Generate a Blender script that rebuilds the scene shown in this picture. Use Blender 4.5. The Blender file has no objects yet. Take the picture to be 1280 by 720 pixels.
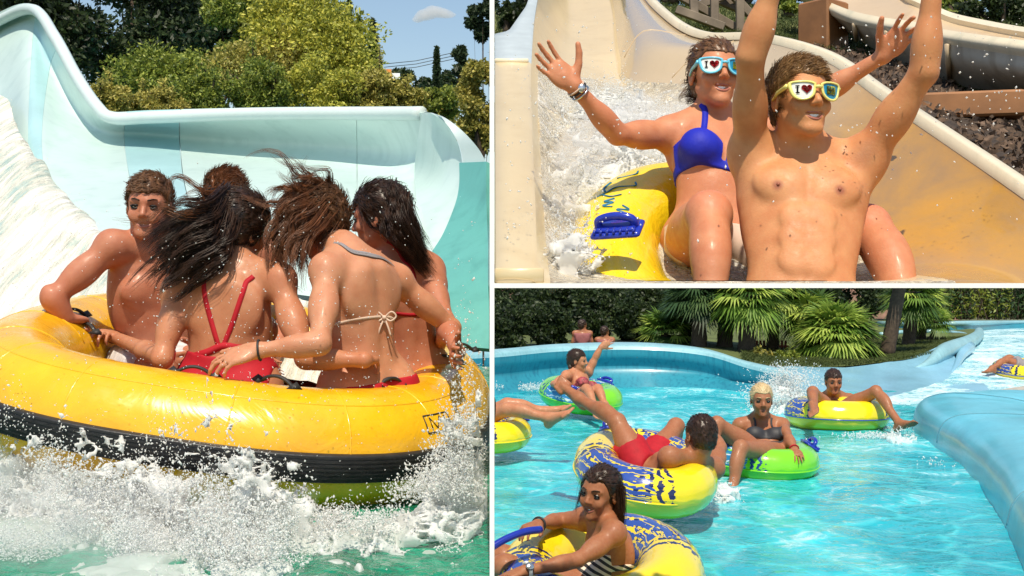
import bpy, math, random
import numpy as np
from mathutils import Vector, Matrix
from math import radians, sin, cos, pi
rnd = random.Random(7); rng = np.random.default_rng(7)
scene = bpy.context.scene
COL = scene.collection
# ---------------------------------------------------------------- camera, sky, sun, exposure
F = 1500.0                                   # focal length in photo pixels (1280 wide)
cam_d = bpy.data.cameras.new('camera'); cam = bpy.data.objects.new('camera', cam_d); COL.objects.link(cam)
cam_d.sensor_width = 36; cam_d.lens = F / 1280 * 36; cam_d.clip_start = 0.05; cam_d.clip_end = 4000
cam.location = (0, 0, 0); cam.rotation_euler = (radians(90), 0, 0); cam_d.shift_y = -3 / 1280
scene.camera = cam
SUN = Vector((-0.015, 0.47, -0.80)).normalized()         # the way the light travels
el = math.asin(-SUN.z); az = math.atan2(-SUN.x, -SUN.y)
w = bpy.data.worlds.new('World'); scene.world = w; w.use_nodes = True
wt = w.node_tree; bg = wt.nodes['Background']
sky = wt.nodes.new('ShaderNodeTexSky'); sky.sky_type = 'NISHITA'; sky.sun_disc = False
sky.sun_elevation = el; sky.sun_rotation = az; sky.air_density = 1.3; sky.dust_density = 0.8; sky.ozone_density = 1.5
wt.links.new(sky.outputs[0], bg.inputs[0]); bg.inputs[1].default_value = 0.12
sd = bpy.data.lights.new('sun', 'SUN'); so = bpy.data.objects.new('sun', sd); COL.objects.link(so)
sd.energy = 4.6; sd.angle = radians(0.5); sd.color = (1.0, 0.89, 0.71)
so.rotation_euler = SUN.to_track_quat('-Z', 'Y').to_euler()
scene.view_settings.view_transform = 'Standard'; scene.view_settings.look = 'None'
scene.view_settings.exposure = 0.16; scene.view_settings.gamma = 1
try:
    scene.cycles.max_bounces = 6; scene.cycles.volume_bounces = 2; scene.cycles.transparent_max_bounces = 12
    scene.cycles.caustics_reflective = False; scene.cycles.caustics_refractive = False
except Exception: pass
S = 3.0          # size of the wave pool set beyond the terrace
HW = 1.25 * S    # its water lies this far below the eye

def P(px, py, d): return np.array([(px - 640) / F * d, d, (357 - py) / F * d])
def B(px, py, d): return P(px, py, d * S)
def nrm(v): v = np.asarray(v, float); return v / (np.linalg.norm(v) + 1e-12)
def reach(parent, px, py, ln, side=-1):
    """point of the ray through (px,py) at distance ln from parent"""
    u = nrm(P(px, py, 1.0)); b = float(np.dot(u, parent)); c = float(np.dot(parent, parent)) - ln * ln
    q = b * b - c
    return u * (b + side * math.sqrt(q)) if q > 0 else u * b

# ---------------------------------------------------------------- object helpers
def link(o, parent=None):
    COL.objects.link(o)
    if parent is not None: o.parent = parent
    return o
def tag(o, label=None, cat=None, group=None, kind=None):
    if label: o['label'] = label
    if cat: o['category'] = cat
    if group: o['group'] = group
    if kind: o['kind'] = kind
    return o
def empty(name, loc=(0, 0, 0), label=None, cat=None, group=None, rz=0):
    o = bpy.data.objects.new(name, None); o.location = [float(c) for c in loc]; o.rotation_euler = (0, 0, rz)
    o.empty_display_size = .1
    return tag(link(o), label, cat, group)
def mesh_np(name, V, Fc, mat=None, parent=None, smooth=True, loc=None, mats=None, midx=None):
    """V (n,3); Fc (m,3) or (m,4) index array, or list of such arrays"""
    V = np.asarray(V, np.float32)
    org = np.zeros(3) if loc is None else np.asarray(loc, float)
    if parent is not None and loc is None:
        org = np.array(parent_origin(parent))
    me = bpy.data.meshes.new(name)
    Fl = Fc if isinstance(Fc, list) else [Fc]
    Fl = [np.asarray(f, np.int32) for f in Fl if len(f)]
    me.vertices.add(len(V)); me.vertices.foreach_set('co', (V - org.astype(np.float32)).ravel())
    nl = sum(f.size for f in Fl); npol = sum(len(f) for f in Fl)
    me.loops.add(nl); me.polygons.add(npol)
    me.loops.foreach_set('vertex_index', np.concatenate([f.ravel() for f in Fl]))
    sizes = np.concatenate([np.full(len(f), f.shape[1], np.int32) for f in Fl])
    starts = np.concatenate([[0], np.cumsum(sizes)[:-1]]).astype(np.int32)
    me.polygons.foreach_set('loop_start', starts)
    me.polygons.foreach_set('use_smooth', np.full(npol, smooth))
    for m in ([mat] if mat is not None else []) + list(mats or []): me.materials.append(m)
    if midx is not None: me.polygons.foreach_set('material_index', np.asarray(midx, np.int32))
    me.update(calc_edges=True)
    o = bpy.data.objects.new(name, me)
    if parent is None: o.location = org
    link(o, parent)
    return o
_org = {}
def parent_origin(p):
    v = Vector((0, 0, 0)); q = p
    while q is not None: v = v + q.location; q = q.parent      # parents here are never rotated while building
    return v
class MB:
    """collects simple shapes, then links them as one mesh"""
    def __init__(s): s.V = []; s.T = []; s.Q = []; s.n = 0
    def add(s, V, Q=None, T=None):
        V = np.asarray(V, float).reshape(-1, 3); s.V.append(V)
        if Q is not None and len(Q): s.Q.append(np.asarray(Q) + s.n)
        if T is not None and len(T): s.T.append(np.asarray(T) + s.n)
        s.n += len(V); return s
    def box(s, c, size, R=None, bev=0.0):
        hx, hy, hz = [q / 2 for q in size]
        if bev > 0:
            b = min(bev, hx * .9, hy * .9, hz * .9); pts = []
            for (z, ins) in ((-hz, b), (-hz + b, 0), (hz - b, 0), (hz, b)):
                for (x, y) in ((-hx + ins + b, -hy + ins), (hx - ins - b, -hy + ins), (hx - ins, -hy + ins + b), (hx - ins, hy - ins - b), (hx - ins - b, hy - ins), (-hx + ins + b, hy - ins), (-hx + ins, hy - ins - b), (-hx + ins, -hy + ins + b)):
                    pts.append((x, y, z))
            Q = [(r * 8 + i, r * 8 + (i + 1) % 8, r * 8 + 8 + (i + 1) % 8, r * 8 + 8 + i) for r in range(3) for i in range(8)]
            V = np.array(pts, float)
            Q += [(7, 6, 5, 0)] and [(0, 7, 6, 1), (1, 6, 5, 2), (2, 5, 4, 3)] + [(24, 25, 30, 31), (25, 26, 29, 30), (26, 27, 28, 29)]
        else:
            V = np.array([(x, y, z) for z in (-hz, hz) for (x, y) in ((-hx, -hy), (hx, -hy), (hx, hy), (-hx, hy))], float)
            Q = [(3, 2, 1, 0), (4, 5, 6, 7), (0, 1, 5, 4), (1, 2, 6, 5), (2, 3, 7, 6), (3, 0, 4, 7)]
        if R is not None: V = V @ np.asarray(R).T
        return s.add(V + np.asarray(c, float), Q)
    def tube(s, pts, r, n=8, cap=True, flat=None):
        pts = np.asarray(pts, float); m = len(pts); r = np.full(m, r) if np.isscalar(r) else np.asarray(r, float)
        t = np.gradient(pts, axis=0); t /= np.linalg.norm(t, axis=1)[:, None] + 1e-9
        ref = np.array([0, 0, 1.0]) if abs(t[0][2]) < .9 else np.array([1.0, 0, 0])
        V = []
        u = nrm(np.cross(ref, t[0]))
        for i in range(m):
            u = nrm(u - t[i] * np.dot(u, t[i])); v = np.cross(t[i], u)
            for k in range(n):
                a = 2 * pi * k / n; V.append(pts[i] + (u * cos(a) + v * sin(a) * (flat or 1)) * r[i])
        Q = [(i * n + k, i * n + (k + 1) % n, (i + 1) * n + (k + 1) % n, (i + 1) * n + k) for i in range(m - 1) for k in range(n)]
        T = []
        if cap:
            V += [pts[0], pts[-1]]; a = m * n
            T = [(a, (k + 1) % n, k) for k in range(n)] + [(a + 1, (m - 1) * n + k, (m - 1) * n + (k + 1) % n) for k in range(n)]
        return s.add(V, Q, T)
    def grid(s, G, closeu=False, closev=False):
        G = np.asarray(G, float); a, b = G.shape[:2]
        I = np.arange(a * b).reshape(a, b)
        if closeu: I = np.vstack([I, I[:1]])
        if closev: I = np.hstack([I, I[:, :1]])
        Q = np.stack([I[:-1, :-1], I[1:, :-1], I[1:, 1:], I[:-1, 1:]], -1).reshape(-1, 4)
        return s.add(G.reshape(-1, 3), Q)
    def ball(s, c, r, nu=12, nv=8, R=None):
        r = np.array([r, r, r]) if np.isscalar(r) else np.asarray(r)
        th = np.linspace(0, pi, nv + 1); ph = np.arange(nu) * 2 * pi / nu
        G = np.stack([np.sin(th)[:, None] * np.cos(ph)[None], np.sin(th)[:, None] * np.sin(ph)[None], np.repeat(np.cos(th)[:, None], nu, 1)], -1) * r
        if R is not None: G = G @ np.asarray(R).T
        return s.grid(G + np.asarray(c, float), closev=True)
    def build(s, name, mat, parent=None, smooth=True, loc=None):
        V = np.concatenate(s.V); L = []
        if s.Q: L.append(np.concatenate(s.Q))
        if s.T: L.append(np.concatenate(s.T))
        return mesh_np(name, V, L, mat, parent, smooth, loc)
def rotm(axis, ang):
    return np.array(Matrix.Rotation(ang, 3, Vector(axis)))
def cr(P_, n):
    """Catmull-Rom through control points along axis 0, n samples per span"""
    P_ = np.asarray(P_, float); m = len(P_)
    E = np.concatenate([[2 * P_[0] - P_[1]], P_, [2 * P_[-1] - P_[-2]]])
    out = []
    for i in range(m - 1):
        a, b, c, d = E[i], E[i + 1], E[i + 2], E[i + 3]
        for k in range(n):
            t = k / n
            out.append(.5 * (2 * b + (c - a) * t + (2 * a - 5 * b + 4 * c - d) * t * t + (3 * b - a - 3 * c + d) * t ** 3))
    out.append(P_[-1]); return np.array(out)
def loft(rows, nu=6, nv=6):
    """rows: list of equally long lists of 3-D points -> dense smooth grid"""
    G = np.array(rows, float)
    G = cr(G, nu)
    return np.swapaxes(cr(np.swapaxes(G, 0, 1), nv), 0, 1)
def sheet(name, G, mat, parent=None, thick=0.0, smooth=True):
    """solid sheet: the grid plus a copy pushed off along the normal, with edges closed"""
    G = np.asarray(G, float); a, b = G.shape[:2]
    m = MB(); m.grid(G)
    if thick:
        du = np.gradient(G, axis=0); dv = np.gradient(G, axis=1); N = np.cross(du, dv); N /= np.linalg.norm(N, axis=2)[..., None] + 1e-9
        H = G + N * thick
        m.grid(H[::-1])
        for (e, f) in ((G[0], H[0]), (H[-1], G[-1]), (H[:, 0], G[:, 0]), (G[:, -1], H[:, -1])):
            m.grid(np.stack([e, f]))
    return m.build(name, mat, parent, smooth)
# fractal value noise in numpy
_perm = rng.random((64, 64, 64)).astype(np.float32)
_pf = _perm.ravel()
def vnoise(p):
    p = np.asarray(p, np.float32); sh = p.shape[:-1]; p = p.reshape(-1, 3); out = np.empty(len(p), np.float32)
    for s0 in range(0, len(p), 400000):
        q = p[s0:s0 + 400000]; fl = np.floor(q); f = q - fl; i = fl.astype(np.int32) & 63; j = (i + 1) & 63; f = f * f * (3 - 2 * f)
        x, y, z = f[:, 0], f[:, 1], f[:, 2]; X0, X1 = i[:, 0] * 4096, j[:, 0] * 4096; Y0, Y1 = i[:, 1] * 64, j[:, 1] * 64; Z0, Z1 = i[:, 2], j[:, 2]
        def L(Xa, Ya): a = _pf[Xa + Ya + Z0]; return a + (_pf[Xa + Ya + Z1] - a) * z
        a, b = L(X0, Y0), L(X0, Y1); c, d = L(X1, Y0), L(X1, Y1); a = a + (b - a) * y; c = c + (d - c) * y
        out[s0:s0 + 400000] = (a + (c - a) * x) * 2 - 1
    return out.reshape(sh)
def fbm(p, o=4):
    p = np.asarray(p, np.float32); r = 0; a = 1.0
    for k in range(o): r = r + a * vnoise(p + 17.3 * k); p = p * 2.03; a *= .5
    return r
# ---------------------------------------------------------------- materials
def newmat(name):
    m = bpy.data.materials.new(name); m.use_nodes = True
    return m, m.node_tree, m.node_tree.nodes['Principled BSDF']
def ramp(nt, fac, stops):
    r = nt.nodes.new('ShaderNodeValToRGB'); e = r.color_ramp.elements
    while len(e) < len(stops): e.new(.5)
    for k, (p, c) in enumerate(stops): e[k].position = p; e[k].color = (*c, 1)
    nt.links.new(fac, r.inputs[0]); return r.outputs[0]
def noise(nt, scale, detail=4, vec=None, dist=0.0, rough=.55, out=0):
    n = nt.nodes.new('ShaderNodeTexNoise'); n.inputs['Scale'].default_value = scale; n.inputs['Detail'].default_value = detail
    n.inputs['Distortion'].default_value = dist; n.inputs['Roughness'].default_value = rough
    if vec is not None: nt.links.new(vec, n.inputs['Vector'])
    return n.outputs[out]
def coord(nt, kind='Object', scale=None, rot=None):
    c = nt.nodes.new('ShaderNodeTexCoord').outputs[kind]
    if scale or rot:
        m = nt.nodes.new('ShaderNodeMapping'); nt.links.new(c, m.inputs[0])
        if scale: m.inputs['Scale'].default_value = scale
        if rot: m.inputs['Rotation'].default_value = rot
        return m.outputs[0]
    return c
def bump(nt, b, h, strength=.3, dist=.01):
    n = nt.nodes.new('ShaderNodeBump'); n.inputs['Strength'].default_value = strength; n.inputs['Distance'].default_value = dist
    nt.links.new(h, n.inputs['Height']); nt.links.new(n.outputs[0], b.inputs['Normal']); return n
def mixc(nt, fac, a, b, mode='MIX'):
    m = nt.nodes.new('ShaderNodeMix'); m.data_type = 'RGBA'; m.blend_type = mode
    for k, v in ((0, fac), (6, a), (7, b)):
        if hasattr(v, 'links'): nt.links.new(v, m.inputs[k])
        elif isinstance(v, (int, float)): m.inputs[k].default_value = v
        else: m.inputs[k].default_value = (*v, 1)
    return m.outputs[2]
def math_(nt, op, a, b=None, clamp=False):
    m = nt.nodes.new('ShaderNodeMath'); m.operation = op; m.use_clamp = clamp
    for k, v in ((0, a), (1, b)):
        if v is None: continue
        if hasattr(v, 'links'): nt.links.new(v, m.inputs[k])
        else: m.inputs[k].default_value = v
    return m.outputs[0]
def simple(name, col, rough=.5, metal=0, var=.12, scale=12, bmp=0.0, bscale=80, coat=0, spec=.5):
    m, nt, b = newmat(name)
    c = coord(nt)
    n = noise(nt, scale, 5, c)
    nt.links.new(ramp(nt, n, [(.3, [q * (1 - var) for q in col]), (.7, [min(1, q * (1 + var)) for q in col])]), b.inputs['Base Color'])
    b.inputs['Roughness'].default_value = rough; b.inputs['Metallic'].default_value = metal
    b.inputs['Coat Weight'].default_value = coat; b.inputs['Specular IOR Level'].default_value = spec
    if bmp: bump(nt, b, noise(nt, bscale, 4, c), bmp, .004)
    return m
def skin(name, col, wet=.06):
    m, nt, b = newmat(name)
    c = coord(nt); n = noise(nt, 9, 5, c); n2 = noise(nt, 45, 3, c)
    n0 = noise(nt, 3.2, 3, c); nf = noise(nt, 28, 4, c)
    base = ramp(nt, math_(nt, 'ADD', math_(nt, 'MULTIPLY', n, .5), math_(nt, 'MULTIPLY', nf, .5)), [(.34, [q * k for q, k in zip(col, (.88, .72, .66))]), (.66, [min(1, q * 1.06) for q in col])])
    base = mixc(nt, math_(nt, 'MULTIPLY', ramp(nt, n0, [(.45, (0,) * 3), (.75, (1,) * 3)]), .35), base, [q * k for q, k in zip(col, (.98, .68, .58))])
    att = nt.nodes.new('ShaderNodeAttribute'); att.attribute_name = 'tint'
    base = mixc(nt, att.outputs['Alpha'], base, att.outputs['Color'])
    nt.links.new(base, b.inputs['Base Color'])
    nt.links.new(ramp(nt, n2, [(.35, (.46,) * 3), (.7, (.72,) * 3)]), b.inputs['Roughness'])
    b.inputs['Specular IOR Level'].default_value = .38; b.inputs['Subsurface Weight'].default_value = .15; b.inputs['Subsurface Radius'].default_value = (.02, .008, .004); b.inputs['Subsurface Scale'].default_value = .5
    b.inputs['Coat Weight'].default_value = wet; b.inputs['Coat Roughness'].default_value = .18
    bump(nt, b, math_(nt, 'ADD', noise(nt, 190, 3, c), math_(nt, 'MULTIPLY', noise(nt, 30, 4, c), 1.2)), .22, .003)
    return m
# ---------------------------------------------------------------- signed-distance bodies, meshed with surface nets
class Sdf:
    def __init__(s, lo, hi, h):
        s.h = h; s.lo = np.asarray(lo, float); s.n = np.maximum(4, np.ceil((np.asarray(hi) - s.lo) / h).astype(int) + 1)
        s.f = np.full(s.n, 1.0, np.float32)
        s.ax = [(s.lo[k] + np.arange(s.n[k]) * h).astype(np.float32) for k in range(3)]
    def sub(s, lo, hi):
        i0 = np.clip(np.floor((np.asarray(lo) - s.lo) / s.h).astype(int), 0, s.n); i1 = np.clip(np.ceil((np.asarray(hi) - s.lo) / s.h).astype(int) + 1, 0, s.n)
        if np.any(i1 <= i0): return None, None
        sl = tuple(slice(a, b) for a, b in zip(i0, i1))
        X = s.ax[0][sl[0]][:, None, None]; Y = s.ax[1][sl[1]][None, :, None]; Z = s.ax[2][sl[2]][None, None, :]
        return sl, (X, Y, Z)
    def op(s, lo, hi, fn, k, sub=False):
        mg = k + 3 * s.h
        sl, g = s.sub(np.asarray(lo) - mg, np.asarray(hi) + mg)
        if sl is None: return
        d = fn(*g).astype(np.float32); a = s.f[sl]
        if sub:
            d = -d; hh = np.maximum(k - np.abs(a - d), 0) / max(k, 1e-6); s.f[sl] = np.maximum(a, d) + hh * hh * k / 4
        else:
            hh = np.maximum(k - np.abs(a - d), 0) / max(k, 1e-6); s.f[sl] = np.minimum(a, d) - hh * hh * k / 4
    def cap(s, a, b, ra, rb, k=.01, sub=False):
        a = np.asarray(a, float); b = np.asarray(b, float); ab = b - a; L = float(ab @ ab) + 1e-12; r = max(ra, rb)
        def fn(X, Y, Z):
            t = np.clip(((X - a[0]) * ab[0] + (Y - a[1]) * ab[1] + (Z - a[2]) * ab[2]) / L, 0, 1)
            return np.sqrt((X - a[0] - t * ab[0]) ** 2 + (Y - a[1] - t * ab[1]) ** 2 + (Z - a[2] - t * ab[2]) ** 2) - (ra + (rb - ra) * t)
        s.op(np.minimum(a, b) - r, np.maximum(a, b) + r, fn, k, sub)
    def chain(s, pts, rs, k=.01):
        for i in range(len(pts) - 1): s.cap(pts[i], pts[i + 1], rs[i], rs[i + 1], k)
    def ell(s, c, r, R=None, k=.01, sub=False):
        """ellipsoid; R rows are its local axes in the world"""
        c = np.asarray(c, float); r = np.asarray(r, float); R = np.eye(3) if R is None else np.asarray(R, float)
        ext = np.sqrt(((R * r[:, None]) ** 2).sum(0)); A = R / r[:, None]; A2 = R / (r ** 2)[:, None]
        def fn(X, Y, Z):
            x, y, z = X - c[0], Y - c[1], Z - c[2]
            k0 = np.sqrt(sum((A[i, 0] * x + A[i, 1] * y + A[i, 2] * z) ** 2 for i in range(3)))
            k1 = np.sqrt(sum((A2[i, 0] * x + A2[i, 1] * y + A2[i, 2] * z) ** 2 for i in range(3)))
            return k0 * (k0 - 1) / np.maximum(k1, 1e-6)
        s.op(c - ext, c + ext, fn, k, sub)
    def sample(s, p):
        q = (np.atleast_2d(p) - s.lo) / s.h; q = np.clip(q, 0, s.n - 1.001); i = np.floor(q).astype(int); f = q - i; r = 0
        for dx in (0, 1):
            for dy in (0, 1):
                for dz in (0, 1):
                    wg = (f[:, 0] if dx else 1 - f[:, 0]) * (f[:, 1] if dy else 1 - f[:, 1]) * (f[:, 2] if dz else 1 - f[:, 2])
                    r = r + wg * s.f[i[:, 0] + dx, i[:, 1] + dy, i[:, 2] + dz]
        return r
    def grad(s, p):
        e = s.h; p = np.atleast_2d(p)
        g = np.stack([s.sample(p + np.eye(3)[k] * e) - s.sample(p - np.eye(3)[k] * e) for k in range(3)], -1)
        return g / (np.linalg.norm(g, axis=1)[:, None] + 1e-9)
    def stick(s, p, off=0.0, it=12):
        """move points onto the surface (plus off)"""
        p = np.atleast_2d(np.array(p, float))
        for _ in range(it):
            d = np.clip(s.sample(p) - off, -.03, .03); p = p - s.grad(p) * d[:, None] * .8
        return p
def nets(f, lo, h):
    s = f < 0
    c = [s[a:f.shape[0] - 1 + a, b:f.shape[1] - 1 + b, d:f.shape[2] - 1 + d] for a in (0, 1) for b in (0, 1) for d in (0, 1)]
    anyc = c[0].copy(); allc = c[0].copy()
    for q in c[1:]: anyc |= q; allc &= q
    act = anyc & ~allc
    I = np.argwhere(act)
    if not len(I): return np.zeros((0, 3)), np.zeros((0, 4), int)
    idx = np.full(act.shape, -1, np.int32); idx[I[:, 0], I[:, 1], I[:, 2]] = np.arange(len(I))
    corner = [(a, b, d) for a in (0, 1) for b in (0, 1) for d in (0, 1)]
    val = np.stack([f[I[:, 0] + a, I[:, 1] + b, I[:, 2] + d] for a, b, d in corner], 1)
    acc = np.zeros((len(I), 3)); cnt = np.zeros(len(I))
    for i, ci in enumerate(corner):
        for j, cj in enumerate(corner):
            if j > i and sum(abs(np.array(ci) - cj)) == 1:
                va, vb = val[:, i], val[:, j]; m = (va < 0) != (vb < 0)
                t = np.where(m, va / np.where(m, va - vb, 1), 0)[:, None]
                acc += np.where(m[:, None], np.array(ci) + t * (np.array(cj) - np.array(ci)), 0); cnt += m
    V = lo + (I + acc / cnt[:, None]) * h
    Qs = []
    for ax in range(3):
        a = [slice(None)] * 3; b = [slice(None)] * 3; a[ax] = slice(0, -1); b[ax] = slice(1, None)
        sa, sb = s[tuple(a)], s[tuple(b)]
        E_ = np.argwhere(sa != sb); u, v = (ax + 1) % 3, (ax + 2) % 3
        ok = (E_[:, u] > 0) & (E_[:, v] > 0) & (E_[:, u] < f.shape[u] - 1) & (E_[:, v] < f.shape[v] - 1); E_ = E_[ok]
        def g(du, dv):
            q = E_.copy(); q[:, u] -= du; q[:, v] -= dv; return idx[q[:, 0], q[:, 1], q[:, 2]]
        Q = np.stack([g(1, 1), g(0, 1), g(0, 0), g(1, 0)], 1)
        fl = sa[E_[:, 0], E_[:, 1], E_[:, 2]]
        Q = np.where(fl[:, None], Q, Q[:, ::-1]); Qs.append(Q)
    Q = np.concatenate(Qs); Q = Q[(Q >= 0).all(1)]
    return V, Q
def sdf_mesh(g, name, mat, parent=None, relax=1):
    V, Q = nets(g.f, g.lo, g.h)
    return mesh_np(name, V, Q, mat, parent)
# ---------------------------------------------------------------- people
def frame(x, z):
    """rows: x (to the person's right), y forward, z up, orthonormal"""
    z = nrm(z); x = nrm(np.asarray(x) - z * np.dot(x, z)); return np.stack([x, np.cross(z, x), z])
def head_frame(fwd, up):
    f = nrm(fwd); u = nrm(np.asarray(up) - f * np.dot(up, f)); return np.stack([np.cross(f, u), f, u])
class Person:
    def __init__(s, label, h, sc=1.0, fem=False, mat=None, group=None, clip=None):
        s.label, s.h, s.sc, s.fem, s.mat, s.group = label, h, sc, fem, mat, group
        s.J = {}; s.opt = {}; s.clip = clip; s.tints = []; s.curl = {}; s.hs = .93
    def hd(s, *p):
        p = np.asarray(p, float); return s.J['head'] + (p * s.sc * s.hs) @ s.HF
    def build(s):
        J = s.J; c = s.sc; pts = np.array([v for k, v in J.items()])
        lo = pts.min(0) - .21 * c; hi = pts.max(0) + .21 * c
        if s.clip is not None:
            lo = np.maximum(lo, s.clip[0]); hi = np.minimum(hi, s.clip[1])
        g = s.g = Sdf(lo, hi, s.h * c)
        fem = s.fem; slim = s.opt.get('slim', 1.0)
        pel, neck = J['pel'], J['neck']; shL, shR, hipL, hipR = J['shL'], J['shR'], J['hipL'], J['hipR']
        mid = J.get('mid', (pel * .45 + neck * .55))
        # chest / waist frames
        UF = s.UF = frame(shR - shL, neck - mid); LF = s.LF = frame(hipR - hipL, mid - pel)
        X, Y, Z = UF
        o = lambda base, fr, x, y, z: base + (np.array([x, y, z]) * c) @ fr
        chest = s.chest = o(neck, UF, 0, -.005, -.16)
        sw = float(np.linalg.norm(shR - shL)) / c / 2
        if fem:
            g.ell(chest, np.array([.128, .092, .165]) * c * [slim, slim, 1], UF, .02 * c)
            g.ell(o(neck, UF, 0, -.012, -.055), np.array([.125, .07, .07]) * c, UF, .05 * c)
            g.ell(mid * .55 + pel * .45, np.array([.108 * slim, .08 * slim, .11]) * c, LF, .05 * c)
            g.ell(o(pel, LF, 0, -.005, .01), np.array([.148, .1, .1]) * c * [slim, slim, 1], LF, .05 * c)
            if not s.opt.get('nobust'):
                for sg in (-1, 1):
                    g.ell(o(neck, UF, sg * .07, .072, -.19), np.array([.058, .052, .056]) * c, UF, .03 * c)
        else:
            g.ell(chest, np.array([.148, .102, .17]) * c * [slim, slim, 1], UF, .02 * c)
            g.ell(o(neck, UF, 0, -.01, -.06), np.array([.15, .075, .075]) * c, UF, .05 * c)
            g.ell(mid, np.array([.132 * slim * s.opt.get('waist', 1) ** .5, .088 * slim, .13]) * c, LF, .05 * c)
            g.ell(mid * .5 + pel * .5, np.array([.125 * slim * s.opt.get('waist', 1), .088 * slim, .13]) * c, LF, .05 * c)
            g.ell(o(pel, LF, 0, -.005, .01), np.array([.14, .098, .09]) * c * [slim, slim, 1], LF, .05 * c)
            for sg in (-1, 1):      # pectorals, lats
                g.ell(o(neck, UF, sg * .068, .066, -.135), np.array([.074, .034, .058]) * c, UF, .022 * c)
                g.ell(o(neck, UF, sg * .125, -.02, -.16), np.array([.04, .062, .13]) * c, UF, .04 * c)
        for sg in (-1, 1):          # back muscles either side of the spine, shoulder blades, buttocks
            g.cap(o(neck, UF, sg * .035, -.066, -.06), o(pel, LF, sg * .032, -.062, .06), .034 * c, .03 * c, .02 * c)
            g.ell(o(neck, UF, sg * .075, -.07, -.12), np.array([.05, .026, .07]) * c, UF, .03 * c)
            g.ell(o(pel, LF, sg * .07, -.06, -.04), np.array([.08, .075, .08]) * c, LF, .03 * c)
        if s.opt.get('abs'):
            for sg in (-1, 1):
                for j in range(3):
                    g.ell(o(neck, UF, sg * .032, .084 - .003 * j, -.245 - .062 * j), np.array([.036, .013, .033]) * c, UF, .024 * c)
            g.cap(o(neck, UF, 0, .112, -.09), o(neck, UF, 0, .104, -.19), .007 * c, .007 * c, .02 * c, sub=True)
            g.ell(o(neck, UF, 0, .098, -.425), np.array([.006, .014, .009]) * c, UF, .01 * c, sub=True)
        # neck, shoulders
        head = J['head']; HF = s.HF = s.HF0
        nr = .044 if fem else .056
        nk0 = head + np.array([0, -.018, -.055]) * c @ HF
        g.cap(nk0, neck + (neck - chest) * 0.0, nr * c, (nr + .006) * c, .03 * c)
        for sh in (shL, shR):
            g.cap(nk0 * .35 + neck * .65, sh + nrm(neck - chest) * .012 * c, .04 * c, .038 * c, .04 * c)
            if not fem: g.cap(neck + UF[1] * .03 * c, sh, .03 * c, .035 * c, .03 * c)
        # arms
        am = (.82 if fem else .97) * s.opt.get('arm', 1.0)
        for q in 'LR':
            if 'el' + q not in J: continue
            sh, e_, w_ = J['sh' + q], J['el' + q], J['wr' + q]
            g.ell(sh, np.array([.052, .052, .054]) * c * am, UF, .045 * c)
            g.cap(sh, e_, .047 * c * am, .035 * c * am, .03 * c)
            m = sh * .5 + e_ * .5; ax = nrm(e_ - sh); side = nrm(np.cross(ax, nrm(w_ - e_)) + 1e-6); bi = np.cross(side, ax)
            g.ell(m + bi * -.010 * c, np.array([.042, .042, .085]) * c * am, frame(side, ax), .02 * c)
            g.ell(m * 1.0 + bi * .012 * c, np.array([.036, .036, .075]) * c * am, frame(side, ax), .02 * c)
            m2 = e_ * .7 + w_ * .3; g.cap(e_, w_, .036 * c * am, .0245 * c * am, .018 * c)
            g.ell(m2, np.array([.042, .038, .075]) * c * am, frame(side, nrm(w_ - e_)), .02 * c)
            s.hand(g, q)
        # legs
        for q in 'LR':
            if 'kn' + q not in J: continue
            hp, kn = J['hip' + q], J['kn' + q]; lm = s.opt.get('leg', 1.0) * .94
            g.cap(hp, kn, .082 * c * lm, .052 * c * lm, .045 * c)
            ax = nrm(kn - hp)
            g.ell(hp * .6 + kn * .4, np.array([.078, .074, .15]) * c * lm, frame(hipR - hipL + 1e-4, ax), .03 * c)
            if 'an' + q in J:
                an = J['an' + q]; ax2 = nrm(an - kn)
                g.ell(kn, np.array([.05, .05, .055]) * c * lm, frame(hipR - hipL + 1e-4, ax2), .02 * c)
                g.cap(kn, an, .046 * c * lm, .033 * c * lm, .02 * c)
                back = nrm(ax2 * np.dot(ax2, -ax) - (-ax)) if abs(np.dot(ax, ax2)) < .985 else -LF[1]
                back = nrm(back - ax2 * np.dot(back, ax2))
                g.ell(kn * .68 + an * .32 + back * .02 * c, np.array([.046, .046, .105]) * c * lm, frame(np.cross(back, ax2), ax2), .022 * c)
                if 'toe' + q in J:
                    toe = J['toe' + q]; fx = nrm(toe - an); up = nrm(-ax2 + fx * np.dot(ax2, fx)); sd_ = np.cross(fx, up)
                    heel = an - fx * .035 * c - up * .035 * c
                    g.cap(heel, an - up * .01 * c, .03 * c, .032 * c, .02 * c)
                    ball = an + fx * .13 * c - up * .05 * c
                    g.cap(an, ball, .034 * c, .02 * c, .025 * c); g.cap(heel, ball, .026 * c, .02 * c, .02 * c)
                    for j in range(5):
                        o_ = (j - 2) * .017
                        b0 = ball + sd_ * o_ * c * (1 if q == 'R' else -1); g.cap(b0 - fx * .02 * c, b0 + fx * (.05 - .006 * abs(j - (.5 if 1 else 0))) * c, .016 * c, (.012 if j == 0 else .0095) * c, .006 * c)
        s.head(g)
        for fn in s.opt.get('extra', []): fn(g, s)
        root = s.root = empty('person', pel, s.label, 'person', s.group)
        V, Q = nets(g.f, g.lo, g.h)
        body = s.body = mesh_np('body', V, Q, s.mat, root)
        A = np.zeros((len(V), 4), np.float32)
        for (p, r, col, al) in s.tints:
            d = np.linalg.norm(V - p, axis=1) / r; wgt = np.clip(1.6 - 1.6 * d, 0, 1) * al
            wgt = wgt[:, None]; A[:, :3] = A[:, :3] * (1 - (wgt > 0)) * 1 + np.where(wgt > 0, np.array(col), 0) ; A[:, 3] = np.maximum(A[:, 3] * (wgt[:, 0] == 0), wgt[:, 0])
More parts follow.
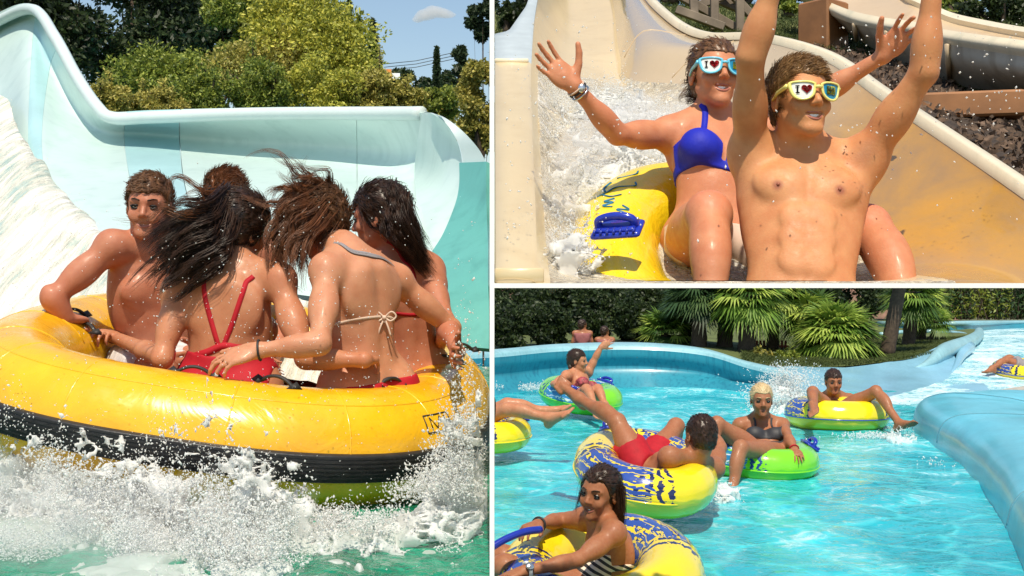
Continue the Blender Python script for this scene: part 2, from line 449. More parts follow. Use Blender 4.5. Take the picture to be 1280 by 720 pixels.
        at = body.data.attributes.new('tint', 'FLOAT_COLOR', 'POINT'); at.data.foreach_set('color', A.ravel())
        return root
    def hand(s, g, q):
        c = s.sc; J = s.J; w_ = J['wr' + q]; fx = nrm(J['ha' + q] - w_)
        pn = s.opt.get('palm' + q)                      # direction the palm faces
        if pn is None: pn = -s.UF[1]
        pn = nrm(np.asarray(pn) - fx * np.dot(pn, fx)); lat = np.cross(fx, pn)   # across the palm
        sgn = 1 if q == 'R' else -1
        th = lat * -sgn if s.opt.get('flip' + q) else lat * sgn   # towards the thumb
        spread, curl = s.opt.get('spread' + q, .12), s.opt.get('curl' + q, .25); c = c * .97
        pc = w_ + fx * .05 * c
        g.ell(pc, np.array([.04, .05, .0155]) * c, np.stack([th, fx, np.cross(th, fx)]), .015 * c)
        g.cap(w_, w_ + fx * .04 * c, .024 * c, .018 * c, .015 * c)
        for j, (off, ln, r) in enumerate(((.029, .072, .0085), (.010, .08, .0088), (-.010, .074, .0085), (-.028, .058, .0075))):
            r = r * s.opt.get('fing', .92)
            p = w_ + (fx * (.088 - .008 * abs(j - 1)) + th * off) * c; a = spread * (1.5 - j) / 1.5
            d = nrm(fx * cos(a) + th * sin(a)); ang = 0; g.cap(w_ + fx * .03 * c + th * off * .7 * c, p, .012 * c, r * 1.1 * c, .008 * c)
            for seg, fr in enumerate((.45, .3, .25)):
                ang += curl * (1 + .15 * j) * (.8 if seg == 0 else 1.1)
                dd = nrm(d * cos(ang) + pn * sin(ang)); p2 = p + dd * ln * fr * c
                g.cap(p, p2, r * (1 - .06 * seg) * c, r * (.94 - .08 * seg) * c, .003 * c); p = p2
        b = w_ + (fx * .018 + th * .022) * c; ta = s.opt.get('thumb' + q, .75)
        d1 = nrm(fx * cos(ta) + th * sin(ta) + pn * .25); p1 = b + d1 * .042 * c; p2 = p1 + nrm(d1 + fx * .35) * .033 * c; p3 = p2 + nrm(d1 + fx * .7) * .026 * c
        g.cap(b, p1, .017 * c, .012 * c, .012 * c); g.cap(p1, p2, .0115 * c, .0105 * c, .003 * c); g.cap(p2, p3, .0105 * c, .0085 * c, .003 * c)
    def head(s, g):
        c = s.sc * s.hs; o = s.hd; fem = s.fem; H = s.HF; sm = s.opt.get('smile', 0)
        E = lambda p, r, k=.012, sub=False: g.ell(o(*p), np.array(r) * c, H, k * c, sub)
        Cp = lambda a, b, ra, rb, k=.01, sub=False: g.cap(o(*a), o(*b), ra * c, rb * c, k * c, sub)
        E((0, -.012, .032), (.073, .092, .082), .01)
        E((0, .028, -.012), (.060, .060, .086), .03)
        E((0, .032, -.068), (.045, .044, .036), .025)
        for sg in (-1, 1):
            Cp((sg * .050, -.006, -.048), (sg * (.012 if fem else .017), .066, -.098), .013, .012 if fem else .015, .02)
            E((sg * .038, .062, -.028), (.022, .018, .018), .018)
            Cp((sg * .010, .083, .022), (sg * .048, .066, .022), .009, .007, .014)
            E((sg * .031, .1, .001), (.0175, .0155, .011), .013, True)
            E((sg * .077, -.008, -.008), (.008, .019, .032), .008); E((sg * .084, -.004, -.004), (.006, .011, .019), .004, True)
        Cp((0, .066, -.1), (0, .06, -.098), .018, .018, .02)
        Cp((0, .082, .012), (0, .104, -.026), .008, .0115, .01)
        for sg in (-1, 1): E((sg * .0115, .094, -.031), (.0085, .011, .0075), .006); E((sg * .006, .1, -.040), (.0035, .006, .004), .003, True)
        wd = .0245 + .0125 * sm; s.mw = wd; s.sm = sm
        E((0, .066, -.058), (.030, .017, .022), .02)
        if sm:
            for i in range(6):
                x0, x1 = -1 + i / 3, -1 + (i + 1) / 3; q = [np.array([x * wd * .9, .088 - .015 * x * x, s.lipz(x, -.25)]) for x in (x0, x1)]
                Cp(q[0], q[1], .003 + .0062 * sm * (1 - x0 * x0), .003 + .0062 * sm * (1 - x1 * x1), .002, True)
        if sm:
            for sg in (-1, 1): E((sg * .038, .068, -.040), (.016, .012, .014), .018)
    def lipz(s, x, side):
        """height of the lip line: side +1 upper, -1 lower"""
        sm = s.sm; up = .0042 + .0022 * sm; lo = -.0042 - .0095 * sm; k = max(0.0, 1 - x * x)
        return -.0605 + .011 * sm * x * x + (up if side > 0 else lo * abs(side)) * k
    # ---- details as children
    def teeth(s):
        n = 11; c = s.sc * s.hs; w_ = s.mw
        m = MB(); G = []
        for f in (-.1, .3, .7, 1.1): G.append([s.hd(x * w_, .0795 - .0155 * x * x, s.lipz(x, 1) * (1 - f) + s.lipz(x, -1) * f * (1 if s.sm < .8 else .82) + s.lipz(x, 1) * f * (0 if s.sm < .8 else .18)) for x in np.linspace(-1, 1, n)])
        m.grid(G); m.build('teeth', M['teeth'], s.root)
    def lips(s, mat=None):
        c = s.sc * s.hs; 
        for side, r in ((1, .0034), (-1, .0042)):
            m = MB(); xs = np.linspace(-1, 1, 13); pts = [s.hd(x * s.mw, .0835 - .0165 * x * x, s.lipz(x, side) + (.0012 * np.cos(x * 9) if side > 0 else 0)) for x in xs]
            m.tube(pts, r * c * (1.05 - .75 * xs ** 2) + .0006 * c, 7, flat=.9); m.build('lip', mat or M['lip'], s.root)
    def eyes(s, col='eye_dark', closed=False):
        for sg in (-1, 1):
            m = MB(); m.ball(s.hd(sg * .031, .0712, .001), .0128 * s.sc * s.hs, 14, 10); e = m.build('eye', M['eyewhite'], s.root)
            m = MB(); f = s.HF[1]; 
            a = s.hd(sg * .031, .0828, .001); m.ball(a, np.array([.0046, .002, .0046]) * s.sc, 12, 8, R=s.HF.T); m.build('iris', M[col], e)
            m = MB(); pts = [s.hd(sg * .031 + t * .017, .0842 - .008 * t * t, .0062 - .004 * t * t) for t in np.linspace(-1, 1, 6)]
            m.tube(pts, .0036 * s.sc, 6); m.build('eyelid', s.mat, s.root)
            m = MB(); m.tube([s.hd(sg * .031 + t * .016, .083 - .008 * t * t, -.0052 + .003 * t * t) for t in np.linspace(-1, 1, 6)], .003 * s.sc, 6); m.build('eyelid', s.mat, s.root)
    def brows(s, mat):
        for sg in (-1, 1):
            m = MB(); pts = [s.hd(sg * (.014 + .034 * t), .0925 - .016 * t * t, .0245 + .006 * sin(t * 2.4)) for t in np.linspace(0, 1, 6)]
            m.tube(pts, np.array([.003, .0036, .0036, .0032, .0026, .0015]) * s.sc, 6, flat=.7); m.build('eyebrow', mat, s.root)
    def cap_hair(s, mat, grow=.009, front=.045, back=-.06, bumps=.006, name='hair', n=900, ln=.03, spike=None, seed=1, mm=.0035, side=-.02, lift=.35):
        """short hair: a lumpy cap on the skull plus many short strands"""
        c = s.sc * s.hs; R = np.random.default_rng(seed)
        lo = s.J['head'] - .15 * c; hi = s.J['head'] + .15 * c
        g = Sdf(lo, hi, mm * c)
        g.ell(s.hd(0, -.014, .036), np.array([.073 + grow, .092 + grow, .082 + grow * 1.2]) * c, s.HF, 0.001)
        g.ell(s.hd(0, -.045, -.02), np.array([.062 + grow, .058 + grow, .06]) * c, s.HF, .03 * c)
        A = np.stack(np.broadcast_arrays(g.ax[0][:, None, None], g.ax[1][None, :, None], g.ax[2][None, None, :]), -1)
        L = ((A - s.J['head']) / c) @ s.HF.T        # local coordinates
        yy, zz, xx = L[..., 1], L[..., 2], L[..., 0]
        g.f += (bumps * c * vnoise(L * [60, 45, 38])).astype(np.float32) + (bumps * .5 * c * vnoise(L * [140, 60, 60])).astype(np.float32)
        # hairline: keep above a surface that is high at the forehead, low at the back
        line = np.where(yy > .0, side + (front - side) * np.clip(yy / .055, 0, 1) ** 1.2, side + (back - side) * np.clip(-yy / .04, 0, 1))
        line = line + .012 * np.abs(xx / .07) * (yy > .03) + .004 * vnoise(L * 90)
        g.f = np.maximum(g.f, ((line - zz) * c * .8).astype(np.float32))
        V, Q = nets(g.f, g.lo, g.h); hair = mesh_np(name, V, Q, mat, s.root)
        if n:
            ids = R.integers(0, len(V), n); m = MB(); Vs = V[ids]; Ls = ((Vs - s.J['head']) / c) @ s.HF.T
            st = []
            for p, l in zip(Vs, Ls):
                out = nrm(l - [0, -.015, .02]); sp = np.array(spike if spike is not None else (0, -.5, .1), float); sp = nrm(sp - out * np.dot(sp, out)); d = nrm(out * lift + sp + R.normal(0, .16, 3))
                dw = d @ s.HF; cur = (out @ s.HF); L_ = ln * c * R.uniform(.5, 1.2)
                st.append([p - cur * .004 * c, p + cur * L_ * .12 * lift + dw * L_ * .35, p + dw * L_ * .75, p + dw * L_ - cur * L_ * .12])
            strands(st, .0018 * c, mat, s.root, 'hair_tuft')
        return hair
def strands(paths, r, mat, parent, name='hair_strands', sub=1):
    """many thin tapering tubes (three-sided) in one mesh"""
    m = MB(); Vs = []; Qs = []; n = 0
    rl = r if hasattr(r, '__len__') else [r] * len(paths)
    for pth, r in zip(paths, rl):
        p = np.asarray(pth, float); k = len(p)
        t = np.gradient(p, axis=0); t /= np.linalg.norm(t, axis=1)[:, None] + 1e-9
        u = np.cross(t, [0.31, .22, .92]); u /= np.linalg.norm(u, axis=1)[:, None] + 1e-9; v = np.cross(t, u)
        rad = r * np.linspace(1, .12, k)[:, None]
        ring = np.stack([p + u * rad, p + (-.5 * u + .87 * v) * rad, p + (-.5 * u - .87 * v) * rad], 1)
        I = np.arange(k * 3).reshape(k, 3)
        Qs.append(np.concatenate([np.stack([I[:-1, a], I[:-1, (a + 1) % 3], I[1:, (a + 1) % 3], I[1:, a]], 1) for a in range(3)]) + n)
        Vs.append(ring.reshape(-1, 3)); n += k * 3
    return mesh_np(name, np.concatenate(Vs), np.concatenate(Qs), mat, parent)
def flow_hair(s, roots, ctrl, n, mat, r=.0014, spread=.02, wav=.012, seed=3, parent=None, name='long_hair', endspread=.05):
    """wet locks: bundles of thin strands that leave the head and follow control curves, drawing together at the tips"""
    R = np.random.default_rng(seed); paths = []; rr = []; nl = max(4, n // 14)
    for k in range(nl):
        i = R.integers(0, len(ctrl)); C_ = np.array(ctrl[i], float); j = R.integers(0, len(ctrl)); t = R.random() * .6
        if len(ctrl[j]) == len(C_): C_ = C_ * (1 - t) + np.array(ctrl[j]) * t
        m = len(C_); off = R.normal(0, 1, 3); G = np.linspace(0, 1, m)[:, None]
        C_ = C_ + off * (spread + (endspread - spread) * G) * s.sc; lenf = R.uniform(.55, 1.08)
        C_ = C_[0] + (C_ - C_[0]) * lenf; p = cr(C_, 4); q = np.linspace(0, 1, len(p))[:, None]
        p = p + wav * s.sc * q * np.sin(q * R.uniform(4, 8) + R.uniform(0, 6, 3))
        for _ in range(R.integers(18, 34)):
            w_ = R.normal(0, .0065, 3) * s.sc; pp = p + w_ * (1.2 - .75 * q) + .004 * s.sc * q * np.sin(q * R.uniform(6, 14) + R.uniform(0, 6, 3))
            paths.append(pp[: max(5, int(len(pp) * R.uniform(.7, 1)))]); rr.append(r * s.sc * R.uniform(.6, 1.3))
    return strands(paths, rr, mat, parent or s.root, name)
def cloth(s, name, region, mat, off=.004, k=0.0, prims=None):
    """garment: the body surface pushed out by off, kept only inside region(X,Y,Z)<0"""
    g = s.g; f = g.f - off * s.sc
    A = (g.ax[0][:, None, None], g.ax[1][None, :, None], g.ax[2][None, None, :])
    rg = region(*A).astype(np.float32)
    if prims is not None: f = np.minimum(f, prims)
    f = np.maximum(f, rg)
    w_ = np.argwhere(f < 0)
    if not len(w_): return None
    a = np.maximum(w_.min(0) - 2, 0); b = w_.max(0) + 3
    V, Q = nets(f[a[0]:b[0], a[1]:b[1], a[2]:b[2]], g.lo + a * g.h, g.h)
    return mesh_np(name, V, Q, mat, s.root)
def loc_coords(fr, base, c):
    """returns function giving local coordinates of a frame"""
    def fn(X, Y, Z):
        x, y, z = X - base[0], Y - base[1], Z - base[2]
        return [(fr[i][0] * x + fr[i][1] * y + fr[i][2] * z) / c for i in range(3)]
    return fn
def seg_region(a, b, r):
    a = np.asarray(a); b = np.asarray(b); ab = b - a; L = ab @ ab
    def fn(X, Y, Z):
        t = np.clip(((X - a[0]) * ab[0] + (Y - a[1]) * ab[1] + (Z - a[2]) * ab[2]) / L, 0, 1)
        return np.sqrt((X - a[0] - t * ab[0]) ** 2 + (Y - a[1] - t * ab[1]) ** 2 + (Z - a[2] - t * ab[2]) ** 2) - r
    return fn
def strap(s, pts, r, mat, name='strap', parent=None, flat=.16, off=.001, n=6):
    p = s.g.stick(cr(np.array(pts), n), off * s.sc); p[1:-1] = (p[:-2] + p[1:-1] * 2 + p[2:]) / 4
    m = MB()
    # flat ribbon lying on the skin
    g = s.g.grad(p); t = np.gradient(p, axis=0); u = np.cross(t, g); u /= np.linalg.norm(u, axis=1)[:, None] + 1e-9
    hgt = r * flat
    G = np.stack([p - u * r - g * hgt, p - u * r + g * hgt, p + u * r + g * hgt, p + u * r - g * hgt], 1)
    m.grid(G, closev=True); return m.build(name, mat, parent or s.root)
def shorts(s, mat, length=.75, r=.1, off=.008, name='swim_shorts', top=.09):
    """swimming shorts: pelvis plus loose legs"""
    g = s.g; c = s.sc; q = Sdf(g.lo, g.lo + (g.n - 1) * g.h, g.h); q.n = g.n; q.ax = g.ax; q.f = np.full(g.n, 1.0, np.float32)
    pel = s.J['pel']; q.ell(pel, np.array([.158, .118, .12]) * c, s.LF, .001)
    for k in 'LR':
        a, b = s.J['hip' + k], s.J['kn' + k]; e = a + (b - a) * length
        q.cap(a, e, r * c, (r - .004) * c, .03 * c)
    L = loc_coords(s.LF, pel, c)
    n = min(q.f.shape[0], g.f.shape[0])
    f = np.minimum(q.f, g.f - off * c)
    regs = None
    A = (g.ax[0][:, None, None], g.ax[1][None, :, None], g.ax[2][None, None, :])
    l = L(*A); body = (l[2] - top) * c                       # below the waist
    f = np.maximum(f, body)
    keep = None
    for k in 'LR':
        a, b = s.J['hip' + k], s.J['kn' + k]; ax = nrm(b - a); ln = np.linalg.norm(b - a) * length
        t = (A[0] - a[0]) * ax[0] + (A[1] - a[1]) * ax[1] + (A[2] - a[2]) * ax[2] - ln
        near = seg_region(a, b, .13 * c)(*A)
        kk = np.maximum(t, near); keep = kk if keep is None else np.minimum(keep, kk)
    pe = np.sqrt((A[0] - pel[0]) ** 2 + (A[1] - pel[1]) ** 2 + (A[2] - pel[2]) ** 2) - .19 * c
    f = np.maximum(f, np.minimum(keep, pe)).astype(np.float32)
    V, Q = nets(f, g.lo, g.h)
    return mesh_np(name, V, Q, mat, s.root)
# ---------------------------------------------------------------- shared materials
M = {}
M['teeth'] = simple('teeth', (.95, .93, .87), .25, var=.02)
M['lip'] = simple('lip', (.40, .14, .10), .35, var=.1); M['lip_dark'] = simple('lip_dark', (.26, .09, .065), .35, var=.1)
M['eyewhite'] = simple('eyewhite', (.78, .76, .72), .15, var=.02)
M['eye_dark'] = simple('eye_dark', (.04, .025, .015), .1)
M['white_paint'] = simple('white_paint', (.9, .9, .9), .6, var=.02)
M['white_plastic'] = simple('white_plastic', (.8, .8, .78), .3, var=.03)
M['black_rubber'] = simple('black_rubber', (.018, .018, .02), .45, var=.3, scale=30, bmp=.4, bscale=60)
M['black_strap'] = simple('black_strap', (.02, .02, .022), .6)
M['red_cloth'] = simple('red_cloth', (.40, .012, .022), .7, bmp=.8, bscale=14, spec=.25)
M['blue_cloth'] = simple('blue_cloth', (.014, .022, .40), .6, bmp=.7, bscale=26, spec=.25)
M['beige_cord'] = simple('beige_cord', (.62, .46, .36), .7)
M['grey_cloth'] = simple('grey_cloth', (.25, .23, .24), .7)
M['dark_cloth'] = simple('dark_cloth', (.03, .03, .035), .6)
M['blue_plastic'] = simple('blue_plastic', (.012, .03, .36), .22, coat=.4, var=.1)
M['metal'] = simple('metal', (.6, .6, .6), .25, metal=.9)
M['yellow_frame'] = simple('yellow_frame', (.86, .78, .22), .25, coat=.5, var=.03)
M['cyan_frame'] = simple('cyan_frame', (.16, .6, .82), .25, coat=.5, var=.03)
M['pink_cloth'] = simple('pink_cloth', (.28, .09, .09), .7)
M['soil'] = simple('soil', (.26, .17, .10), .95, var=.3, scale=5, bmp=.6, bscale=20)
M['concrete'] = simple('concrete', (.36, .34, .30), .85, var=.15, scale=4, bmp=.3, bscale=30)
M['bark'] = simple('bark', (.07, .05, .035), .95, var=.35, scale=9, bmp=.8, bscale=18)
M['timber'] = simple('timber', (.20, .16, .12), .85, var=.3, scale=8, bmp=.4, bscale=25)
M['brown_paint'] = simple('brown_paint', (.27, .12, .045), .6, var=.25, scale=6, bmp=.2, bscale=30)
M['stone'] = simple('stone', (.35, .29, .21), .9, var=.3, scale=6, bmp=.6)
M['orange'] = simple('orange', (.75, .25, .05), .6)
M['wire'] = simple('wire', (.05, .05, .05), .6)
def hairmat(name, c1, c2):
    m, nt, b = newmat(name); n = noise(nt, 60, 4, coord(nt, 'Object', (1, 1, .3)))
    nt.links.new(ramp(nt, n, [(.3, c1), (.72, c2)]), b.inputs['Base Color']); b.inputs['Roughness'].default_value = .38
    b.inputs['Specular IOR Level'].default_value = .35
    return m
M['hair_dark'] = hairmat('hair_dark', (.012, .007, .005), (.055, .025, .014))
M['hair_brown'] = hairmat('hair_brown', (.05, .022, .010), (.19, .09, .04))
M['hair_auburn'] = hairmat('hair_auburn', (.06, .022, .010), (.24, .09, .035))
M['hair_fair'] = hairmat('hair_fair', (.13, .065, .03), (.42, .25, .11))
M['hair_blonde'] = hairmat('hair_blonde', (.40, .28, .13), (.75, .58, .34))
SK = {'tan': skin('skin_tan', (.47, .215, .115)), 'tan2': skin('skin_tan_light', (.53, .26, .15)), 'red': skin('skin_warm', (.46, .195, .115)),
      'brown': skin('skin_brown', (.34, .145, .07)), 'pale': skin('skin_pale', (.54, .30, .19)), 'top': skin('skin_top', (.58, .275, .12), .0), 'topw': skin('skin_topw', (.54, .235, .12))}
def leafmat(name, c1, c2, c3):
    m, nt, b = newmat(name)
    att = nt.nodes.new('ShaderNodeAttribute'); att.attribute_name = 'rnd'
    n = noise(nt, .9, 3, coord(nt))
    f = math_(nt, 'ADD', math_(nt, 'MULTIPLY', att.outputs['Fac'], .6), math_(nt, 'MULTIPLY', n, .5))
    nt.links.new(ramp(nt, f, [(.25, c1), (.5, c2), (.8, c3)]), b.inputs['Base Color']); b.inputs['Roughness'].default_value = .55
    tr = nt.nodes.new('ShaderNodeBsdfTranslucent'); mx = nt.nodes.new('ShaderNodeMixShader'); mx.inputs[0].default_value = .25
    nt.links.new(ramp(nt, f, [(.25, [q * 1.5 for q in c1]), (.8, [min(1, q * 1.4) for q in c3])]), tr.inputs[0])
    out = nt.nodes['Material Output']
    nt.links.new(b.outputs[0], mx.inputs[1]); nt.links.new(tr.outputs[0], mx.inputs[2]); nt.links.new(mx.outputs[0], out.inputs[0])
    return m
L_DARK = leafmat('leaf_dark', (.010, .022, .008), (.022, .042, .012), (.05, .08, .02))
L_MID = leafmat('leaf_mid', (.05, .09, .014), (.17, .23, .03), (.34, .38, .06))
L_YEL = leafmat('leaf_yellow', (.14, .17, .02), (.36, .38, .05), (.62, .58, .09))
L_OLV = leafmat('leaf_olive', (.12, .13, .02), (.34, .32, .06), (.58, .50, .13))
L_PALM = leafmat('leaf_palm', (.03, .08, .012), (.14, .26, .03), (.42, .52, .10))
L_PALMD = leafmat('leaf_palm_dark', (.012, .035, .014), (.03, .075, .022), (.07, .13, .035))
L_CON = leafmat('leaf_conifer', (.015, .032, .014), (.03, .055, .02), (.05, .08, .03))
L_GRASS = leafmat('leaf_grass', (.07, .10, .02), (.15, .19, .035), (.26, .28, .07))
def poolmat(name, col, rough=.3, lines=None, var=.12, scale=1.2, streak=.25, dirt=(.5, .6, .6)):
    m, nt, b = newmat(name); c = coord(nt)
    n = noise(nt, scale, 5, c, dist=.3)
    base = ramp(nt, n, [(.3, [q * (1 - var) for q in col]), (.7, [min(1, q * (1 + var)) for q in col])])
    st = noise(nt, 1.0, 5, coord(nt, 'Object', (9, 9, .8)))
    base = mixc(nt, math_(nt, 'MULTIPLY', ramp(nt, st, [(.5, (0,) * 3), (.75, (1,) * 3)]), streak), base, [q * k for q, k in zip(col, dirt)])
    nt.links.new(base, b.inputs['Base Color']); b.inputs['Roughness'].default_value = rough; b.inputs['Coat Weight'].default_value = .25; b.inputs['Coat Roughness'].default_value = .15
    bump(nt, b, noise(nt, 14, 5, c), .15, .01)
    return m
def watermat(name, deep, light, foam_scale=3.0, foam=.62, wave=6.0, strength=.6, dist=.05, glint=.08, vstretch=None, soft=.1, whites=(.85, .93, .95)):
    """pool water: tinted body, wave relief, drifting foam"""
    m, nt, b = newmat(name); c = coord(nt, 'Object', vstretch) if vstretch else coord(nt)
    n1 = noise(nt, foam_scale * .35, 5, c, dist=1.2); n2 = noise(nt, foam_scale * 2.4, 6, c, dist=1.8, rough=.65)
    base = ramp(nt, n1, [(.32, deep), (.68, light)])
    # caustic light net painted into the surface colour
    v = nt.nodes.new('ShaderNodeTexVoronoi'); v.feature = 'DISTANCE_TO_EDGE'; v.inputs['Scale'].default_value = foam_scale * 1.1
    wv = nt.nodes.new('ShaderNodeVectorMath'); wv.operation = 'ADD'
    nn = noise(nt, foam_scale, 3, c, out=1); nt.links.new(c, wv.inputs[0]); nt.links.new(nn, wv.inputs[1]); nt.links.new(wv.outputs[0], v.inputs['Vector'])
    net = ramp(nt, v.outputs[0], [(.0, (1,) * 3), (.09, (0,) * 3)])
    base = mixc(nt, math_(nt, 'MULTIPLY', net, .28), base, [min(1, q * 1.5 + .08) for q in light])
    f = math_(nt, 'ADD', math_(nt, 'MULTIPLY', n1, .45), math_(nt, 'MULTIPLY', n2, .55))
    fm = ramp(nt, f, [(foam, (0,) * 3), (foam + soft, (1,) * 3)])
    nt.links.new(mixc(nt, fm, base, whites), b.inputs['Base Color'])
    nt.links.new(ramp(nt, fm, [(0, (glint,) * 3), (1, (.6,) * 3)]), b.inputs['Roughness'])
    b.inputs['IOR'].default_value = 1.33; b.inputs['Specular IOR Level'].default_value = .6
    h1 = noise(nt, wave, 5, c, dist=.8); h2 = noise(nt, wave * 3.3, 3, c, dist=.5)
    h = math_(nt, 'ADD', h1, math_(nt, 'MULTIPLY', h2, .35)); h = math_(nt, 'ADD', h, math_(nt, 'MULTIPLY', fm, .2))
    bump(nt, b, h, strength, dist)
    return m
def foammat(name, col=(.86, .9, .88), tr=.3):
    m, nt, b = newmat(name); n = noise(nt, 18, 5, coord(nt))
    nt.links.new(ramp(nt, n, [(.3, [q * .86 for q in col]), (.6, col)]), b.inputs['Base Color']); b.inputs['Roughness'].default_value = .35
    b.inputs['Subsurface Weight'].default_value = .0; b.inputs['Transmission Weight'].default_value = 0
    t = nt.nodes.new('ShaderNodeBsdfTranslucent'); t.inputs[0].default_value = (*col, 1); mx = nt.nodes.new('ShaderNodeMixShader'); mx.inputs[0].default_value = tr
    nt.links.new(b.outputs[0], mx.inputs[1]); nt.links.new(t.outputs[0], mx.inputs[2]); nt.links.new(mx.outputs[0], nt.nodes['Material Output'].inputs[0])
    return m
M['foam'] = foammat('foam', (.97, .98, .97), .55); M['foam_warm'] = foammat('foam_warm', (.88, .85, .76))
# ---------------------------------------------------------------- droplets, leaves, trees
def splash_mesh(name, lo, hi, h, env, freq, mat, seed=0.0, sheet_w=.5):
    """torn sheets and strings of thrown water: the thin set where noise fields cross zero, thinning out with env(points)"""
    g = Sdf(lo, hi, h); A = np.stack(np.broadcast_arrays(g.ax[0][:, None, None], g.ax[1][None, :, None], g.ax[2][None, None, :]), -1)
    W = env(A); keep = W > .004; f = np.ones(W.shape, np.float32)
    p = A[keep] * freq + seed; wv = .5 * np.stack([fbm(p * .7 + 5, 2), fbm(p * .7 + 31, 2), fbm(p * .7 + 57, 2)], -1); p = p + wv
    n1 = fbm(p, 4); n2 = fbm(p * 1.3 + 91, 3); w_ = W[keep]
    strings = np.sqrt(n1 ** 2 + n2 ** 2) - w_; sheets = np.abs(n1) + .25 * np.abs(fbm(p * 2.2 + 11, 2)) - w_ * sheet_w; blobs = .95 - w_ * 1.15 - n2 * .6
    f[keep] = np.minimum(np.minimum(strings, sheets), blobs); g.f = f
    V, Q = nets(g.f, g.lo, g.h); return tag(mesh_np(name, V, Q, mat), kind='stuff')
OCT = np.array([(1, 0, 0), (-1, 0, 0), (0, 1, 0), (0, -1, 0), (0, 0, 1), (0, 0, -1)], float)
OCTF = np.array([(0, 2, 4), (2, 1, 4), (1, 3, 4), (3, 0, 4), (2, 0, 5), (1, 2, 5), (3, 1, 5), (0, 3, 5)])
def drops(name, pts, rad, mat, stretch=None, parent=None, loc=None):
    pts = np.asarray(pts); n = len(pts); rad = np.broadcast_to(rad, n)
    V = OCT[None] * rad[:, None, None] * rng.uniform(.7, 1.3, (n, 6, 1))
    if stretch is not None:
        d = stretch / (np.linalg.norm(stretch, axis=1)[:, None] + 1e-9)
        V = V + (V @ d[..., None]) * d[:, None, :] * rng.uniform(.0, 1.6, (n, 1, 1))
    V = V + pts[:, None]; Fc = OCTF[None] + (np.arange(n) * 6)[:, None, None]
    return mesh_np(name, V.reshape(-1, 3), Fc.reshape(-1, 3), mat, parent, True)
def leafmesh(name, C_, sz, mat, parent=None, up=.35, asp=.45, outward=None):
    """C_: leaf centres; one bent leaf each"""
    n = len(C_); d = rng.normal(0, 1, (n, 3)); 
    if outward is not None: d = d * .7 + outward
    d[:, 2] -= .1; d /= np.linalg.norm(d, axis=1)[:, None]
    q = rng.normal(0, 1, (n, 3)); q[:, 2] *= up; s_ = np.cross(d, q); s_ /= np.linalg.norm(s_, axis=1)[:, None] + 1e-9
    L_ = (sz * rng.uniform(.6, 1.4, n))[:, None]
    V = np.stack([C_ - d * L_ * .5, C_ + s_ * L_ * asp * .5, C_ + d * L_ * .5, C_ - s_ * L_ * asp * .5], 1).reshape(-1, 3)
    o = mesh_np(name, V, np.arange(n * 4).reshape(n, 4), mat, parent, False)
    a = o.data.attributes.new('rnd', 'FLOAT', 'POINT'); a.data.foreach_set('value', np.repeat(rng.random(n).astype(np.float32), 4))
    return o
def clumps(c, r, nc, cr_=.35, seed=0):
    R = np.random.default_rng(seed); out = []
    while len(out) < nc:
        p = R.uniform(-1, 1, 3)
        if (p ** 2).sum() < 1 and (p ** 2).sum() > .12: out.append((np.asarray(c) + p * r * (1 - cr_ * .5), (np.min(r) * np.mean(r)) ** .5 * cr_ * R.uniform(.5, 1.3)))
    return out
def crown(name, cl, n, sz, mat, parent, seed=0, asp=.45):
    R = np.random.default_rng(seed); ws = np.array([r * r for _, r in cl]); k = R.choice(len(cl), n, p=ws / ws.sum())
    d = R.normal(0, 1, (n, 3)); d /= np.linalg.norm(d, axis=1)[:, None]
    rr = np.array([r for _, r in cl])[k]; cc = np.array([c for c, _ in cl])[k]
    f = 1 + .5 * fbm(d * 2.4 + k[:, None] * 3.1, 3)
    p = cc + d * (rr * f * (1.12 - .55 * R.random(n) ** 1.6))[:, None] * [1, 1, .85]
    return leafmesh(name, p, sz, mat, parent, outward=d * .9, asp=asp)
def tree(name, base, h, cc, rad, nc, n, sz, mat, label, group=None, trunk_r=.12, seed=0, cat='tree', limbs=5, cl=None, lean=(0, 0)):
    base = np.asarray(base, float); root = empty(name, base, label, cat, group)
    cl = cl or clumps(cc, np.asarray(rad), nc, .36, seed)
    R = np.random.default_rng(seed + 5); m = MB(); top = np.asarray(cc, float) + [0, 0, rad[2] * .3]
    pts = [base, base * .6 + top * .4 + R.normal(0, trunk_r, 3) * [1, 1, 0], top]
    m.tube(cr(pts, 4), np.linspace(trunk_r, trunk_r * .3, 9), 8)
    m.build('trunk', M['bark'], root)
    for k in range(limbs):
        tgt = cl[R.integers(0, len(cl))][0]; st = base * .45 + top * .55 + (top - base) * R.uniform(-.12, .15)
        m = MB(); m.tube(cr([st, (st + tgt) / 2 + R.normal(0, trunk_r, 3), tgt], 3), np.linspace(trunk_r * .45, trunk_r * .1, 7), 6); m.build('limb', M['bark'], root)
    crown('crown', cl, n, sz, mat, root, seed)
    return root
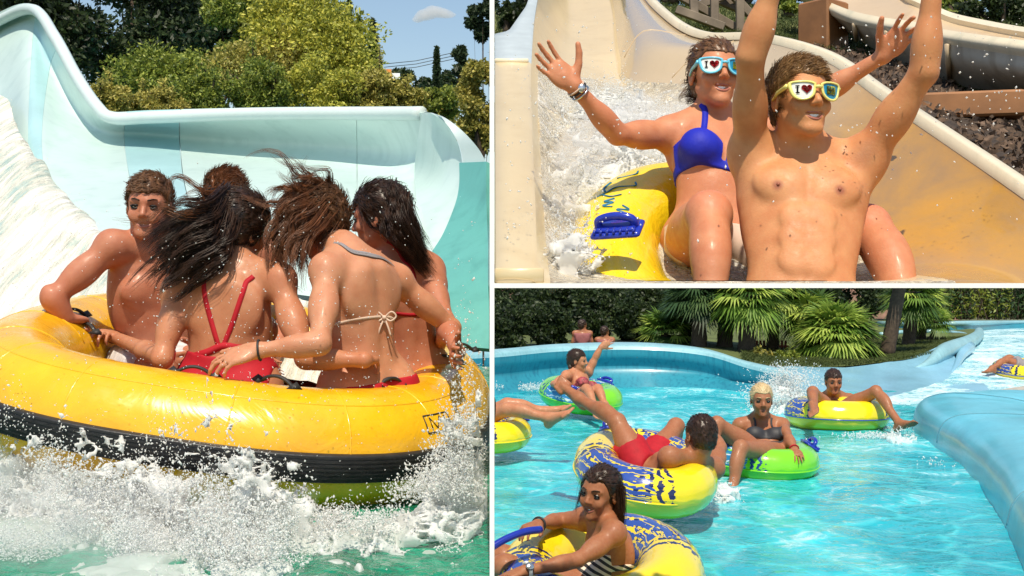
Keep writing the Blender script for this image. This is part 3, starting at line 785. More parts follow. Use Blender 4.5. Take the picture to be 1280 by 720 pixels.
def bush(name, c, rad, nc, n, sz, mat, label, group=None, seed=0, cat='bush', stems=4, twigs=0):
    c = np.asarray(c, float); rad = np.asarray(rad, float)
    root = empty(name, c - [0, 0, rad[2]], label, cat, group); cl = clumps(c, rad, nc, .4, seed)
    R = np.random.default_rng(seed + 9); m = MB()
    for k in range(stems):
        b = c - [0, 0, rad[2]] + R.normal(0, .12, 3) * rad * [1, 1, 0]
        m.tube(cr([b, b * .5 + cl[k % len(cl)][0] * .5, cl[k % len(cl)][0]], 3), np.linspace(.03, .008, 7) * max(1, rad[2]), 5)
    m.build('stem', M['bark'], root); crown('foliage', cl, n, sz, mat, root, seed)
    if twigs:       # long arching shoots above the bush
        P_ = []; 
        for k in range(twigs):
            a = cl[R.integers(0, len(cl))][0] + [0, 0, rad[2] * .2]; d = nrm([R.normal(0, .6), R.normal(0, .4), 1]); L_ = rad[2] * R.uniform(.5, 1.0)
            pts = cr([a, a + d * L_ * .6, a + d * L_ + np.array([d[0], 0, -.25]) * L_ * .3], 4)
            m = MB(); P_.append(pts)
            for q in pts[2:]:
                for _ in range(9): P_.append([q + R.normal(0, sz * .7, 3)])
        tw = [p for p in P_ if len(p) > 2]; [strands([t_], .012 * max(1, rad[2]), M['bark'], root, 'shoot') for t_ in tw]
        lf = np.array([p[0] for p in P_ if len(p) == 1]); leafmesh('shoot_leaves', lf, sz, mat, root)
    return root
def fan(m, o, d, up, L_, nb=18, arc=2.6, R=None, droop=.25, w=.045):
    """one fan leaf of blades at the end of a stalk"""
    d = nrm(d); s_ = nrm(np.cross(d, up)); u = np.cross(s_, d); V = []; Q = []; 
    for k in range(nb):
        a = (k / (nb - 1) - .5) * arc; dd = d * cos(a) + s_ * sin(a); l = L_ * (.72 + .28 * cos(a)) * R.uniform(.85, 1.1); t = nrm(np.cross(dd, u)) * L_ * w
        p0, p1, p2 = o, o + dd * l * .5 + u * l * .04, o + dd * l - np.array([0, 0, droop * l * R.uniform(.5, 1.4)])
        b = len(V); V += [p0 - t * .25, p0 + t * .25, p1 + t, p1 - t, p2]; Q.append(((b, b + 1, b + 2, b + 3), (b + 3, b + 2, b + 4, b + 4)))
    return V, Q
def palm(name, base, top, r, nf, fl, mat, label, group=None, seed=0, trunk_r=.16, low=-.5, cat='palm tree', blades=16, skirt=True, petiole=.6):
    R = np.random.default_rng(seed); base = np.asarray(base, float); top = np.asarray(top, float); root = empty(name, base, label, cat, group)
    n = 14; t = np.linspace(0, 1, n)[:, None]; pts = base + (top - base) * t; m = MB()
    m.tube(pts, trunk_r * (1.15 - .25 * t[:, 0]) * (1 + .09 * (np.arange(n) % 2)), 9); m.build('trunk', M['bark'], root)
    mm = MB(); st = []; AV = []; AT = []; AQ = []; n0 = 0
    for k in range(nf):
        a = k * 2.399 + R.uniform(-.2, .2); e_ = low + (1.35 - low) * (k / nf) ** .8 + R.normal(0, .08)
        d = np.array([cos(a) * cos(e_), sin(a) * cos(e_), sin(e_)]); pl = r * petiole * R.uniform(.8, 1.15); o = top + d * pl - np.array([0, 0, .1 * pl])
        st.append([top, top + d * pl * .5 + [0, 0, .03 * r], o]); dd = nrm(d - np.array([0, 0, .25]))
        V, Q = fan(None, o, dd, np.array([0, 0, 1.0]) if abs(dd[2]) < .9 else np.array([1.0, 0, 0]), fl * R.uniform(.85, 1.15), blades, 2.9, R)
        V = np.array(V); q = np.array([x[0] for x in Q]); tr = np.array([x[1][:3] for x in Q]); AV.append(V); AQ.append(q + n0); AT.append(tr + n0); n0 += len(V)
        if k < 300 and False: pass
    V = np.concatenate(AV); o = mesh_np('fronds', V, [np.concatenate(AQ), np.concatenate(AT)], mat, root, False)
    at = o.data.attributes.new('rnd', 'FLOAT', 'POINT'); rv = np.repeat(R.random(nf), [len(a) for a in AV]).astype(np.float32); at.data.foreach_set('value', np.clip(rv + R.normal(0, .08, len(rv)), 0, 1).astype(np.float32))
    strands(st, .022 * fl, M['bark'], root, 'leaf_stalk')
    return root
def inflated(name, c, U, V_, N_, a, b, r, mat, parent, ex=2.0, nu=96, nv=28, rfun=None, wr=0.0):
    """ring tube: centreline a*b superellipse in the plane U,V; tube radius r. Carries the attribute 'ring' (angle round, angle about the tube, local height)"""
    th = np.arange(nu + 1) * 2 * pi / nu; ph = np.arange(nv + 1) * 2 * pi / nv
    cx = np.sign(np.cos(th)) * np.abs(np.cos(th)) ** (2 / ex) * a; cy = np.sign(np.sin(th)) * np.abs(np.sin(th)) ** (2 / ex) * b
    t = np.stack([np.gradient(cx), np.gradient(cy)], 1); t[0] = t[-1] = (t[1] + t[-2]); t /= np.linalg.norm(t, axis=1)[:, None]; no = np.stack([t[:, 1], -t[:, 0]], 1)
    rr = np.full(nu + 1, r) if rfun is None else np.array([r * rfun(q) for q in th]); rr[-1] = rr[0]
    X = cx[:, None] + no[:, :1] * rr[:, None] * np.cos(ph); Y = cy[:, None] + no[:, 1:] * rr[:, None] * np.cos(ph); Z = rr[:, None] * np.sin(ph) * np.ones_like(X)
    if wr: Z = Z + wr * np.sin(th * 22)[:, None] * np.abs(np.cos(ph)) ** 3; 
    G = np.asarray(c) + X[..., None] * U + Y[..., None] * V_ + Z[..., None] * N_
    I = np.arange((nu + 1) * (nv + 1)).reshape(nu + 1, nv + 1)
    Q = np.stack([I[:-1, :-1], I[1:, :-1], I[1:, 1:], I[:-1, 1:]], -1).reshape(-1, 4)
    o = mesh_np(name, G.reshape(-1, 3), Q, mat, parent)
    at = o.data.attributes.new('ring', 'FLOAT_VECTOR', 'POINT')
    A = np.stack(np.broadcast_arrays(np.minimum(th, 2 * pi)[:, None], ph[None], Z / r), -1).astype(np.float32); at.data.foreach_set('vector', A.ravel())
    return o
def printmat(name, base, low, ink, ink2, start, width, streaks=True, scale=1.0):
    """glossy vinyl with light off the water tinted into its lower half and a printed wave pattern on sectors of the ring"""
    m, nt, b = newmat(name)
    att = nt.nodes.new('ShaderNodeAttribute'); att.attribute_name = 'ring'; sx = nt.nodes.new('ShaderNodeSeparateXYZ'); nt.links.new(att.outputs['Vector'], sx.inputs[0])
    th, ph, zz = sx.outputs
    c3 = nt.nodes.new('ShaderNodeCombineXYZ')
    nt.links.new(math_(nt, 'COSINE', th), c3.inputs[0]); nt.links.new(math_(nt, 'SINE', th), c3.inputs[1]); nt.links.new(math_(nt, 'MULTIPLY', ph, .8), c3.inputs[2])
    n1 = noise(nt, 3.0 * scale, 3, c3.outputs[0], dist=.5)
    # sector mask
    s1 = math_(nt, 'SINE', math_(nt, 'ADD', math_(nt, 'MULTIPLY', th, 2), start))
    s2 = math_(nt, 'ADD', s1, math_(nt, 'MULTIPLY', math_(nt, 'SUBTRACT', n1, .5), .9))
    blot = math_(nt, 'GREATER_THAN', s2, width); zone = math_(nt, 'GREATER_THAN', math_(nt, 'ADD', s2, .55), width)
    w1 = math_(nt, 'SINE', math_(nt, 'ADD', math_(nt, 'MULTIPLY', th, 46 * scale), math_(nt, 'MULTIPLY', n1, 12)))
    w2 = math_(nt, 'SINE', math_(nt, 'ADD', math_(nt, 'MULTIPLY', ph, 15 * scale), math_(nt, 'MULTIPLY', n1, 14)))
    n2 = noise(nt, 6 * scale, 2, c3.outputs[0]); 
    c4 = nt.nodes.new('ShaderNodeCombineXYZ'); nt.links.new(math_(nt, 'MULTIPLY', th, 2.4 * scale), c4.inputs[0]); nt.links.new(math_(nt, 'MULTIPLY', ph, 7.5 * scale), c4.inputs[1]); 
    n3 = noise(nt, 1.0, 2, c4.outputs[0], dist=.7); gaps = math_(nt, 'GREATER_THAN', n3, .40)
    lines = math_(nt, 'MULTIPLY', math_(nt, 'MULTIPLY', math_(nt, 'GREATER_THAN', w1, .1), zone), math_(nt, 'GREATER_THAN', n2, .42))
    topm = math_(nt, 'GREATER_THAN', zz, -.15)
    col = mixc(nt, topm, low, base)  # lower half: reflected water light put into the colour
    col = mixc(nt, math_(nt, 'MULTIPLY', lines, topm), col, ink2)
    ink_in = mixc(nt, math_(nt, 'MULTIPLY', math_(nt, 'GREATER_THAN', w2, .88), .9), ink, base if streaks else (.7, .75, .8))
    col = mixc(nt, math_(nt, 'MULTIPLY', math_(nt, 'MULTIPLY', blot, gaps), topm), col, ink_in)
    nt.links.new(col, b.inputs['Base Color']); b.inputs['Roughness'].default_value = .2; b.inputs['Coat Weight'].default_value = .5; b.inputs['Coat Roughness'].default_value = .08
    b.inputs['Subsurface Weight'].default_value = 0
    sn = math_(nt, 'SINE', math_(nt, 'MULTIPLY', th, 40)); w_ = math_(nt, 'MULTIPLY', sn, .5)
    bump(nt, b, math_(nt, 'ADD', math_(nt, 'MULTIPLY', noise(nt, 7, 3, c3.outputs[0]), 1.0), 0), .25, .02)
    return m
# ================================================================ GROUND
g = MB(); g.grid([[(x, y, -HW - .6) for x in (-1500, -60, 60, 1500)] for y in (-60, 12, 80, 3000)][::-1])
tag(g.build('ground', simple('ground_earth', (.10, .11, .05), .95, var=.4, scale=.6, bmp=.4, bscale=3)), kind='structure')
# the white post and the thin white terrace deck between the three sets
D0 = 2.6; XL = lambda d, px=618: (px - 640) / F * d
hz = .0052
m = MB(); poly = [(XL(D0), D0), (2.1, D0), (5.6, 10.6), (XL(10.6), 10.6)]
V = [(x, y, z) for z in (-hz, hz) for x, y in poly]
m.add(V, [(3, 2, 1, 0), (4, 5, 6, 7), (0, 1, 5, 4), (1, 2, 6, 5), (2, 3, 7, 6), (3, 0, 4, 7)])
tag(m.build('terrace_deck', M['white_paint'], smooth=False), kind='structure')
m = MB(); wv = 6 / F * D0; m.box((XL(D0, 615), D0, (-HW - .6 + 1.0) / 2), (wv, wv * .6, HW + .6 + 1.0), bev=.0006)
tag(m.build('white_post', M['white_paint'], smooth=False), 'slender white post at the terrace corner between the raft pool and the slides', 'post')

# ================================================================ LEFT SET: raft slide
WZ = -.63
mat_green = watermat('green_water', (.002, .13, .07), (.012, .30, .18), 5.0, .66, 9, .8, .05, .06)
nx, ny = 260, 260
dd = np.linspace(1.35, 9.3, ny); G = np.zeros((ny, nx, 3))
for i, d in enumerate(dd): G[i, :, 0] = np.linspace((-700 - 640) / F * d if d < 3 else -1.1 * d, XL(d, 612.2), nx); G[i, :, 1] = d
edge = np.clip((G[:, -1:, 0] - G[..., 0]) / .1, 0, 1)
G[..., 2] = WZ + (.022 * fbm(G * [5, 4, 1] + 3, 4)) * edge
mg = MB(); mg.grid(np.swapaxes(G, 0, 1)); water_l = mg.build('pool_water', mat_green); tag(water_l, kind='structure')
# tank under it
m = MB(); a0, a1 = 1.35, 9.3
def wall_pts(d, z, o=0): return (XL(d, 613.6) + o, d, z)
m.add([wall_pts(a0, -HW - .6), wall_pts(a1, -HW - .6), wall_pts(a1, WZ - .01), wall_pts(a0, WZ - .01), wall_pts(a0, -HW - .6, -.003), wall_pts(a1, -HW - .6, -.003), wall_pts(a1, WZ - .01, -.003), wall_pts(a0, WZ - .01, -.003)],
      [(0, 1, 2, 3), (7, 6, 5, 4), (3, 2, 6, 7), (0, 3, 7, 4), (1, 5, 6, 2)])
m.box((-4.5, a0 - .02, (-HW - .6 + WZ - .05) / 2), (9, .03, HW + .6 + WZ - .05 + .04))
tag(m.build('pool_tank_wall', poolmat('tank_teal', (.2, .5, .5)), smooth=False), kind='structure')

mat_aqua = poolmat('slide_aqua', (.54, .68, .66), .3, var=.06, streak=.3)
mat_aquad = poolmat('slide_aqua_deep', (.38, .60, .63), .3, var=.12, streak=.2)
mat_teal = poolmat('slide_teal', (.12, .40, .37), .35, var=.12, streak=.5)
mat_rim = poolmat('slide_rim', (.58, .68, .68), .4, var=.05, streak=.1)
root = empty('raft_slide', P(350, 300, 8.6), 'pale aqua raft slide with a tall curling wall and a flared rounded end', 'water slide')
# rim line, lip line, foot of the bowl: (px, py, depth)
rim = [(-60, 60, 10.5), (0, 23, 10.2), (40, 11, 9.8), (66, 44, 9.3), (94, 95, 8.9), (120, 133, 8.6), (140, 147, 8.5), (187, 146, 8.4), (300, 142, 8.2), (400, 141, 7.9), (470, 141, 7.6), (527, 141, 7.3)]
lip = [(-60, 80, 10.7), (0, 37, 10.4), (36, 30, 10.05), (56, 74, 9.6), (82, 124, 9.25), (106, 157, 8.95), (134, 172, 8.8), (187, 175, 8.75), (300, 188, 8.5), (400, 196, 8.15), (470, 205, 7.8), (520, 214, 7.4)]
mid = [(-60, 200, 9.2), (0, 160, 9.0), (30, 150, 8.6), (48, 170, 8.2), (66, 200, 7.8), (96, 222, 7.4), (140, 235, 7.2), (200, 240, 7.0), (300, 252, 6.7), (400, 265, 6.3), (470, 275, 6.1), (528, 285, 6.0)]
foot = [(-60, 340, 7.6), (0, 300, 7.4), (30, 280, 7.0), (60, 290, 6.6), (90, 300, 6.2), (130, 315, 6.0), (180, 330, 5.8), (250, 345, 5.7), (320, 360, 5.6), (400, 372, 5.5), (460, 380, 5.5), (520, 390, 5.5)]
PP = lambda rows: [[P(*q) for q in r] for r in rows]
Gr = loft(PP([rim, lip, mid, foot]), 10, 8)
# split into panels along its length, with the joints left as fine grooves
cuts = [0, 8 * 2 + 2, 8 * 3 + 2, 8 * 6 + 4, 8 * 7 + 3, 8 * 9 + 5, Gr.shape[1] - 1]
for k in range(len(cuts) - 1):
    seg = Gr[:, cuts[k]:cuts[k + 1] + 1].copy()
    if k < len(cuts) - 2: seg[:, -1] = seg[:, -1] * .93 + seg[:, -2] * .07
    o = sheet('slide_panel', seg, [mat_aqua, mat_aquad, mat_aqua, mat_aquad, mat_aqua, mat_aqua][k], root, -.05)
# rolled rim on top
m = MB(); rc = cr([P(*q) for q in rim], 8); m.tube(rc + [0, .03, 0], .045, 10); m.build('rolled_rim', mat_rim, root)
# flared end: bowl edge arc, its return, and the teal outer face
e0 = [(527, 141, 7.3), (522, 175, 7.35), (518, 214, 7.38), (520, 250, 6.6), (522, 290, 6.1), (515, 345, 5.7)]
e1 = [(540, 141, 7.0), (548, 172, 6.9), (552, 214, 6.7), (548, 250, 6.4), (540, 290, 6.0), (520, 345, 5.6)]
e2 = [(552, 146, 6.6), (572, 178, 6.5), (578, 214, 6.4), (573, 255, 6.2), (556, 296, 5.95), (522, 348, 5.55)]
o = sheet('flared_end', np.swapaxes(loft(PP([e0, e1, e2]), 6, 6), 0, 1)[:, ::-1], mat_aqua, root, .0)
f1 = [(540, 141, 7.0), (556, 147, 6.7), (574, 160, 6.5), (590, 176, 6.3), (602, 192, 6.2), (612, 214, 6.1)]
f2 = [(538, 141, 6.98), (553, 150, 6.62), (566, 166, 6.5), (575, 185, 6.42), (579, 205, 6.36), (579, 222, 6.3)]
sheet('return_flange', loft(PP([f1, f2]), 6, 6), mat_rim, root, .0)
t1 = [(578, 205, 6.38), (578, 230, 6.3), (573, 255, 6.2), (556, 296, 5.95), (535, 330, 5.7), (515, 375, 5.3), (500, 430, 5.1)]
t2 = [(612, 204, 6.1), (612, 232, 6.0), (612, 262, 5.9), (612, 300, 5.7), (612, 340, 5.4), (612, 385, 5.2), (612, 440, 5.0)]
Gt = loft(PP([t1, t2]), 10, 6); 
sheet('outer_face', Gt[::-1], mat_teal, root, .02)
# rushing white water on the slide floor
ww = [[(-260, 200, 9.6), (-100, 120, 9.4), (0, 118, 9.1), (16, 150, 8.5), (40, 225, 7.8)], [(-260, 250, 8), (-100, 220, 7.6), (0, 200, 7.4), (60, 220, 7.2), (100, 262, 6.9)], [(-260, 330, 6.6), (-100, 310, 6.3), (20, 290, 6.2), (110, 290, 6.1), (180, 320, 6.0)], [(-260, 420, 5.6), (-100, 400, 5.4), (20, 380, 5.3), (200, 375, 5.3), (420, 395, 5.2)], [(-260, 520, 4.9), (-100, 510, 4.7), (60, 500, 4.6), (250, 480, 4.6), (470, 480, 4.6)]]
Gw = loft(PP(ww), 22, 26); nz = fbm(Gw * [5.5, .7, 1.2], 5)
Gw[..., 2] += .035 * nz; Gw[..., 1] += .01 * nz
mat_rush, nt, b = newmat('white_water'); st1 = noise(nt, 1, 6, coord(nt, 'Object', (26, 1.6, 3.0)), dist=.5, rough=.65); st2 = noise(nt, 1, 5, coord(nt, 'Object', (4, 1.2, 2.0)), dist=.8)
f_ = math_(nt, 'ADD', math_(nt, 'MULTIPLY', st1, .55), math_(nt, 'MULTIPLY', st2, .45))
nt.links.new(ramp(nt, f_, [(.36, (.36, .58, .58)), (.43, (.62, .70, .62)), (.49, (.78, .77, .66)), (.58, (.92, .91, .86))]), b.inputs['Base Color'])
nt.links.new(ramp(nt, f_, [(.40, (.12,) * 3), (.55, (.5,) * 3)]), b.inputs['Roughness']); b.inputs['IOR'].default_value = 1.33
bump(nt, b, math_(nt, 'ADD', st1, math_(nt, 'MULTIPLY', st2, .6)), .9, .06)
mm = MB(); mm.grid(np.swapaxes(Gw, 0, 1)); ro = mm.build('rushing_water', mat_rush); tag(ro, kind='structure')

# ---- the raft
rc0 = P(308, 480, 4.2)
roll, pitch = radians(8.5), radians(6)
RU = nrm([cos(roll), 0, -sin(roll)]); RV = nrm([0, cos(pitch), sin(pitch)]); RN = nrm(np.cross(RU, RV)); RV = np.cross(RN, RU)
RA, RB, RR = .68, .80, .18
mat_raft, nt, b = newmat('raft_yellow')
c = coord(nt); n = noise(nt, 5, 4, c)
nt.links.new(ramp(nt, n, [(.3, (.76, .37, .006)), (.7, (.86, .49, .012))]), b.inputs['Base Color'])
nt.links.new(ramp(nt, noise(nt, 22, 4, c), [(.3, (.18,) * 3), (.7, (.36,) * 3)]), b.inputs['Roughness']); b.inputs['Coat Weight'].default_value = .4; b.inputs['Coat Roughness'].default_value = .12
bump(nt, b, noise(nt, 4.5, 4, c, dist=1.0), .35, .03)
raft = empty('inflatable_raft', rc0, 'large round yellow inflatable raft with a black rubbing band carrying five people', 'raft')
ex = 2.7
inflated('ring_tube', rc0, RU, RV, RN, RA, RB, RR, mat_raft, raft, ex, 144, 40)
def ring_pt(th, ph, off=0.0):
    cx = np.sign(cos(th)) * abs(cos(th)) ** (2 / ex) * RA; cy = np.sign(sin(th)) * abs(sin(th)) ** (2 / ex) * RB
    e_ = 1e-3; dx = (np.sign(cos(th + e_)) * abs(cos(th + e_)) ** (2 / ex) * RA - cx); dy = (np.sign(sin(th + e_)) * abs(sin(th + e_)) ** (2 / ex) * RB - cy)
    t = nrm([dx, dy]); no = np.array([t[1], -t[0]]); r = RR + off
    return rc0 + RU * (cx + no[0] * r * cos(ph)) + RV * (cy + no[1] * r * cos(ph)) + RN * r * sin(ph)
th = np.linspace(0, 2 * pi, 145) + .013
prof = []        # ribbed rubber band, cross-section across the tube's outer side
for k, a in enumerate(np.linspace(-.22, .20, 15)): prof.append((a, .010 + .009 * (k % 2)))
prof = [(-.25, -.004)] + prof + [(.23, -.004)]
m = MB(); m.grid([[ring_pt(t, a, o) for a, o in prof] for t in th]); m.build('rubbing_band', M['black_rubber'], raft)
for k in range(16):   # welded seams across the tube
    t0 = k * 2 * pi / 16 + .13; m = MB(); m.tube([ring_pt(t0, a, -.0015) for a in np.linspace(.0, 2.6, 16)], .0035, 6); m.build('seam', mat_raft, raft)
m = MB(); m.tube([ring_pt(t, 1.05, -.001) for t in th], .003, 6); m.build('seam', mat_raft, raft)
m = MB(); m.grid([[rc0 - RN * .1 + (RU * RA * cos(t) + RV * RB * sin(t)) * r_ for r_ in (0, .5, .98)] for t in th]); m.build('raft_floor', simple('raft_floor', (.30, .06, .03), .4), raft)
# square printed mark on the right end of the tube
th_l = -.62; m = MB()
def mk(u, v, off=.0016): return ring_pt(th_l + u * .16, .62 + v * .3, off)
def stroke(m, pts, wdt=.0022): m.tube([mk(*p) for p in pts], wdt, 4)
stroke(m, [(-.5, -.5), (0, -.5), (.5, -.5), (.5, 0), (.5, .5), (0, .5), (-.5, .5), (-.5, 0), (-.5, -.5)]); stroke(m, [(-.3, -.35), (-.3, .35), (-.1, -.3), (.1, .35), (.3, -.3), (.3, .35)])
m.build('printed_mark', M['black_strap'], raft)
_H = [(t, a, ring_pt(t, a)) for t in np.linspace(0, 2 * pi, 121) for a in np.linspace(.2, 2.4, 23)]
_HP = np.array([h[2] for h in _H]); _HU = np.stack([_HP[:, 0] / _HP[:, 1] * F + 640, 357 - _HP[:, 2] / _HP[:, 1] * F], 1)
def raft_handle(px, py, d, ang, L_=.055):
    """black webbing loop on a pointed patch"""
    sc_ = np.hypot(*( _HU - [px, py]).T) + np.abs(_HP[:, 1] - d) * 25; p = _HP[int(np.argmin(sc_))].copy(); m = MB(); u = RU * cos(ang) + RV * sin(ang); v = np.cross(RN, u)
    pts = [p - u * L_, p - u * L_ * .5 + RN * .018, p + RN * .024, p + u * L_ * .5 + RN * .018, p + u * L_]
    m.tube(cr(pts, 4), .009, 6, flat=.6)
    m.add([p - u * L_ * 1.5, p - u * L_ * .8 + v * .03, p - u * L_ * .8 - v * .03, p - u * L_ * 1.1 + RN * .02], None, [(0, 2, 3), (0, 3, 1), (1, 3, 2), (0, 1, 2)])
    m.add([p + u * L_ * 1.5, p + u * L_ * .8 - v * .03, p + u * L_ * .8 + v * .03, p + u * L_ * 1.1 + RN * .02], None, [(0, 2, 3), (0, 3, 1), (1, 3, 2), (0, 1, 2)])
    m.build('grab_handle', M['black_strap'], raft)
for q in ((92, 392, 3.96, .9), (120, 424, 3.72, -.6), (258, 458, 3.45, .15), (338, 476, 3.4, -.25), (490, 465, 3.45, .9), (553, 452, 3.65, .2), (580, 424, 3.9, .35)): raft_handle(*q)

# ---- the five riders
def ringd(px, py):
    sc_ = np.hypot(*(_HU - [px, py]).T) + (_HP[:, 1] > 4.3) * 50; return float(_HP[int(np.argmin(sc_)), 1])
def onring(px, py, lift=.02): return P(px, py, ringd(px, py) - lift)
def torso_pts(p, neck, shL, shR, pel, mid=None, hipw=.095):
    c = p.sc; p.J.update(neck=neck, shL=shL, shR=shR, pel=pel)
    if mid is not None: p.J['mid'] = mid
    lat = nrm(shR - shL); up = nrm((mid if mid is not None else neck) - pel); lat = nrm(lat - up * np.dot(lat, up))
    hl = p.opt.get('hiplat'); 
    if hl is not None: lat = nrm(np.asarray(hl) - up * np.dot(hl, up))
    p.J['hipL'] = pel - lat * hipw * c - up * .02 * c; p.J['hipR'] = pel + lat * hipw * c - up * .02 * c
def arm(p, q, el, wr, ha, sgn=(-1, -1, -1), ls=(.29, .255, .17)):
    c = p.sc; J = p.J
    J['el' + q] = reach(J['sh' + q], el[0], el[1], ls[0] * c, sgn[0]) if len(el) == 2 else P(*el)
    J['wr' + q] = reach(J['el' + q], wr[0], wr[1], ls[1] * c, sgn[1]) if len(wr) == 2 else P(*wr)
    J['ha' + q] = reach(J['wr' + q], ha[0], ha[1], ls[2] * c, sgn[2]) if len(ha) == 2 else P(*ha)
def legs_bent(p, q, kn, an, toe=None):
    J = p.J; J['kn' + q] = np.asarray(kn, float); J['an' + q] = np.asarray(an, float)
    if toe is not None: J['toe' + q] = np.asarray(toe, float)

# man facing us, left side
m1 = Person('young man with short brown hair at the left of the raft, facing the camera', .0054, 1.0, False, SK['red'])
torso_pts(m1, P(196, 312, 4.22), P(252, 326, 4.3), P(140, 309, 4.12), P(196, 452, 4.3), hipw=.09)
m1.J['head'] = P(186, 258, 4.16); m1.HF0 = head_frame((.08, -1, -.10), (.05, 0, 1)); m1.opt.update(slim=.92, smile=.9)
arm(m1, 'R', (66, 373, 4.02), (82, 398, ringd(90, 398) - .05), (112, 402, ringd(110, 402) - .03)); m1.opt.update(palmR=np.array([.2, .3, -1]), curlR=.75, spreadR=.05)
arm(m1, 'L', (282, 390, 4.25), (250, 440, 4.1), (235, 452, 4.0)); legs_bent(m1, 'R', P(200, 462, 3.95), P(230, 505, 4.1)); legs_bent(m1, 'L', P(262, 462, 3.95), P(270, 505, 4.1))
m1.build(); m1.lips(); m1.eyes(); m1.brows(M['hair_dark']); m1.teeth(); m1.cap_hair(M['hair_brown'], n=2000, ln=.028, front=.05, spike=(.6, .6, .3))
shorts(m1, simple('white_shorts', (.62, .60, .60), .7, var=.3, scale=30), .7, .1)
m2 = Person('man with tousled fair hair half hidden at the back of the raft', .0075, 1.0, False, SK['red'])
torso_pts(m2, P(285, 302, 4.75), P(340, 318, 4.75), P(232, 318, 4.75), P(285, 430, 4.8)); m2.J['head'] = P(282, 250, 4.65); m2.HF0 = head_frame((.05, -1, -.35), (0, -.2, 1))
arm(m2, 'R', (215, 390), (230, 440), (240, 450), (1, -1, -1)); arm(m2, 'L', (360, 390), (345, 440), (340, 450), (1, -1, -1))
m2.build(); m2.lips(); m2.eyes(); m2.brows(M['hair_auburn']); m2.cap_hair(M['hair_auburn'], n=2400, ln=.042, grow=.010, bumps=.009, spike=(-.6, .3, .6), seed=3, lift=.6)
# woman with the red swimsuit, back to us
wa = Person('woman seen from behind in a red crossed-strap swimsuit, long dark hair blowing left', .0062, 1.0, True, SK['tan'])
torso_pts(wa, P(290, 336, 3.72), P(222, 366, 3.72), P(350, 352, 3.68), P(286, 478, 3.72), hipw=.095)
wa.J['head'] = P(300, 288, 3.78); wa.HF0 = head_frame((.55, .8, -.25), (.28, .15, 1))
arm(wa, 'L', (203, 448, 3.62), (142, 421, ringd(142, 424) - .04), (110, 408, ringd(110, 408) - .03)); wa.opt.update(palmL=np.array([0, .3, -1]), curlL=.5, arm=1.03, slim=1.02)
arm(wa, 'R', (382, 448, 3.55), (455, 450, ringd(455, 455) - .03), (492, 448, ringd(490, 455) - .02)); wa.opt.update(palmR=np.array([0, .5, -1]), curlR=.6)
legs_bent(wa, 'L', P(262, 468, 4.1), P(262, 500, 3.9)); legs_bent(wa, 'R', P(310, 468, 4.1), P(310, 500, 3.9))
wa.build()
L_ = loc_coords(wa.LF, wa.J['pel'], 1.0)
def suit(X, Y, Z):
    x, y, z = L_(X, Y, Z)
    vee = z - (.085 + np.abs(x) * .1)
    return np.maximum(np.maximum(vee, np.abs(x) - .15), np.maximum(-z - .1, np.sqrt(x * x + y * y) - .17))
cloth(wa, 'swimsuit', suit, M['red_cloth'], .004)
for pts in ([(250, 340, 3.62), (256, 372, 3.62), (264, 402, 3.62), (274, 436, 3.62)], [(312, 332, 3.6), (304, 365, 3.62), (292, 402, 3.62), (278, 436, 3.62)]): strap(wa, [P(*q) for q in pts], .0075, M['red_cloth'])
strap(wa, [P(234, 446, 3.66), P(256, 440, 3.6), (P(276, 433, 3.6)), P(300, 436, 3.6), P(335, 440, 3.64)], .011, M['red_cloth'], 'back_band')
wa.cap_hair(M['hair_dark'], grow=.018, front=.04, back=-.1, n=1500, ln=.05, bumps=.005, spike=(-.5, -.8, -.2), side=-.075, lift=.12)
hb = wa.hd
flow_hair(wa, None, [[hb(-.02, -.09, .06), P(262, 290, 3.66), P(232, 302, 3.62), P(205, 325, 3.6), P(190, 350, 3.6)], [hb(.02, -.10, .03), P(270, 300, 3.64), P(235, 318, 3.6), P(205, 345, 3.6), P(188, 358, 3.6)],
    [hb(-.03, -.08, .08), P(255, 272, 3.64), P(225, 278, 3.6), P(198, 296, 3.6), P(178, 316, 3.62)], [hb(0, -.10, -.02), P(272, 318, 3.62), P(245, 335, 3.6), P(222, 348, 3.6), P(206, 352, 3.6)]], 2400, M['hair_dark'], .0015, .018, .014, 4, endspread=.03)
flow_hair(wa, None, [[hb(-.02, -.07, .09), P(258, 262, 3.66), P(236, 246, 3.62), P(218, 240, 3.6), P(196, 262, 3.6)], [hb(0, -.06, .10), P(266, 250, 3.66), P(240, 232, 3.62), P(228, 250, 3.6), P(205, 290, 3.6)], [hb(0, -.1, 0), P(240, 290, 3.6), P(205, 282, 3.6), P(180, 290, 3.6), P(160, 300, 3.6)]], 130, M['hair_auburn'], .001, .02, .03, 6, endspread=.035, name='loose_hair')
# woman with the tied bikini, back to us
wb = Person('woman seen from behind in a bikini tied with a beige bow, arm round her neighbour', .0062, 1.0, True, SK['tan2'])
torso_pts(wb, P(440, 318, 3.72), P(408, 340, 3.6), P(496, 352, 3.84), P(455, 474, 3.74), hipw=.095)
wb.J['head'] = P(398, 278, 3.84); wb.HF0 = head_frame((-.6, .75, -.25), (-.25, .1, 1))
arm(wb, 'L', (400, 430, 3.42), (322, 438, ringd(322, 452) - .02), (284, 449, ringd(286, 455) - .02)); wb.opt.update(palmL=np.array([0, .5, -.9]), curlL=.3, arm=1.04)
arm(wb, 'R', (564, 410, 3.92), (548, 432, ringd(548, 440) - .03), (524, 442, ringd(525, 446) - .02)); wb.opt.update(palmR=np.array([0, .3, -1]), curlR=.7)
legs_bent(wb, 'L', P(430, 468, 4.15), P(420, 500, 3.9)); legs_bent(wb, 'R', P(480, 468, 4.15), P(470, 500, 3.9))
wb.build()
Lb = loc_coords(wb.LF, wb.J['pel'], 1.0)
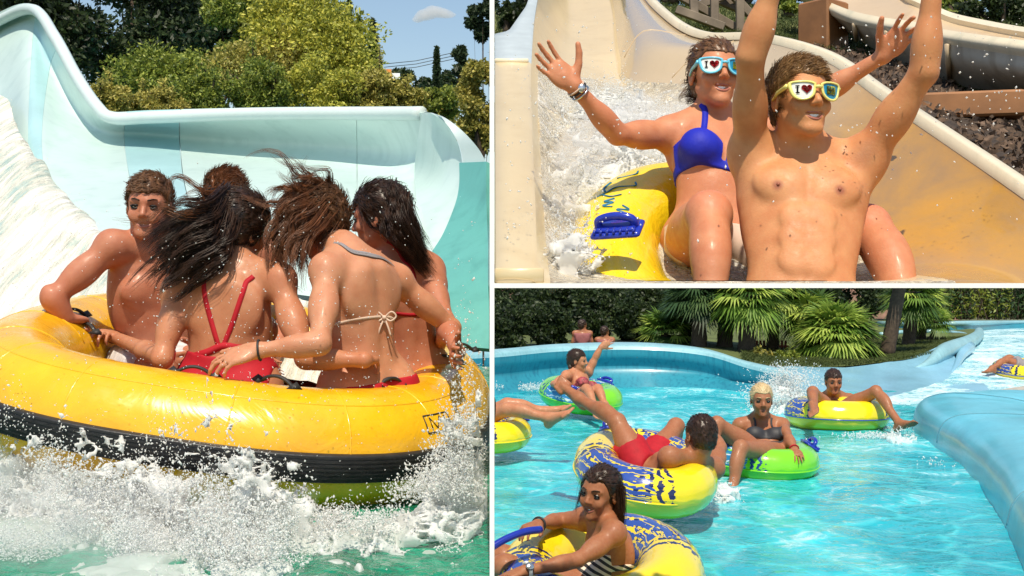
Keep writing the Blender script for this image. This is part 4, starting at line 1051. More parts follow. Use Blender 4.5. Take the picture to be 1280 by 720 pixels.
def bott(X, Y, Z):
    x, y, z = Lb(X, Y, Z); return np.maximum(np.maximum(z - .0, np.abs(x) - .17), np.maximum(-z - .14, np.sqrt(x * x + y * y) - .18))
cloth(wb, 'bikini_bottom', bott, M['red_cloth'], .004)
strap(wb, [P(408, 408, 3.6), P(430, 404, 3.6), P(460, 398, 3.62), P(485, 396, 3.68), P(500, 402, 3.76)], .0045, M['beige_cord'], 'back_string')
bow = MB(); bp = wb.g.stick(P(485, 397, 3.66), .008)[0]
for sg in (-1, 1):
    bow.tube(cr([bp, bp + [sg * .022, -.006, .018], bp + [sg * .036, -.004, .004], bp + [sg * .02, -.006, -.01], bp], 5), .0032, 6)
    bow.tube(cr([bp, bp + [sg * .012, -.006, -.03], bp + [sg * .02, -.006, -.055]], 5), .003, 6)
bow.ball(bp + [0, -.005, 0], .007); bow.build('bow', M['beige_cord'], wb.root)
for dz in (0, .012): strap(wb, [P(412, 318 - dz * 300, 3.72), P(440, 312 - dz * 300, 3.64), P(462, 322 - dz * 300, 3.68), P(480, 338 - dz * 300, 3.76)], .0045, M['grey_cloth'], 'halter_strap', off=.004)
wb.cap_hair(M['hair_brown'], grow=.02, front=.04, back=-.1, n=2200, ln=.055, bumps=.008, spike=(-.6, -.6, .3), seed=9, side=-.075, lift=.3)
hb = wb.hd
flow_hair(wb, None, [[hb(-.04, -.06, .09), P(385, 250, 3.78), P(365, 246, 3.74), P(348, 258, 3.7), P(336, 280, 3.7)], [hb(0, -.08, .08), P(380, 262, 3.74), P(358, 275, 3.7), P(348, 300, 3.7), P(352, 325, 3.7)],
    [hb(.02, -.09, .02), P(395, 290, 3.7), P(378, 305, 3.66), P(370, 330, 3.64), P(374, 352, 3.64)], [hb(-.04, -.05, .05), P(365, 285, 3.72), P(350, 310, 3.7), P(358, 345, 3.68), P(368, 372, 3.7)]], 2200, M['hair_auburn'], .0015, .02, .018, 5, endspread=.03)
flow_hair(wb, None, [[hb(-.02, -.04, .11), P(375, 236, 3.76), P(350, 228, 3.7), P(330, 226, 3.7), P(318, 232, 3.7)], [hb(0, -.04, .11), P(385, 236, 3.76), P(370, 220, 3.7), P(350, 210, 3.7), P(345, 208, 3.7)]], 150, M['hair_auburn'], .001, .022, .03, 7, endspread=.045, name='loose_hair')
# woman at the right, turned away
wc = Person('woman with wet dark brown hair at the right of the raft, face turned left', .0066, 1.0, True, SK['red'])
torso_pts(wc, P(505, 318, 4.15), P(470, 342, 4.1), P(536, 340, 4.2), P(512, 462, 4.2)); wc.J['head'] = P(474, 272, 4.12); wc.HF0 = head_frame((-1, .25, -.15), (-.12, 0, 1))
arm(wc, 'R', (556, 402), (572, 440), (560, 452), (-1, -1, -1)); arm(wc, 'L', (450, 400), (470, 440), (480, 452), (1, -1, -1)); wc.opt['arm'] = 1.1
wc.build(); wc.lips(); wc.eyes(); wc.brows(M['hair_dark'])
strap(wc, [P(486, 300, 4.1), P(497, 312, 4.08), P(505, 330, 4.08), P(512, 350, 4.1)], .006, M['red_cloth'])
strap(wc, [P(480, 392, 4.05), P(500, 394, 4.05), P(530, 394, 4.08)], .006, M['red_cloth'], 'back_string')
wc.cap_hair(M['hair_dark'], grow=.016, front=.045, back=-.1, n=1500, ln=.05, bumps=.005, spike=(.2, -.8, -.6), seed=11, side=-.07, lift=.08)
hb = wc.hd
flow_hair(wc, None, [[hb(.0, -.07, .09), P(492, 250, 4.04), P(505, 275, 4.04), P(515, 300, 4.06), P(528, 322, 4.1)], [hb(0, -.09, .05), P(500, 265, 4.04), P(512, 295, 4.04), P(528, 322, 4.06), P(548, 345, 4.1)], [hb(.03, -.07, .02), P(486, 290, 4.0), P(500, 305, 4.02), P(518, 330, 4.05), P(535, 352, 4.1)]], 2200, M['hair_dark'], .0015, .016, .008, 8, endspread=.016)
# bracelets
def bracelet(p, q, frac, mat, name, r=.03, th=.0035, parent=None):
    a, b = p.J['el' + q], p.J['wr' + q]; c_ = a + (b - a) * frac; ax = nrm(b - a); u = nrm(np.cross(ax, [.2, .3, 1])); v = np.cross(ax, u); m = MB()
    m.tube([c_ + (u * cos(t) + v * sin(t)) * r * p.sc for t in np.linspace(0, 2 * pi, 25)], th * p.sc, 6, cap=False); return m.build(name, mat, p.root)
bracelet(wb, 'L', .97, M['black_strap'], 'bracelet', .029)

# ---- splash round the raft
def screen_scatter(n, fpx, dfun, z=None): 
    out = []
    for _ in range(n):
        px, py = fpx(); out.append(P(px, py, dfun(px, py)))
    return np.array(out)
def splash_cloud(n, x0, x1, base, amp, dpt, seed, thr=-.1, scale=5.0):
    """droplets thrown up from the waterline: dense low down, filaments by noise"""
    R = np.random.default_rng(seed); px = R.uniform(x0, x1, n); t = R.exponential(.33, n); 
    py = np.array([base(x) for x in px]) - t * np.array([amp(x) for x in px]) * 1.0 + R.normal(0, 10, n); d = np.array([dpt(x) for x in px]) + R.normal(0, .1, n)
    p = np.stack([(px - 640) / F * d, d, (357 - py) / F * d], 1); f = fbm(p * scale * [1, .6, 1], 4); k = f > thr + t * .25
    p = p[k]; u = p[:, 0] / p[:, 1] * F + 640; return p[u < 609]
base = lambda x: 640 if x < 120 else 655 if x < 400 else 690
front = lambda x: np.interp(x, [0, 100, 250, 400, 500, 560, 612], [560, 610, 640, 650, 640, 615, 600])
amp = lambda x: np.interp(x, [0, 60, 150, 220, 300, 360, 400, 480, 540, 580, 612], [70, 50, 40, 80, 75, 50, 15, 12, 70, 110, 120])
dpt = lambda x: np.interp(x, [0, 150, 300, 450, 612], [3.45, 3.1, 2.98, 3.0, 3.25])
def splash_env(A):
    u = A[..., 0] / A[..., 1] * F + 640; d = A[..., 1]; z = A[..., 2] - WZ
    am = np.interp(u, [-20, 60, 150, 230, 300, 350, 400, 430, 520, 560, 590, 612], [.14, .11, .10, .16, .17, .12, .04, .02, .03, .14, .23, .25])
    dp = np.interp(u, [0, 150, 300, 450, 540, 612], [3.38, 3.02, 2.92, 2.98, 3.12, 3.2]); wd = np.interp(z, [0, .1, .3], [.16, .10, .07])
    return .62 * np.exp(-np.maximum(z, 0) / am) * np.exp(-((d - dp) / wd) ** 2) * np.clip((609 - u) / 14, 0, 1) * (u > -25) * (z > -.03)
splash_mesh('splash_sheets', P(-20, 660, 3.4) * [1, 0, 0] + [0, 2.62, WZ - .02], [-.03, 3.6, WZ + .42], .0066, splash_env, 9, M['foam'], 3.3)
pts = [splash_cloud(60000, -20, 609, lambda x: front(x) + 10, amp, dpt, 21, -.05, 9), splash_cloud(30000, -20, 400, lambda x: front(x) + 60, lambda x: 90, lambda x: dpt(x) - .25, 23, .0, 9)]
Rr = np.random.default_rng(29); nn_ = 9000; u_ = 592 - np.abs(Rr.normal(0, 38, nn_)); v_ = 615 - Rr.exponential(42, nn_) * np.exp(-((592 - u_) / 60) ** 2) + Rr.normal(0, 8, nn_); d_ = 3.15 + Rr.normal(0, .08, nn_); pts.append(np.stack([(u_ - 640) / F * d_, d_, (357 - v_) / F * d_], 1))
p = np.concatenate(pts); st = rng.normal(0, 1, (len(p), 3)) + [0, 0, .6]
tag(drops('splash_droplets', p, rng.uniform(.0006, .0019, len(p)) * rng.choice([1, 1, 1, 1, 2.0], len(p)), M['foam'], st), kind='stuff')
# scattered drops over the riders
n = 2600; px = rng.uniform(60, 605, n); py = rng.uniform(200, 600, n); d = rng.uniform(2.6, 3.5, n); k = rng.random(n) < np.exp(-((px - 330) / 230) ** 2 - ((py - 440) / 130) ** 2)
px, py, d = px[k], py[k], d[k]; p = np.stack([(px - 640) / F * d, d, (357 - py) / F * d], 1)
tag(drops('spray', p, rng.uniform(.0006, .0017, len(p)), M['foam'], rng.normal(0, 1, p.shape)), kind='stuff')
# churned foam: lumpy sheet breaking off into the green water
Gf = []
for v in np.linspace(0, 1, 150):
    row = []
    for x in np.linspace(-40, 609, 330):
        y0 = front(x) - 4; y1 = 800; y = y0 + (y1 - y0) * v; d = (dpt(x) - .03) if v == 0 else 0
        zz = WZ; dw = zz * F / (357 - y); d = min(dw, dpt(x) + .0); row.append((x, y, d))
    Gf.append([P(*q) for q in row])
Gf = np.array(Gf); uu = Gf[..., 0] / Gf[..., 1] * F + 640; vv = 357 - Gf[..., 2] / Gf[..., 1] * F
dens = np.interp(uu, [-40, 100, 300, 420, 470, 540, 609], [.42, .40, .22, -.12, -.3, -.12, .25]) - np.interp(vv, [560, 640, 720], [-.35, -.02, .1]) - .35 * np.exp(-((uu - 520) / 110) ** 2 - ((vv - 690) / 60) ** 2)
nz = fbm(Gf * [6, 4.5, 6], 5) * .5 + fbm(Gf * [24, 17, 24], 3) * .32; hgt = np.clip(dens + nz, -.3, .6)
Gf[..., 2] = np.maximum(Gf[..., 2], WZ - .03) + (-.02 + .034 * np.clip((hgt + .15) / .4, 0, 1) ** 2 + .02 * np.maximum(hgt, 0)) * np.clip((600 - uu) / 40, 0, 1) - .03 * np.clip((uu - 570) / 30, 0, 1) 
Gf[..., 0] = np.minimum(Gf[..., 0], (609 - 640) / F * Gf[..., 1])
mm = MB(); mm.grid(np.swapaxes(Gf, 0, 1)); tag(mm.build('churned_foam', M['foam']), kind='stuff')
# fine mist hanging in the splash: lumpy closed bodies of thin air-borne water
def volm(name, dens):
    m = bpy.data.materials.new(name); m.use_nodes = True; nt = m.node_tree; nt.nodes.remove(nt.nodes['Principled BSDF'])
    v = nt.nodes.new('ShaderNodeVolumePrincipled'); v.inputs['Color'].default_value = (1, 1, 1, 1); v.inputs['Density'].default_value = dens; v.inputs['Anisotropy'].default_value = .2
    nt.links.new(v.outputs[0], nt.nodes['Material Output'].inputs['Volume']); return m
def mist(name, blobs, dens, h, namp, nfreq, seed=0, xmax=605):
    pc = np.array([P(x, y, d) for x, y, d, *_ in blobs]); rr = np.array([[rx / F * d, rx / F * d * .8, ry / F * d] for x, y, d, rx, ry in blobs])
    g_ = Sdf((pc - rr).min(0) - .05, (pc + rr).max(0) + .05, h)
    for c_, r_ in zip(pc, rr): g_.ell(c_, r_, None, .05)
    A = np.stack(np.broadcast_arrays(g_.ax[0][:, None, None], g_.ax[1][None, :, None], g_.ax[2][None, None, :]), -1)
    g_.f += (namp * fbm(A * nfreq + seed, 4)).astype(np.float32)
    g_.f = np.maximum(g_.f, (A[..., 0] - XL(A[..., 1], xmax)).astype(np.float32))
    return tag(sdf_mesh(g_, name, volm(name, dens)), kind='stuff')
mist('splash_mist', [(20, 600, 3.1, 60, 38), (90, 625, 3.0, 70, 34), (170, 640, 2.95, 60, 30), (240, 635, 2.9, 50, 42), (310, 640, 2.9, 55, 45), (360, 655, 2.9, 40, 30), (120, 690, 2.7, 140, 35)], 2.0, .011, .045, 14, 3)
mist('splash_mist', [(590, 585, 3.15, 26, 42), (565, 605, 3.1, 30, 28), (598, 620, 3.0, 22, 40)], 2.2, .009, .035, 18, 7)
# foam flecks on the water in front
n = 60000; px = rng.uniform(-30, 608, n); py = rng.uniform(600, 740, n); d = WZ * F / (357 - py); p = np.stack([(px - 640) / F * d, d, np.full(n, WZ + .012)], 1)
f = fbm(p * [7, 5, 7], 4) + np.interp(px, [0, 300, 420, 608], [.2, .12, -.45, -.3]); p = p[f > .12]; p[:, 2] += rng.exponential(.02, len(p))
tag(drops('foam_flecks', p, rng.uniform(.0008, .0026, len(p)), M['foam'], rng.normal(0, 1, p.shape) * [1, 1, .2]), kind='stuff')
# spray off the slide's rushing water
n = 500; px = rng.uniform(-20, 170, n); py = rng.uniform(100, 420, n); k = px < np.interp(py, [100, 200, 260, 400], [10, 60, 120, 170]); px, py = px[k], py[k]
d = np.interp(py, [100, 200, 290, 380, 420], [9, 7.3, 6.1, 5.2, 5]) - rng.exponential(.12, len(px)); p = np.stack([(px - 640) / F * d, d, (357 - py) / F * d], 1)
tag(drops('slide_spray', p, rng.uniform(.0015, .004, len(p)), M['foam_warm']), kind='stuff')

# ---- trees and sky line behind the slide
def bz(d): return 0
GL = -HW - .6
def pt_tree(name, px, py, wpx, hpx, d, mat, label, n, sz, nc=16, seed=0, group=None, cat='tree', tr=None):
    c = P(px, py, d); rad = np.array([wpx / F * d, wpx / F * d * .8, hpx / F * d])
    return tree(name, (c[0], c[1], GL), 0, c, rad, nc, n, sz * d / F, mat, label, group, tr or wpx / F * d * .07, seed, cat)
def pt_bush(name, px, py, wpx, hpx, d, mat, label, n, sz, nc=12, seed=0, group=None, twigs=0, cat='bush'):
    c = P(px, py, d); return bush(name, c, (wpx / F * d, wpx / F * d * .7, hpx / F * d), nc, n, sz * d / F, mat, label, group, seed, cat, 4, twigs)
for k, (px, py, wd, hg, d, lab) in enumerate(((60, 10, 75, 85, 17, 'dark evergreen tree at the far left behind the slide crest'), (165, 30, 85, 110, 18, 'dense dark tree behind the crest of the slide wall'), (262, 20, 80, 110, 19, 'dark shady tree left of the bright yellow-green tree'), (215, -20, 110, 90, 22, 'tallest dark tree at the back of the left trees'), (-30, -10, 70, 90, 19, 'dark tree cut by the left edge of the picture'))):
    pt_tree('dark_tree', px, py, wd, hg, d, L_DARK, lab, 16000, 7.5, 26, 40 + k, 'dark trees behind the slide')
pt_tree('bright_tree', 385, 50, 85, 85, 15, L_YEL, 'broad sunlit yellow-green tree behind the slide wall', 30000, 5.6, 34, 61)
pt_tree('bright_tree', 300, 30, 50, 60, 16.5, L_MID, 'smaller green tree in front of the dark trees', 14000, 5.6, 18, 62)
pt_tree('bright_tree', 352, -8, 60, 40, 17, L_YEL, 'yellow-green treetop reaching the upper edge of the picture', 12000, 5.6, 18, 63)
def conifer(px, py0, py1, wpx, d, label, seed=0, group=None, mat=None, n=5000):
    R = np.random.default_rng(seed); b = P(px, py1, d); t = P(px, py0, d); root = empty('conifer', (b[0], b[1], GL), label, 'tree', group); m = MB(); m.tube([(b[0], b[1], GL), t], [wpx / F * d * .12, .01], 7); m.build('trunk', M['bark'], root)
    f = R.random(n) ** .6; a = R.random(n) * 2 * pi; H_ = t[2] - b[2]; lay = np.abs(np.sin(f * 26)) * .35 + .65; rr = wpx / F * d * f * lay * R.uniform(.5, 1.05, n)
    p = np.stack([b[0] + np.cos(a) * rr, b[1] + np.sin(a) * rr, t[2] - f * H_ - rr * .25], 1); leafmesh('crown', p, 8 * d / F, mat or L_CON, root, outward=np.stack([np.cos(a), np.sin(a), -.3 + 0 * a], 1)); return root
conifer(436, -4, 130, 16, 19, 'dark slim conifer with a bare tip left of the open sky', 1); conifer(466, 22, 150, 26, 20, 'dark conifer with ragged side branches at the edge of the sky', 2)
conifer(546, 58, 150, 8, 24, 'small pointed conifer standing alone below the sky', 3); conifer(449, 20, 140, 18, 21, 'dark conifer between two slim conifers', 4)
for k, (px, py, wd, hg, lab) in enumerate(((135, 128, 34, 22, 'olive shrub with long arching shoots beside the slide crest'), (195, 132, 42, 20, 'low olive shrub behind the left of the slide wall'), (262, 120, 45, 32, 'olive green shrub under the dark trees'), (330, 112, 45, 40, 'green shrub below the bright tree'), (400, 112, 48, 45, 'thick green shrub in the middle of the hedge'), (455, 118, 42, 40, 'tall olive shrub right of the middle of the hedge'), (505, 128, 32, 25, 'ochre tinted shrub under the orange sign'), (545, 130, 32, 28, 'green shrub below the small conifer'))):
    pt_bush('shrub', px, py, wd, hg, 11.5 + .2 * k, [L_OLV, L_OLV, L_MID, L_MID, L_YEL, L_OLV, L_OLV, L_MID][k], lab, 11000, 4.6, 22, 70 + k, 'shrubs along the top of the slide wall', twigs=[14, 6, 5, 3, 0, 4, 5, 0][k])
pt_bush('leafy_tree', 597, 130, 28, 80, 9.6, L_OLV, 'yellowish leafy bush beside the flared end of the slide', 20000, 5, 26, 81, cat='bush')
pt_tree('drooping_tree', 604, 18, 20, 42, 11.5, L_CON, 'dark drooping branches in the upper right corner of the slide view', 7000, 6, 12, 82)
pt_bush('drooping_bush', 578, 78, 13, 26, 12, L_CON, 'dark feathery sapling left of the yellowish bush', 1500, 8, 6, 83)
for k, (px, py, wd, hg, lab) in enumerate(((500, 100, 22, 14, 'dark distant tree left below the sky'), (530, 108, 26, 16, 'round dark distant tree below the sky'), (560, 108, 22, 18, 'distant tree beside the drooping sapling'))):
    pt_bush('distant_tree', px, py, wd, hg, 34, L_DARK, lab, 2500, 6, 9, 90 + k, 'distant trees on the skyline', cat='tree')
sg = empty('sign_board', P(489, 96, 30), 'small orange and white sign board above the distant trees', 'sign')
m = MB(); m.box(P(486, 93, 30), (.13, .04, .26)); m.build('orange_panel', M['orange'], sg, smooth=False); m = MB(); m.box(P(495, 95, 30.2), (.2, .04, .14)); m.build('white_panel', M['white_paint'], sg, smooth=False)
m = MB(); m.tube([P(488, 96, 30.1), P(488, 96, 30.1) * [1, 1, 0] + [0, 0, GL]], .03, 6); m.build('pole', M['wire'], sg)
m = MB()
for k in range(3): m.tube([P(480, 88 - 4 * k, 40), P(520, 84 - 4 * k, 40), P(566, 74 - 4 * k, 40)], .012, 5)
tag(m.build('power_lines', M['wire']), 'three thin power lines crossing the sky above the distant trees', 'cable')
for k, (px, py, wd, hg, mt, lab) in enumerate(((210, 96, 90, 34, L_MID, 'broad thicket filling the gap under the dark trees'), (330, 90, 80, 40, L_OLV, 'yellowish thicket between the bright tree and the hedge'), (415, 84, 50, 42, L_YEL, 'sunlit thicket right of the bright tree'), (522, 140, 55, 22, L_OLV, 'low thicket behind the right end of the hedge'))):
    pt_bush('thicket', px, py, wd, hg, 14.5, mt, lab, 16000, 5, 30, 95 + k, 'thickets behind the hedge', twigs=4)
# a small cumulus cloud: lumpy volume-like puff far away
cs = Sdf(P(500, 40, 900) - [0, 20, 0], P(585, -5, 900) + [0, 25, 0], .9)
for px, py, r in ((536, 17, 4.6), (527, 20, 3.2), (546, 15, 4.2), (556, 17, 3.6), (564, 19, 2.2), (520, 24, 2), (540, 13, 3.2)): cs.ell(P(px, py, 900), np.array([r * 1.3, r, r * .7]) * 1.0, None, 3.5)
A = np.stack(np.broadcast_arrays(cs.ax[0][:, None, None], cs.ax[1][None, :, None], cs.ax[2][None, None, :]), -1); cs.f += (.45 * fbm(A * .2, 4)).astype(np.float32)
def volmat(name, dens, col=(1, 1, 1), an=.3):
    m = bpy.data.materials.new(name); m.use_nodes = True; nt = m.node_tree; nt.nodes.remove(nt.nodes['Principled BSDF'])
    v = nt.nodes.new('ShaderNodeVolumePrincipled'); v.inputs['Color'].default_value = (*col, 1); v.inputs['Density'].default_value = dens; v.inputs['Anisotropy'].default_value = an
    nt.links.new(v.outputs[0], nt.nodes['Material Output'].inputs['Volume']); return m
mc = volmat('cloud', .15, an=.2)
tag(sdf_mesh(cs, 'cloud', mc), kind='structure')
# ================================================================ TOP RIGHT SET: two riders on the cream slide
ZC = .0075
mat_cream = poolmat('slide_cream', (.62, .50, .30), .32, var=.08, streak=.35, dirt=(.75, .68, .55))
mat_creamd = poolmat('slide_beige', (.55, .42, .27), .35, var=.1, streak=.4, dirt=(.7, .6, .5))
mat_gold, nt, b = newmat('slide_golden')
c = coord(nt); st = noise(nt, 1.6, 5, coord(nt, 'Object', (2, 1.2, 3)), dist=.6); z_ = nt.nodes.new('ShaderNodeSeparateXYZ'); nt.links.new(c, z_.inputs[0])
gold_ = ramp(nt, st, [(.28, (.30, .19, .09)), (.5, (.48, .26, .05)), (.72, (.62, .30, .01))]); fy_ = nt.nodes.new('ShaderNodeMapRange'); fy_.inputs[1].default_value = .6; fy_.inputs[2].default_value = 1.5; nt.links.new(math_(nt, 'ADD', z_.outputs[1], math_(nt, 'MULTIPLY', st, .5)), fy_.inputs[0]); nt.links.new(mixc(nt, fy_.outputs[0], gold_, (.52, .41, .27)), b.inputs['Base Color']); b.inputs['Roughness'].default_value = .2; b.inputs['Coat Weight'].default_value = .6
bump(nt, b, noise(nt, 16, 5, c), .2, .01)
mat_rimc = poolmat('slide_rim_cream', (.68, .60, .44), .45, var=.1, streak=.4)
slide = empty('open_slide', (.6, 3.5, 0), 'cream open chute with a golden inner wall carrying the two riders', 'water slide')
def zb(d): return .02 + .4 * (d - 2.7)
# keyed cross sections: depth, then (x, z above deck)
def sec(d, pts): return [np.array([x, d, max(z, ZC + .0004 * k)]) for k, (x, z) in enumerate(pts)]
def prof_(d, xl, xr, dep=.2, rr=.1):
    z = zb(d); w_ = xr - xl
    return [(xl, z), (xl + .012, z - .02), (xl + .05, z - .10), (xl + .14, z - dep * .85), (xl + w_ * .35, z - dep), (xl + w_ * .55, z - dep), (xl + w_ * .74, z - dep * .72), (xl + w_ * .9, z - .05 + rr * .3), (xr - .01, z + rr - .03), (xr, z + rr)]
keys = [(2.62, .045, 1.29, .2, .10), (3.2, .05, 1.27, .2, .1), (4.0, .055, 1.23, .2, .1), (4.6, .06, 1.195, .2, .105), (5.2, .075, 1.07, .22, .06), (5.7, .09, .93, .24, -.03), (6.2, .11, .87, .26, -.08), (6.9, .145, .83, .28, -.1), (7.8, .19, .85, .3, -.15), (9.0, .24, .9, .3, -.2)]
Gs = np.array([sec(k[0], prof_(*k)) for k in keys]); 
# behind the bend the right wall stands steep
for i, (xf, zf) in {5: (.56, .0), 6: (.56, .0), 7: (.60, .0), 8: (.66, 0), 9: (.7, 0)}.items():
    d = keys[i][0]; Gs[i, 5] = (xf - .04, d, zb(d) - .27); Gs[i, 6] = (xf, d, zb(d) - .24); Gs[i, 7] = (xf + (keys[i][2] - xf) * .35, d, zb(d) - .2 + .12)
Gd = cr(Gs, 9); Gd = np.swapaxes(cr(np.swapaxes(Gd, 0, 1), 5), 0, 1); Gd[..., 2] = np.maximum(Gd[..., 2], ZC)
_e = Gd[:1].copy(); _e[..., 1] = 2.612; _e[..., 2] = .0054; Gd = np.concatenate([_e, Gd])
ns = Gd.shape[1]; cutl, cutr = 23, 30
sheet('left_wall', Gd[:, :cutl + 1][:, ::1], mat_cream, slide, 0)
sheet('channel_floor', Gd[:, cutl:cutr + 1], mat_cream, slide, 0)
sheet('right_wall', Gd[:, cutr:], mat_gold, slide, 0)
def flange(i, name, xs, mat, lift=0.0):
    base_ = Gd[:, i]; R_ = np.stack([base_ + np.array([x, 0, z]) for x, z in xs]); return sheet(name, R_, mat, slide, 0)
# left flange in bolted lengths, its outer edge at the edge of the terrace
lf = Gd[:, 0]; outx = np.maximum(XL(lf[:, 1], 618.3), np.interp(lf[:, 1], [4.9, 5.6, 6.3, 7.2, 9], [-1, -.02, .07, .135, .19]))
k5 = int(np.argmin(np.abs(lf[:, 1] - 4.95)))
for a, b_ in ((0, k5), (k5, len(lf) - 1)):
    seg = slice(a, b_ + 1); l = lf[seg]; o_ = np.stack([outx[seg], l[:, 1], l[:, 2] + .004], 1); o2 = o_.copy(); o2[:, 2] = np.maximum(ZC, o2[:, 2] - .25)
    sheet('left_flange', np.stack([l + [.012, 0, -.003], l + [0, 0, .006], l * .5 + o_ * .5 + [0, 0, .008], o_ + [.004, 0, .004], o_ + [0, 0, -.006], o2]), [mat_cream, simple('flange_sky_shade', (.46, .52, .54), .35, var=.08)][a > 0], slide, .0)  # far length: shade and sky reflection painted as blue-grey
m = MB(); p0 = lf[k5]; m.box((p0[0] / 2 + outx[k5] / 2, p0[1] - .01, p0[2] + .006), (p0[0] - outx[k5], .03, .02), bev=.004); m.build('flange_joint', mat_rimc, slide)
m = MB(); m.box(((XL(2.615, 618.4) + .07) / 2, 2.622, .022), (.07 - XL(2.615, 618.4), .014, .0335), bev=.003); m.build('flange_end', mat_cream, slide)
rr_ = Gd[:, -1]; nrmR = np.array([1.0, 0, 0])
sheet('right_rim', np.stack([rr_ + [-.004, 0, -.02], rr_ + [0, 0, .012], rr_ + [.012, 0, .014], rr_ + [.036, 0, .011], rr_ + [.042, 0, -.004], rr_ + [.034, 0, -.05]]), mat_rimc, slide, .0)
ow = np.stack([rr_ + [.05, 0, -.05], rr_ + [.02, 0, -.2], rr_ * [1, 1, 0] + [-.06, 0, ZC] + np.maximum(rr_ * [0, 0, 1] - [0, 0, .55], 0)]); ow[..., 2] = np.maximum(ow[..., 2], ZC); sheet('outer_wall', ow, mat_creamd, slide, 0)
for dj in (5.45, 6.1):      # joints across the bend
    i = int(np.argmin(np.abs(Gd[:, 0, 1] - dj))); m = MB(); m.tube(Gd[i, 31:] + [-.001, -.001, .0], .002, 6); m.build('joint_line', mat_creamd, slide)
# water in the chute
Gw = Gd[1:, 9:31:1].copy(); Gw = cr(np.swapaxes(cr(Gw, 3), 0, 1), 3); Gw = np.swapaxes(Gw, 0, 1)
nzw = fbm(Gw * [7, 4, 7], 5); ed = np.sin(np.linspace(0, pi, Gw.shape[1])) ** .5
Gw[..., 2] += (.018 + .04 * np.clip(nzw, -.3, 1)) * ed * np.interp(Gw[..., 1], [2.6, 2.9, 3.3, 4.6, 5.4, 6], [0, 0, 1, 1, .4, -.4]); Gw[..., 2] = np.maximum(Gw[..., 2], ZC + .002); _w = Gw[:1].copy(); _w[..., 1] = 2.611; _w[..., 2] = .0055; Gw = np.concatenate([_w, Gw])
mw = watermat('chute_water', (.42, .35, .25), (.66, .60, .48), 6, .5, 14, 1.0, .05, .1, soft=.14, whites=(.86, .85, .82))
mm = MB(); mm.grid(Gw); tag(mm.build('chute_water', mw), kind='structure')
def chute_z(x, d):
    return np.maximum(zb(d) - .19, ZC)
n = 60000; R = np.random.default_rng(77); d = R.uniform(2.9, 5.3, n); x = .10 + R.random(n) ** 1.3 * np.interp(d, [2.9, 3.6, 4.4, 5.3], [.30, .5, .6, .5])
p = np.stack([x, d, chute_z(x, d) + .03 + R.exponential(.035, n) * np.interp(d, [2.9, 4, 5.3], [1.2, 1.0, .5])], 1); f = fbm(p * [9, 6, 9], 4); p = p[f > -.02]; p = p[(p[:, 2] > ZC + .01) & ((p[:, 0] < .19 + .12 * (p[:, 1] - 2.9)) | (p[:, 1] > 3.6))]
tag(drops('chute_spray', p, R.uniform(.0006, .0018, len(p)), M['foam'], R.normal(0, 1, p.shape) + [0, -.5, .4]), kind='stuff')
n = 900; px = R.uniform(630, 1275, n); py = R.uniform(20, 345, n); k = (px < 800) | ((px > 1040) & (py < 170) & (R.random(n) < .9)) | (R.random(n) < .12); px, py = px[k], py[k]; d = R.uniform(2.7, 3.0, len(px))
p = np.stack([(px - 640) / F * d, d, (357 - py) / F * d], 1)
tag(drops('flying_drops', p, R.uniform(.0008, .0026, len(p)), M['foam'], R.normal(0, 1, p.shape)), kind='stuff')

mist('chute_mist', [(700, 300, 3.05, 24, 60), (705, 230, 3.4, 26, 50), (730, 180, 3.9, 45, 34), (790, 150, 4.4, 60, 26), (850, 148, 4.5, 40, 18)], 3.5, .012, .04, 13, 11, xmax=2000)
def chute_env(A):
    x, d, z = A[..., 0], A[..., 1], A[..., 2]; zz = z - np.maximum(.02 + .4 * (d - 2.7) - .19, ZC)
    xc = np.interp(d, [2.8, 3.4, 4.4, 5.2], [.13, .18, .36, .42]); wx = np.interp(d, [2.8, 3.4, 4.4, 5.2], [.05, .10, .24, .22])
    return .5 * np.exp(-np.maximum(zz, 0) / np.interp(d, [2.8, 3.5, 4.6, 5.2], [.09, .07, .07, .03])) * np.exp(-((x - xc) / wx) ** 2) * (zz > -.05) * (z > ZC + .004) * np.clip((5.3 - d) / .4, 0, 1)
splash_mesh('chute_splash', [.05, 2.8, ZC], [.95, 5.3, 1.05], .0085, chute_env, 8, M['foam'], 1.7)
# ---- the yellow two-seat ring (its front half hidden under the riders)
mat_top = printmat('ring_vinyl_yellow', (.86, .62, .012), (.82, .60, .015), (.02, .06, .30), (.02, .10, .32), 1.25, 2.6)
def clipz(o, z=ZC + .004):
    me = o.data; n = len(me.vertices); co = np.empty(n * 3, np.float32); me.vertices.foreach_get('co', co); co = co.reshape(-1, 3); lz = np.float32(z - sum(v for v in parent_origin(o.parent)[2:3]) if o.parent else z - o.location.z); co[:, 2] = np.maximum(co[:, 2], lz); me.vertices.foreach_set('co', co.ravel()); me.update()
tc = np.array([.53, 3.28, .02]); tu = nrm([1, 0, 0]); tv = nrm([0, 1, .52]); tn = np.cross(tu, tv)
ring = empty('swim_ring', tc, 'yellow two-seat ring with a blue handle under the riders on the cream slide', 'swim ring')
o = inflated('ring_tube', tc, tu, tv, tn, .25, .50, .135, mat_top, ring, 2.2, 110, 30); clipz(o)
